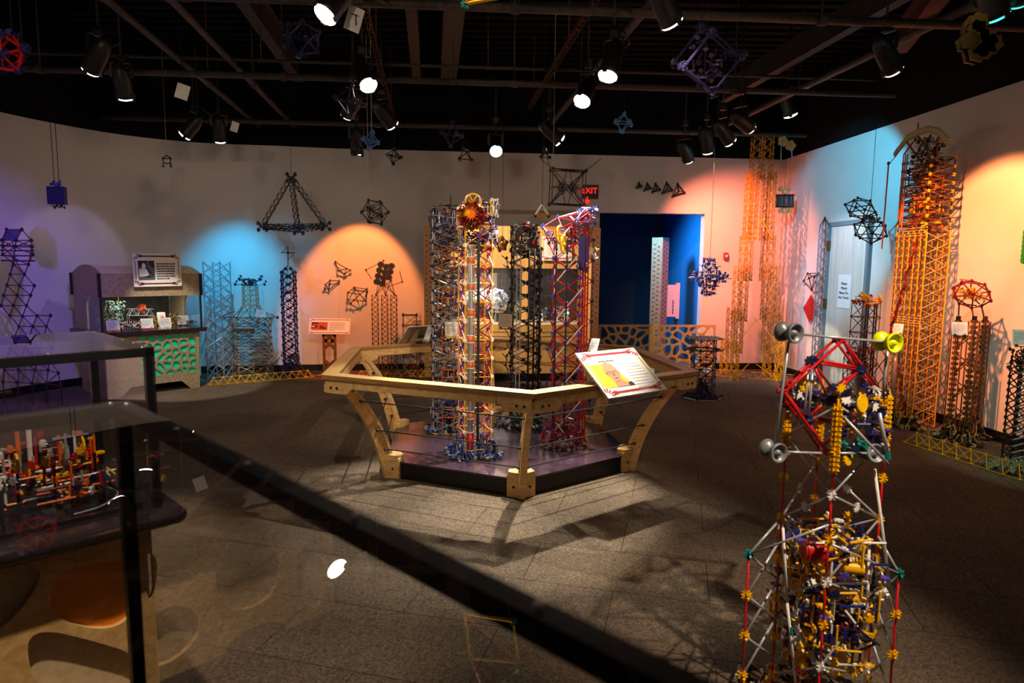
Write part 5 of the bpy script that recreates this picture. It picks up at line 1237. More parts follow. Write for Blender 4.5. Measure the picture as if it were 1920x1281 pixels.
root = thing('cylinder_lantern', 'dark lantern of four upright cylinders hanging in the wall corner', 'rod shape', aty(1470, 372, 9.5)); b = MB()
for i in range(4): a = aty(1457 + i * 9, 366, 9.5); c = aty(1457 + i * 9, 388, 9.5); b.cone(a, c, .032, .032, 'darkgray', 14)
b.build('cylinders', root); b = MB(); a, c = aty(1453, 366, 9.46), aty(1489, 366, 9.46); b.rod(a, c, 'black', .012); a2, c2 = aty(1454, 388, 9.46), aty(1488, 388, 9.46); b.build('end_bar', root); b = MB(); b.rod(a2, c2, 'black', .012); b.build('end_bar', root)
for grp in (((1464, 354), (1478, 354), (1471, 360)), ((1463, 395), (1478, 395), (1470, 396))):
    b = MB()
    for px, py in grp: b.star(aty(px, py, 9.48), (0, 1, 0), 'tan', .038, .05); b.rod(aty(px, py, 9.48), aty(1471, 366 if py < 380 else 388, 9.48), 'tan', .012)
    b.build('rosette', root)
hang(root, aty(1471, 352, 9.48))
# blue chandelier
root = thing('connector_chandelier', 'blue and white inverted chandelier of connectors hanging before the passage edge', 'rod shape', aty(1330, 515, 8.3)); b = MB(); c = aty(1330, 515, 8.3); px2m = 8.3 / FPX
for z0, z1, w, n in ((.20, .12, .13, 30), (.12, .03, .22, 50), (.03, -.09, .42, 150), (-.09, -.16, .22, 40), (-.16, -.26, .16, 40)):
    q = random.Random(n)
    for i in range(n):
        v = c + Vector((q.uniform(-.5, .5) * w, q.uniform(-.5, .5) * w, q.uniform(z1, z0))); b.star(v, [(1, 0, 0), (0, 1, 0), (0, 0, 1)][q.randrange(3)], q.choice(['blue', 'violet', 'violet', 'purple', 'white', 'violet', 'lightblue']), .02, .008)
        if i % 3 == 0: d = [Vector((1, 0, 0)), Vector((0, 0, 1)), Vector((0, 1, 0))][q.randrange(3)]; b.rod(v - d * .05, v + d * .05, q.choice(['white', 'blue', 'purple']), .005)
for z in (.0, -.03, .08): b.rod(c + Vector((-.22 if z < .05 else -.1, 0, z)), c + Vector((.22 if z < .05 else .1, 0, z)), 'white', .006)
b.build('connector_body', root); hang(root, c + Zv * .19, None, 'cord', .003)
# purple hanging twin box and pagoda
root = thing('twin_panel_box', 'purple-lit twin panel box hanging on two long cords', 'rod shape', aty(107, 365, 7.0)); b = MB(); c = aty(107, 367, 7.0)
for dx in (-.045, .045): b.box(c + Vector((dx, abs(dx) - .045, 0)), (.085, .07, .185), 'dusk_purple', Matrix.Rotation(.2, 3, 'Z'))
b.build('panels', root); b = MB(); jumble(b, c + Zv * .12, (.09, .06, .07), 8, 18, ['purple', 'navy'], ['purple', 'navy', 'blue'], 151); jumble(b, c - Zv * .11, (.12, .06, .04), 6, 8, ['black'], ['black'], 152); b.build('connectors', root)
for dx in (-.02, .03): hang(root, c + Vector((dx, 0, .13)), None, 'navy', .0035)
root = thing('pagoda_lantern', 'small dark pagoda-shaped frame hanging on a thin cord', 'rod shape', aty(313, 300, 8.4)); b = MB(); c = aty(313, 302, 8.4)
for s_ in (-1, 1): b.rod(c + Vector((0, 0, .07)), c + Vector((s_ * .055, 0, .03)), 'black', .007); b.rod(c + Vector((s_ * .055, 0, .03)), c + Vector((s_ * .035, 0, -.03)), 'black', .007); b.rod(c + Vector((s_ * .05, 0, -.03)), c + Vector((s_ * .04, 0, -.07)), 'black', .008); b.rod(c + Vector((-.055, 0, .03 * s_)), c + Vector((.055, 0, .03 * s_)), 'black', .007); b.knot(c + Vector((s_ * .05, 0, -.065)), 'black', .016); b.knot(c + Vector((s_ * .05, 0, .03)), 'black', .016)
b.build('frame_rods', root); hang(root, c + Zv * .07, None, 'tan')
for px, lab in ((915, 'rust-brown tangled rod ball hanging before the cabinet header, beside the yellow tower'), (939, 'brown open rod ball hanging before the cabinet header, beside the black tower')):
    wire('wire_icosahedron', lab, 'icosa', px, 457, 7.9 if px > 920 else 7.6, .085, 'brown', 'brown' if px > 920 else 'orange', (.2, .3, .1), r=.006, cr=.022, cluster=2, extra=inner(['brown', 'orange'], ['brown', 'orange'], 8, 10, .14))
# shapes fixed to the walls
def wall_shape(name, label, nodes, edges, pl, rodm, connm, r=.006, cr=.018, depth=None, group=None, fill=None):
    V = [pl(x, y, (depth[i] if depth else .05)) for i, (x, y) in enumerate(nodes)]; c = sum(V, Vector()) / len(V); root = thing(name, label, 'wall shape', c, 0, group); b = MB()
    for i, j in edges: b.rod(V[i], V[j], rodm, r)
    b.build('frame_rods', root); b = MB()
    for v in V: b.star(v, c - CAMP, connm, cr, .012); b.star(v, (1, 0, 0), connm, cr, .012)
    b.build('connectors', root)
    b = MB(); n_ = BWN if pl is bw else RWN
    p = min(V, key=lambda v: (v - COR).dot(n_)); b.rod(p, p - n_ * ((p - COR).dot(n_) - .001), 'black', .008); b.build('wall_peg', root); return root
G = 'open dark wire shapes on the orange-lit wall'
wall_shape('wire_kite', 'highest of the three open wire shapes on the orange-lit wall', [(629, 491), (634, 508), (650, 504), (657, 507), (646, 514)], [(0, 1), (0, 2), (1, 2), (1, 4), (2, 3), (3, 4), (2, 4)], bw, 'black', 'brown', group=G, depth=[.03, .06, .1, .05, .05])
wall_shape('wire_kite', 'smallest open wire shape, on the orange-lit wall nearest the lectern stand', [(636, 527), (619, 526), (610, 534), (609, 541), (617, 544)], [(0, 1), (0, 4), (1, 2), (1, 4), (2, 3), (3, 4), (2, 4)], bw, 'black', 'brown', group=G, depth=[.03, .06, .1, .05, .05])
wall_shape('wire_polyhedron', 'widest open wire shape on the orange-lit wall, with crossed rods', [(664, 539), (688, 542), (686, 565), (652, 549), (675, 552), (651, 561), (658, 569), (663, 563)], [(0, 1), (1, 2), (0, 3), (0, 4), (1, 4), (2, 4), (3, 4), (4, 7), (7, 2), (3, 5), (5, 6), (6, 7), (5, 7)], bw, 'black', 'brown', group=G, depth=[.03, .03, .03, .1, .14, .1, .06, .1])
G = 'row of growing black triangles on the back wall'
for (x, y, s_, lab) in ((1199, 348, 5, 'first and smallest of the five black triangles on the back wall'), (1215, 351, 7, 'second smallest of the five black triangles on the back wall'), (1231, 353, 8.5, 'middle one of the five black triangles on the back wall'), (1252, 353, 10.5, 'second largest of the five black triangles on the back wall'), (1273, 357, 12.5, 'largest of the five black triangles on the back wall')):
    nd = [(x - s_ * .2, y - s_), (x - s_ * .95, y + s_ * .9), (x + s_ * .85, y + s_ * .35), (x, y + s_ * .1)]
    wall_shape('wire_triangle', lab, nd, [(0, 1), (1, 2), (0, 2), (0, 3), (1, 3), (2, 3)], bw, 'black', 'black', .009, .02, [.05, .05, .05, .14], G)
wall_shape('wire_diamond', 'dark wire diamond shape on the wall before the door', [(1514, 513), (1536, 512), (1507, 527), (1522, 544), (1517, 522), (1527, 520)], [(0, 1), (0, 2), (2, 3), (1, 3), (4, 0), (4, 1), (4, 2), (4, 3), (5, 1), (5, 3), (5, 0)], rw, 'black', 'black', .006, .018, [.05, .05, .05, .05, .22, .2])
root = thing('red_diamond', 'flat red diamond of woven connectors on the wall before the door', 'wall shape', rw(1519, 579, .02)); b = MB()
for i in range(-3, 4):
    for j in range(-3, 4):
        if True:
            p = rw(1519, 579, .03) + RWD * (i - j) * .027 + Zv * (i + j) * .029; b.star(p, RWN, 'red', .019, .014, 6, .7); b.rod(p, p + RWD * .027 + Zv * .029, 'red', .006)
b.build('woven_connectors', root); b = MB(); p = rw(1519, 579, .03); b.rod(p, p - RWN * .029, 'black', .012); b.build('wall_peg', root)
def poly2(root, c, V):
    V2, E2 = shape('icosa', c + Vector((-.12, .02, .24)), .15, (.3, .1, .5), (1.2, 1, .8)); b = MB()
    for i, j in E2: b.rod(V2[i], V2[j], 'black', .006)
    for v in V2: b.knot(v, 'black', .02)
    b.rod(V2[0], V[0], 'black', .006); b.build('upper_cage', root); b = MB(); jumble(b, c + Vector((0, 0, .12)), (.16, .16, .1), 10, 18, ['black'], ['black', 'darkgray'], 161); b.build('joint_cluster', root)
wire('twin_polyhedra', 'two joined black rod polyhedra hanging in front of the door corner', 'icosa', 1632, 432, 7.3, .17, 'black', 'black', (.4, .1, .3), (1.15, 1, .85), .006, .02, extra=poly2)

# ================================================================ towers of the right-hand side
tb = atz(1320, 750, 0); Yt = tb.y + .12
root = thing('table_tower', 'black rod tower with a tiled table top and navy cone foot beside the screen', 'tower', (tb.x, Yt, 0)); x0 = aty(1318, 700, Yt).x; zt = ztop(1320, 634, Yt)
bt = [Vector((x0 + .15 * math.cos(math.pi / 3 * k), Yt + .15 * math.sin(math.pi / 3 * k), .02)) for k in range(6)]; tp = [Vector((v.x, v.y, zt - .02)) for v in bt]
lattice_tower(root, bt, tp, 6, 'darkgray', ['darkred', 'darkgray'], 'black', 'darkgray', 'X', .0045, .017)
b = MB()
for i in range(-4, 5):
    for j in range(-4, 5):
        if abs(i) + abs(j) < 7: b.star((x0 + i * .045, Yt + j * .045, zt), (0, 0, 1), ['silver', 'white', 'gray'][(i + j) % 3], .026, .012)
    b.rod((x0 + i * .045, Yt - .2, zt + .006), (x0 + i * .045, Yt + .2, zt + .006), 'gray', .005)
b.build('table_top', root); b = MB(); z = ztop(1320, 655, Yt)
for k in range(36): a = k * .1745; b.star((x0 + .21 * math.cos(a), Yt + .21 * math.sin(a), z), (0, 0, 1), 'darkgray', .022, .012); b.rod((x0 + .13 * math.cos(a), Yt + .13 * math.sin(a), z), (x0 + .21 * math.cos(a), Yt + .21 * math.sin(a), z), 'black', .006)
b.build('lower_deck', root); b = MB(); pile(b, (x0, Yt, 0), .2, .27, ['navy', 'blue', 'navy', 'black'], 130, 31, .006, .02)
for k in range(6): a0, a1 = k * 1.0472, (k + 1) * 1.0472; b.rod((x0 + .235 * math.cos(a0), Yt + .235 * math.sin(a0), .008), (x0 + .235 * math.cos(a1), Yt + .235 * math.sin(a1), .008), 'silver', .007); b.knot((x0 + .235 * math.cos(a0), Yt + .235 * math.sin(a0), .022), 'navy', .022)
b.build('foot', root)

# tall stepped corner tower
root = thing('stepped_tower', 'very tall yellow lattice tower on four stepped legs in the wall corner', 'tower', (3.46, 9.3, 0)); Cx, Cy = 3.47, 9.30
def mini_lattice(b, c0, c1, w, n, m, cm, r=.006, cr=.018):
    c0 = Vector(c0); c1 = Vector(c1); cs = [Vector((sx * w / 2, sy * w / 2, 0)) for sx, sy in ((-1, -1), (1, -1), (1, 1), (-1, 1))]
    for k in range(4):
        b.rod(c0 + cs[k], c1 + cs[k], m, r)
        for j in range(n):
            a, d = lerp(c0, c1, j / n), lerp(c0, c1, (j + 1) / n)
            if j % 2: b.rod(a + cs[k], d + cs[(k + 1) % 4], m, r * .85)
            else: b.rod(a + cs[(k + 1) % 4], d + cs[k], m, r * .85)
            b.star(a + cs[k], (0, 1, 0), cm, cr, .008); b.star(a + cs[k], (1, 0, 0), cm, cr, .008)
steps = [(0, .56, .37), (.40, 1.02, .31), (.85, 1.62, .245), (1.42, 2.05, .18)]
for sx in (-1, 1):
    for sy in (-1, 1):
        b = MB()
        for z0, z1, off in steps: mini_lattice(b, (Cx + sx * off * .86, Cy + sy * off * .6, max(z0, .01)), (Cx + sx * off * .86, Cy + sy * off * .6, z1), .085, int((z1 - z0) / .07), 'yellow' if z0 < .3 else 'gold', 'yellow' if z0 < .3 else 'tan')  # yellow parts; the red light's dulling is put into the upper colours
        b.build('stepped_leg', root)
for sx in (-1, 1):
    for z, o in ((2.02, .15), (.58, .31)): b = MB(); b.rod((Cx + sx * o * .8, Cy - .2, z), (Cx - sx * .02, Cy - .1, z + .3), 'yellow', .006); b.build('arch_brace', root)
    b = MB(); b.rod((Cx + sx * .3, Cy - .2, 0.02), (Cx + sx * .05, Cy - .05, .22), 'yellow', .006); b.build('arch_brace', root)
for k, (sx, sy) in enumerate(((-1, -1), (1, -1), (-1, 1), (1, 1))):
    b = MB(); mini_lattice(b, (Cx + sx * .12, Cy + sy * .1, 2.0), (Cx + sx * .12, Cy + sy * .1, 2.92), .085, 12, 'gold', 'gold'); b.build('upper_shaft', root)  # shafts too: yellow rods with the red light in their colour
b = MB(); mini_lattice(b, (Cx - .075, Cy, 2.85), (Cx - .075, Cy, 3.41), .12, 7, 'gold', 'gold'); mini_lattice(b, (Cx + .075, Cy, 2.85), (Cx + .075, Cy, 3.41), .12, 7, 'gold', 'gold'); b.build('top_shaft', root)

# slender column beside the door
root = thing('wall_column', 'slender gray-blue zigzag column with a pointed top beside the door frame', 'tower', rp(1.335, 0, .065)); b = MB(); zt = rw(1547, 425, .065).z
c0 = rp(1.335, .005, .065); mini_lattice(b, c0, c0 + Zv * zt, .085, 34, 'gray', 'gray', .006, .012); b.build('column_lattice', root); b = MB(); ap = c0 + Zv * (zt + .11)
for sx in (-1, 1):
    for sy in (-1, 1): b.rod(c0 + Vector((sx * .042, sy * .042, zt)), ap, 'black', .006)
b.knot(ap, 'black', .018); b.build('pointed_top', root)

# narrow tower with the orange top
nb = Vector((aty(1622, 600, 7.15).x, 7.15, 0)); root = thing('winch_tower', 'narrow dark and orange tower with a splayed black foot in front of the door edge', 'tower', nb)
zt = ztop(1620, 565, 7.15); zm = ztop(1620, 655, 7.15); bt = square(nb + Zv * .01, .2, .1); tp = [Vector((v.x, v.y, zt)) for v in bt]
lattice_tower(root, bt, tp, 7, 'brown', 'brown', 'darkred', 'brown', 'Z', .005, .016)
b = MB()
for dx, dy in ((-.05, -.1), (-.025, -.1), (.04, -.1), (.065, -.1)): b.rod(nb + Vector((dx, dy, .05)), nb + Vector((dx, dy, zt - .03)), 'black', .008, 6)
b.build('black_pole', root); b = MB(); jumble(b, nb + Zv * (zt + .0), (.24, .22, .12), 16, 44, ['yellow', 'brown'], ['yellow', 'orange', 'yellow', 'darkred'], 171, cr=.024); b.rod(nb + Vector((-.12, -.1, zt + .1)), nb + Vector((0, -.1, zt + .03)), 'yellow', .012); b.build('top_gearing', root)
b = MB(); jumble(b, nb + Zv * (zm - .12), (.24, .24, .28), 50, 60, ['brown', 'darkred', 'yellow', 'black'], ['brown', 'orange', 'darkred', 'yellow'], 172, cr=.024); b.build('lower_gearing', root)
b = MB()
for s_ in (-1, 1):
    e = nb + Vector((s_ * .23, -.05, 0)); b.rod(e + Zv * .005, e + Zv * .62, 'black', .005); b.rod(e + Zv * .62, nb + Vector((s_ * .1, -.05, .85)), 'black', .005)
    for k in range(3): b.rod(e + Zv * (.01 + k * .2), nb + Vector((s_ * .1, -.05, .22 + k * .2)), 'black', .005); b.rod(e + Zv * (.21 + k * .2), nb + Vector((s_ * .1, -.05, .02 + k * .2)), 'black', .005)
b.build('outrigger', root)

# broad golden tower
gb = Vector((aty(1713, 650, 6.55).x, 6.55, 0)); root = thing('broad_tower', 'broad golden lattice tower with a red mechanism and arched crown against the wall', 'tower', gb)
def gp(a, o, z): return gb + RWD * a - RWN * o * -1 + Zv * z if False else gb + RWD * a + RWN * o + Zv * z
z1, z2, z3 = ztop(1715, 610, 6.5), ztop(1720, 437, 6.5), ztop(1730, 300, 6.5); hw_, hd_ = .20, .12
nC = 6
for f_ in (1, -1):
    for k in range(nC):
        a = -hw_ + 2 * hw_ * k / (nC - 1); b = MB(); n = 26
        b.rod(gp(a, f_ * hd_, .02), gp(a, f_ * hd_, z2), 'brown', .006); b.rod(gp(a + .022, f_ * hd_, .02), gp(a + .022, f_ * hd_, z2), 'yellow', .005)
        for j in range(n + 1): b.star(gp(a, f_ * hd_, .02 + (z2 - .02) * j / n), RWN, 'yellow', .015, .01); b.star(gp(a + .01, f_ * hd_, .02 + (z2 - .02) * j / n), RWD, 'gold', .012, .008)
        b.build('corner_mast', root)
    for k in range(nC - 1):
        a0, a1 = -hw_ + 2 * hw_ * k / (nC - 1), -hw_ + 2 * hw_ * (k + 1) / (nC - 1); b = MB(); n = 18
        for j in range(n): za, zb2 = .02 + (z2 - .02) * j / n, .02 + (z2 - .02) * (j + 1) / n; b.rod(gp(a0, f_ * hd_, za), gp(a1, f_ * hd_, zb2), 'brown', .0045); b.rod(gp(a1, f_ * hd_, za), gp(a0, f_ * hd_, zb2), 'brown', .0045)
        b.build('lattice_side', root)
for a in (-hw_, hw_):
    b = MB(); n = 18
    for j in range(n): za, zb2 = .02 + (z2 - .02) * j / n, .02 + (z2 - .02) * (j + 1) / n; b.rod(gp(a, -hd_, za), gp(a, hd_, zb2), 'tan', .0045); b.rod(gp(a, hd_, za), gp(a, -hd_, zb2), 'tan', .0045)
    b.build('lattice_side', root)
for z in (z1, z2 - .03, .14):
    b = MB()
    for dz in (0, .025, .05, .075):
        for f_ in (1, -1): b.rod(gp(-hw_ - .02, f_ * hd_, z + dz), gp(hw_ + .02, f_ * hd_, z + dz), 'tan', .006)
    b.build('band', root)
bt = [gp(sx * hw_ * 1.0, sy * hd_, z2) for sx, sy in ((-1, 1), (1, 1), (1, -1), (-1, -1))]; tp = [v + Zv * (z3 - z2) for v in bt]
lattice_tower(root, bt, tp, 9, 'black', 'brown', 'yellow', 'black', 'Z', .006, .02)
b = MB(); jumble(b, gp(0, 0, (z2 + z3) / 2), (.25, .32, (z3 - z2) * .95), 150, 130, ['darkred', 'brown', 'orange', 'yellow', 'black'], ['orange', 'yellow', 'darkred', 'brown', 'black'], 181, (.05, .16), .006, .024, gears=4, gm=('yellow', 'orange')); b.build('red_mechanism', root)
b = MB(); c = gp(0, 0, z3 + .09); jumble(b, c, (.22, .26, .3), 60, 60, ['brown', 'black', 'darkred'], ['brown', 'black', 'darkred'], 182, cr=.024); b.build('cap_cluster', root)
b = MB(); pts = [gp(-.36, .1, z3 + .1), gp(-.2, .1, z3 + .22), gp(-.05, .1, z3 + .25), gp(.1, .1, z3 + .25), gp(.24, .1, z3 + .2), gp(.4, .1, z3 + .07)]
for o_ in (0, .06):
    for a, c in zip(pts, pts[1:]): b.rod(a + Zv * o_, c + Zv * o_, 'tan', .007)
for a, c in zip(pts, pts[1:]):
    for k in range(5): b.star(lerp(a, c, k / 5) + Zv * .03, RWN, 'tan', .03, .014)
b.rod(pts[2] + Zv * .05, pts[2] + Zv * .12, 'black', .006); b.rod(pts[2], gp(0, 0, z3 + .1), 'brown', .01); b.rod(pts[1], gp(-.1, 0, z3), 'brown', .008); b.rod(pts[4], gp(.1, 0, z3), 'brown', .008); b.build('arched_crown', root)
b = MB()
for k, dx in enumerate((-.16, -.13, -.10)): b.rod(gp(dx, .15, z3 + .08), gp(dx - .01, .15, z3 - .55 - .06 * k), 'orange', .007)
b.rod(gp(-.16, .15, z3 + .08), gp(-.1, .1, z3 + .2), 'red', .008); b.rod(gp(-.43, .12, z3 + .02), gp(-.44, .12, z3 - .85), 'orange', .008); b.knot(gp(-.43, .12, z3 + .04), 'darkred', .02); b.rod(gp(-.43, .12, z3 + .02), pts[0], 'tan', .005); b.build('orange_chain', root)
b = MB(); q = random.Random(8); a = .2; pv = gp(.14, .15, z2 - .05)
for k in range(14): nx_ = gp(.14 - .3 * (k + 1) / 14 + q.uniform(-.02, .02), .15, z2 - .05 - .95 * ((k + 1) / 14)); b.rod(pv, nx_, 'darkred', .008); b.knot(nx_, 'darkred', .022); pv = nx_
pv = gp(-.08, .15, z1 - .12)
for k in range(12): nx_ = gp(-.08 + .24 * (k + 1) / 12 + q.uniform(-.02, .02), .15, z1 - .12 - .8 * ((k + 1) / 12)); b.rod(pv, nx_, 'brown', .008); b.knot(nx_, 'darkred', .024); pv = nx_
b.build('ball_track', root)
b = MB(); 
for k in range(7): pile(b, gp(-.25 + .083 * k, .12 + .04 * (k % 2), 0), .11, .2, ['tan', 'brown', 'yellow', 'black'], 34, 50 + k, .006, .022)
b.build('foot', root)
b = MB(); c = gp(-.02, .17, z1 - .25); b.rod(c, c - Zv * .75, 'tube_clear', .02, 10); b.build('clear_tube', root)
card('sign_card', 'pale card leaning before the golden tower just above the lime hub', T(1682, 628, 6.42), -.9, .3, .09, .1, 'brown', [T(1700, 640, 6.5)])

# three-column tower with a rod cage on top
root = thing('column_trio_tower', 'brown tower on three slender columns with a rod cage on top and dark splayed feet', 'tower', (aty(1812, 700, 5.9).x, 5.9, 0))
cols = [(1789, 5.95), (1819, 5.78), (1839, 6.05)]; zt = ztop(1810, 603, 5.9); tops = []
for px, Y in cols:
    b = MB(); base = Vector((aty(px, 690, Y).x, Y, .03)); tpz = Vector((base.x, base.y, ztop(px, 603, Y))); n = 22
    for k in range(n + 1):
        c = lerp(base, tpz, k / n)
        for s_ in (-.013, .013): b.star(c + Vector((s_, -.013, 0)), (0, 1, 0), 'brown', .016, .012); b.star(c + Vector((s_, .013, 0)), (1, 0, 0), 'brown', .016, .012)
    for sx in (-.03, .03):
        for sy in (-.03, .03): b.rod(base + Vector((sx, sy, 0)), tpz + Vector((sx, sy, 0)), 'brown', .006)
    b.build('column', root); tops.append(tpz); b = MB(); pile(b, base - Zv * .03, .17, .2, ['brown', 'black', 'black', 'tan'], 70, int(px), .006, .022); b.build('foot', root)
b = MB()
for i in range(3):
    a, c = tops[i], tops[(i + 1) % 3]
    for k in range(5): za = -.05 - k * .24; b.rod(a + Zv * za, c + Zv * (za - .2), 'brown', .0055); b.rod(c + Zv * za, a + Zv * (za - .2), 'brown', .0055); b.knot((a + c) / 2 + Zv * (za - .1), 'black', .016)
b.build('cross_brace', root)
b = MB(); cc = aty(1822, 552, 5.85); V, E = shape('icosa', cc, .155, (.2, .3, .1), (1.1, 1, .85))
for i, j in E: b.rod(V[i], V[j], 'darkred', .006)
for v in V: b.knot(v, 'darkred', .018)
for tpz in tops:
    v = min(V, key=lambda v: (v - tpz).length); b.rod(v, tpz, 'brown', .007); b.rod(tpz, tpz + Zv * .05, 'black', .02)
e = aty(1800, 524, 5.85); b.rod(e, V[3], 'orange', .006); b.build('rod_cage', root)
b = MB(); jumble(b, cc, (.2, .14, .09), 10, 34, ['brown', 'yellow'], ['yellow', 'brown', 'tan'], 191, cr=.024); b.build('cage_core', root)
card('sign_card', 'tan-lit card with printed lines on the three-column brown tower', T(1799, 631, 5.62), -.35, .3, .12, .115, 'black', [T(1812, 640, 5.75)])

# tower at the picture edge
gb2 = Vector((aty(1907, 760, 5.05).x, 5.05, 0)); root = thing('edge_tower', 'gray zigzag column on a gray connector foot at the edge of the photo', 'tower', gb2)
b = MB(); zt = ztop(1910, 668, 5.05); mini_lattice(b, gb2 + Zv * .02, gb2 + Zv * zt, .09, 16, 'black', 'darkgray', .006, .018); b.build('column_lattice', root)
b = MB(); n = 16
for j in range(n): za, zb2 = .03 + (zt - .05) * j / n, .03 + (zt - .05) * (j + .5) / n; b.rod(gb2 + Vector((-.05, -.05, za)), gb2 + Vector((.05, -.05, zb2)), 'silver', .008)
b.build('white_zigzag', root); b = MB(); pile(b, gb2 + Vector((0, -.03, 0)), .22, .12, ['gray', 'gray', 'silver', 'palegreen'], 80, 61, .007, .026); b.build('foot', root)
b = MB(); jumble(b, gb2 + Vector((-.05, -.03, zt - .03)), (.1, .1, .2), 20, 20, ['brown', 'black'], ['brown', 'black', 'darkgray'], 192); b.build('side_basket', root)
card('sign_card', 'pale green-lit card on top of the gray column at the photo\'s edge', T(1914, 650, 5.0), -.3, .25, .11, .12, 'brown', [Vector((gb2.x, gb2.y, zt))])
root = thing('green_gear', 'green toothed piece fixed to the wall at the edge of the photo', 'wall shape', rw(1922, 462, .05)); b = MB()
for k in range(7): b.star(rw(1922, 462, .08) + Zv * (k - 3) * .04, RWN, 'green', .035, .02)
b.rod(rw(1922, 462, .08) - Zv * .14, rw(1922, 462, .08) + Zv * .14, 'green', .012); b.build('toothed_strip', root); b = MB(); b.rod(rw(1922, 462, .08), rw(1922, 462, .002), 'black', .012); b.build('wall_peg', root)
# hanging tag cards among the lamps
for px, py, Y, w, h, lab in ((342, 172, 5.6, .10, .12, 'blank white tag hanging by the outermost spotlights'), (440, 238, 7.6, .08, .11, 'small blank white tag hanging beside the upright spotlight over the cyan wall'), (664, 36, 4.4, .10, .15, 'white tag with a faint mark hanging at the top edge beside the sideways spotlight')):
    c = aty(px, py, Y); root = thing('hanging_tag', lab, 'tag', c, 0, 'white tags hung from the pipes'); b = MB(); b.box(c, (w, .004, h), 'card_white', Matrix.Rotation(.3, 3, 'Y') @ Matrix.Rotation(.35, 3, 'Z')); b.build('card', root); hang(root, c + Zv * h * .42)
    if px == 664: b = MB(); b.bar(c + Vector((-.02, -.012, .03)), c + Vector((.03, .006, .02)), .006, .002, 'ink', (0, 1, 0)); b.bar(c + Vector((.01, -.004, .03)), c + Vector((.012, -.004, -.04)), .006, .002, 'ink', (0, 1, 0)); b.build('pen_mark', root)
# ================================================================ two low display cases with clear boxes in front of the camera
DD = Vector((-.722, .692, 0)); UU = Vector((.692, .722, 0)); ROTC = Matrix((UU, DD, Zv)).transposed()
def box_case(name, label, cor, ld, lu, ztop_, zc, cabinet_m, thick, side_bar):
    """cor: the corner where right side and far (d) edge... local s along -u, t along d from the corner"""
    L = lambda s, t, z: Vector((cor.x, cor.y, 0)) - UU * s + DD * t + Zv * z
    root = thing(name, label, 'display case', L(lu / 2, ld / 2, 0))
    b = MB(); b.box(L(lu / 2, ld / 2, zc - .026), (lu + .07, ld + .07, .052), 'laminate', ROTC)
    for e in (-1, 1): b.rod(L(lu / 2 - e * (lu / 2 + .035), -.035, zc - .026), L(lu / 2 - e * (lu / 2 + .035), ld + .035, zc - .026), 'laminate', .026, 12); b.rod(L(-.035, ld / 2 + e * (ld / 2 + .035), zc - .026), L(lu + .035, ld / 2 + e * (ld / 2 + .035), zc - .026), 'laminate', .026, 12)
    b.build('counter', root)
    b = MB(); b.box(L(lu / 2, ld / 2, zc + .002), (lu - .12, ld - .12, .004), 'mirror_dark', ROTC)
    for s in (.05, lu - .05): b.box(L(s, ld / 2, zc + .006), (.016, ld - .1, .012), 'laminate', ROTC)
    for t in (.05, ld - .05): b.box(L(lu / 2, t, zc + .006), (lu - .1, .016, .012), 'laminate', ROTC)
    b.build('display_tray', root)
    w = thick
    for s in (0, lu):
        for t in (0, ld): b = MB(); b.box(L(s + (w / 2 if s == 0 else -w / 2), t + (w / 2 if t == 0 else -w / 2), (zc + ztop_) / 2), (w, w, ztop_ - zc - .004), 'acrylic_frame', ROTC); b.build('frame_post', root)
    for t in (0, ld): b = MB(); b.box(L(lu / 2, t + (w / 2 if t == 0 else -w / 2), ztop_ - w / 2 - .004), (lu, w, w), 'acrylic_frame', ROTC); b.build('frame_bar', root)
    for s in (0, lu): b = MB(); b.box(L(s + (side_bar / 2 if s == 0 else -side_bar / 2), ld / 2, ztop_ - w / 2 - .004), (side_bar, ld - 2 * w, w), 'acrylic_frame', ROTC); b.build('frame_bar', root)
    for k in range(6):
        for s_, t_ in [(.03 + k * (lu - .06) / 5, t) for t in (.012, ld - .012)] + [(s, .04 + k * (ld - .08) / 5) for s in (.012, lu - .012)]:
            b = MB(); b.ball(L(s_, t_, ztop_), .0045, 'screw', 10, 5, (1, 1, .5)); b.build('screw', root)
    for nm, q in (('top_pane', [L(0, 0, ztop_), L(lu, 0, ztop_), L(lu, ld, ztop_), L(0, ld, ztop_)]), ('side_pane', [L(0, 0, zc), L(0, ld, zc), L(0, ld, ztop_), L(0, 0, ztop_)]), ('side_pane', [L(lu, 0, zc), L(lu, ld, zc), L(lu, ld, ztop_), L(lu, 0, ztop_)]), ('front_pane', [L(0, 0, zc), L(lu, 0, zc), L(lu, 0, ztop_), L(0, 0, ztop_)]), ('back_pane', [L(0, ld, zc), L(lu, ld, zc), L(lu, ld, ztop_), L(0, ld, ztop_)])):
        b = MB(); b.add(q, [(0, 1, 2, 3)], 'acrylic'); b.build(nm, root)
    return root, L
GC = Vector((-1.10, 1.975, 0)); gcase, GL = box_case('display_case', 'wooden case with a clear box over an orange connector machine, beyond the closest box', GC, .66, 1.25, 1.30, .79, 'birch_pale', .025, .010)
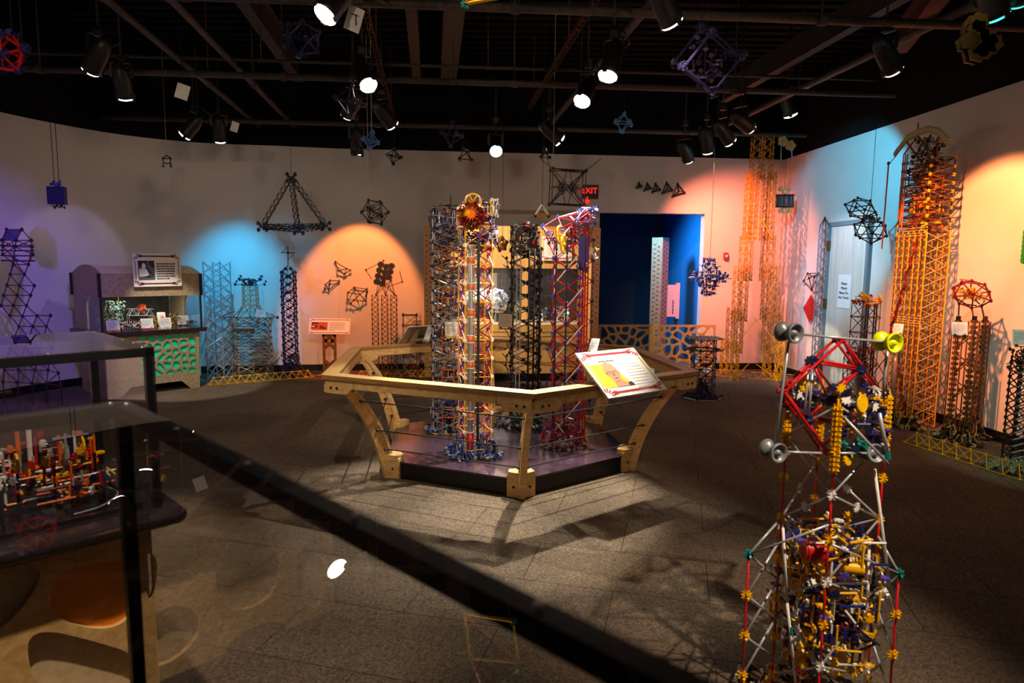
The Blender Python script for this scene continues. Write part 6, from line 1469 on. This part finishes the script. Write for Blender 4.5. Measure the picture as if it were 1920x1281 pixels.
# its front: a plate with big soft cells, wood behind most of them and one orange
def gf(px, py): v = on_plane(px, py, GC + DD * .0, DD); return ((GC - v).dot(UU), v.z)
cellpx = [[(93, 1135), (108, 1085), (150, 1064), (238, 1052), (262, 1080), (262, 1140), (235, 1176), (190, 1187), (120, 1172)],
          [(52, 1225), (62, 1195), (100, 1188), (170, 1205), (262, 1232), (285, 1300), (150, 1330), (70, 1300)],
          [(-60, 1090), (90, 1060), (60, 1130), (0, 1190), (-60, 1230)],
          [(272, 1040), (300, 1045), (297, 1100), (284, 1140), (276, 1090)]]
holes = [smooth_poly([gf(*p) for p in c], 2) for c in cellpx]
for c in ([(.52, .30), (.60, .24), (.72, .30), (.70, .42), (.58, .46)], [(.76, .46), (.82, .34), (.96, .33), (1.02, .46), (.92, .62), (.80, .62)], [(.50, .56), (.62, .52), (.72, .58), (.70, .68), (.54, .68)], [(.80, .10), (.98, .08), (1.04, .22), (.92, .27), (.78, .24)], [(.40, .10), (.56, .06), (.70, .10), (.70, .17), (.48, .2)], [(1.06, .30), (1.18, .2), (1.18, .6), (1.08, .52)]): holes.append(smooth_poly(c, 2))
b = MB(); b.box(GL(.625, .33, .06), (1.15, .58, .12), 'base_black', ROTC); b.build('plinth', gcase)
b = MB(); ux_ = -UU
plate(b, [(.03, .02), (1.22, .02), (1.22, .74), (.03, .74)], holes, GC + DD * .02, ux_, Zv, .02, 'birch'); fpn = b.build('front_panel', gcase)
b = MB(); b.box(GL(.625, .06, .38), (1.17, .012, .7), 'birch_pale', ROTC); b.box(GL(.04, .36, .38), (.02, .58, .72), 'birch_pale', ROTC); b.box(GL(1.21, .36, .38), (.02, .58, .72), 'birch_pale', ROTC); b.build('cabinet_body', gcase)
h = holes[0]; xs = [p[0] for p in h]; zs_ = [p[1] for p in h]; b = MB(); mx_, mz_ = sum(xs) / len(xs), sum(zs_) / len(zs_); plate(b, [(mx_ + (x - mx_) * 1.04, mz_ + (z - mz_) * 1.04) for x, z in h], [], GC + DD * .038, ux_, Zv, .006, 'cell_orange'); o = b.build('backing_panel', fpn); o['label'] = 'orange backing behind one cutout'
b = MB(); p = on_plane(166, 1016, GC, DD); b.rod(p + DD * .005, p - DD * .004, 'print_dark', .006, 10); b.build('cam_bolt', gcase)
# connector machine in the box
root = thing('ball_machine', 'orange, yellow and white connector machine on the counter in the clear box', 'model', GL(.38, .33, .796)); q = random.Random(44); b = MB()
for i in range(240):
    s, t = q.uniform(.10, .66), q.uniform(.12, .5); z = q.uniform(.83, .93); hgt = q.uniform(.03, .09); m = q.choice(['orange', 'yellow', 'red', 'white', 'black', 'silver', 'navy', 'darkred', 'orange'])
    a = GL(s, t, z)
    if q.random() < .5: b.rod(a, a + Zv * hgt, m, .0036)
    else: d = UU if q.random() < .6 else DD; b.rod(a - d * hgt * .7, a + d * hgt * .7, m, .0036)
for i in range(230): b.star(GL(q.uniform(.10, .66), q.uniform(.12, .5), q.uniform(.82, .98)), [(1, 0, 0), (0, 1, 0), (0, 0, 1)][q.randrange(3)], q.choice(['yellow', 'orange', 'white', 'navy', 'black', 'red', 'silver']), .014, .007)
for s in (.12, .38, .64):
    for t in (.14, .48): b.rod(GL(s, t, .796), GL(s, t, .9), 'darkgray', .006)
b.build('frame_rods', root)
for s, t, hh, m in ((.27, .36, .2, 'white'), (.42, .40, .18, 'teal'), (.17, .3, .14, 'navy')):
    b = MB(); b.rod(GL(s, t, .92), GL(s, t, .85 + hh), m, .007); b.rod(GL(s + .05, t, .85 + hh), GL(s - .05, t, .85 + hh), 'silver' if m == 'white' else m, .007); b.rod(GL(s + .03, t, .9), GL(s + .03, t, .83 + hh), 'orange', .006); b.build('upright', root)
for s, t in ((.14, .3), (.33, .2)): b = MB(); b.wheel(GL(s, t, .955), UU, .03, 'yellow'); b.build('wheel', root)
b = MB(); pts = catmull([tuple(GL(.22, .08, .803)), tuple(GL(.14, .1, .804)), tuple(GL(.07, .2, .803)), tuple(GL(.09, .3, .803)), tuple(GL(.16, .34, .803))], 6); b.tube(pts, .0025, 'silver'); b.build('loose_wire', root)
NB = Vector((-.715, 1.183, 0)); NC = NB - DD * 1.32
ncase, NL = box_case('display_case', 'closest clear display box, its blurred black top edge running across the floor view', NC, 1.32, .95, 1.30, .70, 'birch_pale', .022, .022)
b = MB(); b.box(NL(.475, .66, .335), (.86, 1.22, .63), 'birch_pale', ROTC); b.build('cabinet_body', ncase); b = MB(); b.box(NL(.475, .66, .03), (.8, 1.16, .06), 'base_black', ROTC); b.build('plinth', ncase)
# a yellow square hanging overhead, mirrored in the closest box's lid
hp = atz(922, 1195, 1.30); d = ray(922, 1195); d = Vector((d.x, d.y, -d.z)); c = hp + d * ((2.78 - 1.30) / d.z); root = thing('hanging_square', 'yellow square frame with red diagonals, seen mirrored in the closest box lid', 'rod shape', c)
S4 = [c + Vector((x, y, z)) for x, y, z in ((-.13, 0, -.12), (.1, 0, -.08), (.13, .02, .14), (-.1, .02, .12))]; b = MB()
for i in range(4): b.rod(S4[i], S4[(i + 1) % 4], 'yellow', .008)
b.rod(S4[0], S4[2], 'red', .008); b.rod(S4[3], S4[3] + Vector((.06, 0, .16)), 'red', .008); b.build('frame_rods', root); b = MB()
for v in S4: b.knot(v, 'teal', .024)
jumble(b, S4[2] + Vector((-.02, 0, .06)), (.16, .08, .1), 6, 16, ['navy'], ['navy', 'white', 'teal'], 201); b.build('connectors', root); hang(root, S4[2] + Zv * .02)

# ================================================================ tower in the foreground
def fp(px, py, Y=2.12): return aty(px, py, Y)
ctr = Vector((fp(1562, 900, 2.2).x, 2.2, 0)); root = thing('pendulum_tower', 'red and yellow rod tower with a red diamond frame and gray hubs on the carpet', 'tower', ctr)
cor = [(1469, 2.2), (1561, 2.02), (1654, 2.2), (1530, 2.4)]; M4 = [Vector((fp(px, 905, Y).x, Y, 0)) for px, Y in cor]
zt = fp(1560, 745, 2.15).z; st = .1475; n = int((zt - .02) / st); z0 = zt - n * st
for k, v in enumerate(M4):
    b = MB(); nl = 9
    if k == 1: nl = n
    for j in range(n):
        a = v + Zv * (z0 + j * st); b.rod(a, a + Zv * st, 'red' if (j + k) % 4 else ('darkred' if k == 3 else 'red'), .0042, 8)
        cm = 'white' if (k in (1, 3)) == (j % 2 == 1) and k == 1 else 'yellow'
        b.star(a, M4[(k + 1) % 4] - v, cm, .019, .008, 10, .55); b.star(a, Vector((M4[(k + 1) % 4] - v)).cross(Zv), cm, .019, .008, 10, .55)
    for j in range(13): a = v + Zv * (zt - .01 - j * .0165); b.star(a, M4[(k + 1) % 4] - v, 'yellow', .019, .008, 10, .55); b.star(a, Zv, 'yellow', .015, .009, 8)
    b.rod(v, v + Zv * z0, 'red', .0042); b.rod(v + Zv * (zt - .2), v + Zv * (zt + .02), 'yellow', .005); b.build('corner_mast', root)
for k in range(4):
    a, c = M4[k], M4[(k + 1) % 4]; b = MB()
    for j in range(n):
        o_ = 0 if (j % 2 == 0) == (k in (0, 2)) else 1
        p0, p1 = (a, c) if o_ == 0 else (c, a); b.rod(p0 + Zv * (z0 + j * st), p1 + Zv * (z0 + (j + 1) * st), 'silver', .0038, 8)
        if j in (1, 4): b.star((p0 + p1) / 2 + Zv * (z0 + (j + .5) * st), (c - a).cross(Zv), 'white', .018, .008, 10, .5)
    b.build('lattice_side', root)
for (px, py, Y, k, ky) in ((1404, 1040, 2.12, 0, 1), (1686, 1076, 2.12, 2, 1)):
    tp = fp(px, py, Y); b = MB(); z = tp.z; sgn = M4[k]
    b.rod((tp.x, tp.y, 0), tp, 'red', .0042, 8); b.knot(tp, 'teal', .02); j = 1
    while z - j * .1475 > 0: b.star((tp.x, tp.y, z - j * .1475), (0, 1, 0), 'yellow', .02, .008, 10, .55); b.star((tp.x, tp.y, z - j * .1475), (1, 0, 0), 'yellow', .02, .008, 10, .55); j += 1
    b.build('wing_post', root); b = MB(); b.rod(tp, sgn + Zv * (z + .10), 'silver', .0042, 8); b.rod(tp, M4[ky] + Zv * (z + .15), 'silver', .004, 8)
    j = 0
    while z - (j + 1) * .1475 > 0:
        za, zb2 = z - j * .1475, z - (j + 1) * .1475
        if j % 2 == 0: b.rod((tp.x, tp.y, za), sgn + Zv * (zb2 + .02), 'silver', .0042, 8); b.rod((tp.x, tp.y, zb2), sgn + Zv * (za + .02), 'silver', .0042, 8)
        else: b.rod(sgn + Zv * (za + .02), (tp.x, tp.y, zb2), 'silver', .0042, 8); b.rod((tp.x, tp.y, za), sgn + Zv * (zb2 + .02), 'silver', .0042, 8)
        j += 1
    b.build('wing_brace', root)
b = MB(); c = fp(1545, 1095, 2.2); jumble(b, c, (.30, .3, .42), 460, 230, ['yellow', 'navy', 'blue', 'yellow', 'yellow', 'white', 'blue'], ['yellow', 'yellow', 'navy', 'white', 'violet', 'white', 'blue'], 211, (.05, .12), .0045, .018, gears=5)
jumble(b, c - Zv * .22, (.24, .24, .16), 70, 40, ['yellow', 'darkred', 'white'], ['yellow', 'white', 'darkred'], 212, r=.0045, cr=.02, gears=3); b.rod(c - Zv * .28, (c.x, c.y, .0), 'darkgray', .006); b.build('gear_cluster', root)
for px, py, Y, R, m in ((1530, 1035, 2.08, .034, 'red'), (1525, 1165, 2.14, .03, 'darkred'), (1590, 1175, 2.14, .03, 'darkred'), (1600, 1065, 2.08, .022, 'yellow')):
    b = MB(); c = fp(px, py, Y); b.cone(c + Vector((-.03, .01, 0)), c + Vector((.03, -.01, 0)), R, R, m, 18); b.cone(c + Vector((-.034, .01, 0)), c + Vector((-.03, .01, 0)), R * 1.12, R * 1.12, m, 18); b.build('drum', root)
b = MB()
for (p, q_) in (((1468, 990), (1476, 1130)), ((1476, 1130), (1492, 1281)), ((1640, 880), (1668, 1100)), ((1630, 1010), (1622, 1281))): b.rod(fp(p[0], p[1], 2.1), fp(q_[0], q_[1], 2.1), 'white', .005, 8)
b.rod(fp(1482, 1175, 2.1), fp(1483, 1190, 2.1), 'teal', .007); b.build('white_flex_rod', root)
b = MB(); pile(b, Vector((ctr.x - .12, 2.2, 0)), .2, .1, ['yellow', 'navy', 'white', 'darkred'], 60, 71, .005, .02); b.build('foot', root)
# upper mechanism around the mast tops
b = MB()
for (px, py, Y, sx, sz) in ((1600, 770, 2.1, .12, .16), (1500, 745, 2.2, .12, .1), (1560, 745, 2.2, .26, .05), (1640, 780, 2.2, .06, .2)):
    jumble(b, fp(px, py, Y), (sx, .1, sz), 18, 30, ['white', 'navy', 'yellow', 'silver'], ['navy', 'purple', 'white', 'yellow', 'blue'], int(px), (.04, .09), .0045, .018)
for (px, py, Y) in ((1617, 757, 2.04), (1509, 722, 2.18), (1590, 860, 2.06)): b.wheel(fp(px, py, Y), (.5, -.85, .1), .026 if py < 800 else .02, 'yellow', 8); b.star(fp(px, py, Y), (.5, -.85, .1), 'yellow', .024, .006, 14, .85)
jumble(b, fp(1598, 845, 2.08), (.1, .06, .06), 8, 14, ['teal'], ['teal', 'green', 'navy'], 215); b.build('top_gearing', root)
# red diamond frame
Tp, Lf, Bt, Rt = ((1565, 637), (1581, 638)), ((1460, 733), (1471, 736)), ((1537, 843), (1551, 849)), ((1638, 737), (1650, 733))
b = MB()
def ff(px, py, dY=0.0): return fp(px, py, 1.99 + (px - 1460) / 190 * .30 + dY)   # the frame is turned about the upright
def two(p, q_, m='red', r=.0048):
    for k, Y in ((0, .14), (1, 0)): b.rod(ff(*p[k], Y), ff(*q_[k], Y), m, r, 8)
two(Tp, Lf); two(Tp, Rt); two(Lf, Bt); two(Rt, Bt)
for p in (Tp, Lf, Bt, Rt): b.rod(ff(*p[0], .14), ff(*p[1]), 'red', .007, 8); b.knot(ff(*p[1]), 'red', .012); b.knot(ff(*p[0], .14), 'red', .012)
J = [(1523, 679, 2.13), (1611, 694, 2.24), (1553, 749, 2.12), (1563, 731, 2.24), (1512, 785, 2.12), (1570, 793, 2.2)]
for i, j, o_ in ((0, 1, 0), (0, 1, 1), (1, 2, 0), (0, 3, 0), (0, 2, 0), (2, 4, 0), (4, 5, 0), (4, 5, 1), (1, 3, 1)): b.rod(fp(*J[i]) + Zv * o_ * .008, fp(*J[j]) + Zv * o_ * .008, 'red', .0045, 8)
for p, q_ in ((Tp[1], J[1]), (Lf[1], J[0]), (Lf[1], J[4]), (Rt[1], J[1]), (Bt[1], J[4])): b.rod(ff(*p), fp(*q_), 'red', .0045, 8)
b.build('diamond_frame', root)
for j in J[:5]: b = MB(); v = fp(*j); b.star(v, (0, 1, 0), 'navy', .022, .03, 8, .75); b.star(v, (1, 0, 0), 'blue', .022, .01); b.build('blue_joint', root)
b = MB()
for p, q_, Y, r in (((1488, 626), (1658, 641), 1.99, .0036), ((1479, 640), (1452, 840), 1.98, .0042), ((1455, 847), (1540, 850), 2.0, .004), ((1664, 655), (1655, 745), 2.02, .0055), ((1515, 695), (1508, 780), 2.1, .004), ((1523, 700), (1516, 780), 2.1, .004), ((1608, 705), (1605, 740), 2.06, .009), ((1585, 785), (1665, 870), 2.02, .0045), ((1649, 775), (1664, 850), 2.05, .006), ((1552, 850), (1625, 850), 2.05, .004)): b.rod(fp(p[0], p[1], Y), fp(q_[0], q_[1], Y), 'silver', r, 8)
b.rod(fp(1664, 845, 2.05), fp(1665, 862, 2.05), 'teal', .008); b.build('gray_axle', root)
for (p, q_, m, Y) in (((1469, 622), (1489, 625), 'gunmetal', 1.98), ((1654, 640), (1674, 643), 'lime', 1.99), ((1441, 842), (1458, 849), 'gunmetal', 1.97), ((1625, 848), (1640, 850), 'gunmetal', 2.08)):
    a, c = fp(*p, Y + .02), fp(*q_, Y - .02); mid = (a + c) / 2; ax = Vector(((c - a).x, -.038, (c - a).z)).normalized(); b = MB(); R = .031
    for s_ in (-1, 1): b.lathe([(.007, 0), (.012, .006), (R * .8, .010), (R, .022), (R, .030), (R * .9, .032), (R * .75, .022), (.010, .016), (.008, .030), (0, .030)], mid, ax * s_, m, 24)
    b.build('hub', root)
# ================================================================ the spotlights
PURPLE = (.20, .10, 1.0); CYAN = (.0, .42, .88); ORANGE = (1, .25, .06); RED = (1, .22, .14); AMBER = (1, .60, .24); TEAL = (.1, 1, .85)
track_light(1140, 140, 3.06, (-.10, 4.35, .2), WHITE, 900, 46, 'very bright spotlight with wire guard, beyond the round lamp nearest it', blend=.5)
track_light(1092, 188, 3.06, (-.5, 4.2, .4), WHITE, 420, 44, 'brightest round spotlight facing out above the crane tower', blend=.6)
track_light(930, 283, 3.0, (.0, 5.2, .9), WHITE, 260, 36, 'single bright spotlight facing out just under the top of the wall', blend=.6)
track_light(690, 158, 3.1, (-.3, 4.6, 1.2), WHITE, 420, 34, 'spotlight with a softly lit lens facing out above the cluster by the yellow tower', blend=.6)
track_light(612, 25, 3.12, (-2.7, 3.0, .5), WARM, 420, 54, 'large spotlight turned sideways at the top edge beside the faint blue icosahedron', sc=1.0)
track_light(172, 128, 3.15, tuple(rw(0, 0) * 0 + Vector((-5.95, 7.0, .8))), PURPLE, 240, 70, 'outermost of two spotlights on the beam above the twin panel box', blend=1.0)
track_light(236, 180, 3.12, (-4.0, 7.9, .4), WHITE, 300, 30, 'spotlight just right of and below the outermost one, over the arched case')
track_light(348, 252, 3.1, (-5.55, 8.1, 1.4), (.6, .5, 1), 25, 44, 'tilted spotlight of the pair above the arched case sign')
track_light(413, 262, 3.1, (-3.95, 9.3, 1.05), CYAN, 380, 54, 'upright spotlight of the pair above the arched case sign', blend=1.0)
track_light(652, 212, 3.08, (-3.7, 9.35, 1.2), CYAN, 90, 40, 'left-tilted spotlight in the cluster above the tall truss pyramid\'s far corner', blend=.7)
track_light(734, 232, 3.08, (.1, 9.0, 1.35), WARM, 500, 42, 'right-tilted spotlight in the cluster beside the bright blue octahedron')
track_light(669, 284, 3.0, (-2.25, 9.5, 1.2), ORANGE, 380, 54, 'lowest spotlight in the cluster, pointing straight down the wall', blend=.35)
track_light(1048, 262, 3.05, aty(1330, 515, 8.3), WHITE, 500, 16, 'downward spotlight beside the long white hanging cord')
track_light(1258, 38, 3.15, (3.4, 6.4, .2), WARM, 40, 40, 'large dark spotlight pointing down at the top edge near the purple cube')
track_light(1291, 297, 2.98, (3.3, 9.9, 1.9), RED, 700, 80, 'lowest spotlight of the group above the blue passage', blend=1.0)
track_light(1328, 282, 3.02, (3.4, 9.6, .6), (1, .5, .35), 160, 46, 'middle spotlight of the group above the blue passage', blend=.6)
track_light(1368, 264, 3.04, (4.28, 8.6, 1.3), (.62, .68, 1), 110, 46, 'right-tilted spotlight of the group above the blue passage', blend=.5)
track_light(1404, 238, 3.06, (4.29, 8.35, 2.35), (.04, .5, .85), 260, 60, 'brown upright spotlight between two tilted ones above the stepped tower')
track_light(1482, 214, 3.38, (4.38, 8.3, .7), (1, .82, .7), 80, 50, 'tilted spotlight farthest along the row above the stepped tower', blend=.5)
track_light(1674, 128, 3.12, (4.48, 6.15, 1.6), (1, .27, .09), 800, 52, 'bulky spotlight with an open barn door over the right wall', blend=.4)
track_light(1866, 26, 3.1, (4.55, 5.0, .6), (.75, 1, .75), 90, 46, 'teal-lensed spotlight near the ceiling at the photo\'s top corner', 'lens_teal')
track_light(1905, -2, 3.2, (4.45, 6.7, .5), CYAN, 40, 34, 'second teal-lensed spotlight, cut off by the photo\'s top edge', 'lens_teal', blend=.8)
# unseen lamps; the floods, carpet wash, lone-tower and square spots are added fill
for i, (x, y, aim, p, dg, lab) in enumerate(((-1.6, .2, (-1.0, 9.5, 1.5), 90, 75, 'added warm fill flood behind the camera over the closest box'), (1.6, .4, (2.0, 9.8, 1.5), 95, 75, 'added warm fill flood behind the camera over the carpet'), (1.7, .7, (1.16, 2.2, .62), 420, 34, 'added warm fill spotlight above the lone red and yellow tower'), (.9, 1.6, (-.3, 5.0, 1.3), 400, 34, 'warm spotlight above the camera aimed at the yellow tower'), (-.72, 1.12, (-1.4, 1.75, .3), 330, 52, 'warm spotlight above the camera aimed at the orange cutout case'), (2.4, 3.5, (4.1, 6.55, 1.5), 300, 26, 'warm spotlight aimed at the broad golden tower, out of the photo'), (-.12, 2.62, (-.1, 2.84, 2.2), 30, 46, 'added fill spotlight straight above the mirrored yellow square'), (-.9, 2.2, (-2.3, 6.0, 0), 170, 66, 'added warm fill spotlight washing the carpet toward the curved wall'), (-3.4, 3.9, (-6.1, 4.9, .7), 420, 50, 'rosy spotlight over the near end of the curved wall, out of the photo'), (-2.2, 1.2, (-5.2, 8.2, 1.6), 60, 60, 'added dim warm fill flood aimed at the curved wall'))):
    d = (Vector(aim) - Vector((x, y, 3.25))).normalized()
    p_ = Vector((x, y, 3.22)); px, py = 0, 0
    r_ = p_ - CAMP; root = None
    # same lamp, placed by its own position
    _a = atz; 
    def _at(px, py, z, P=p_): return P
    atz = _at
    track_light(0, 0, 3.22, aim, (1, .66, .60) if 'rosy' in lab else (1, .78, .58), p, dg, lab, blend=.9)
    atz = _a
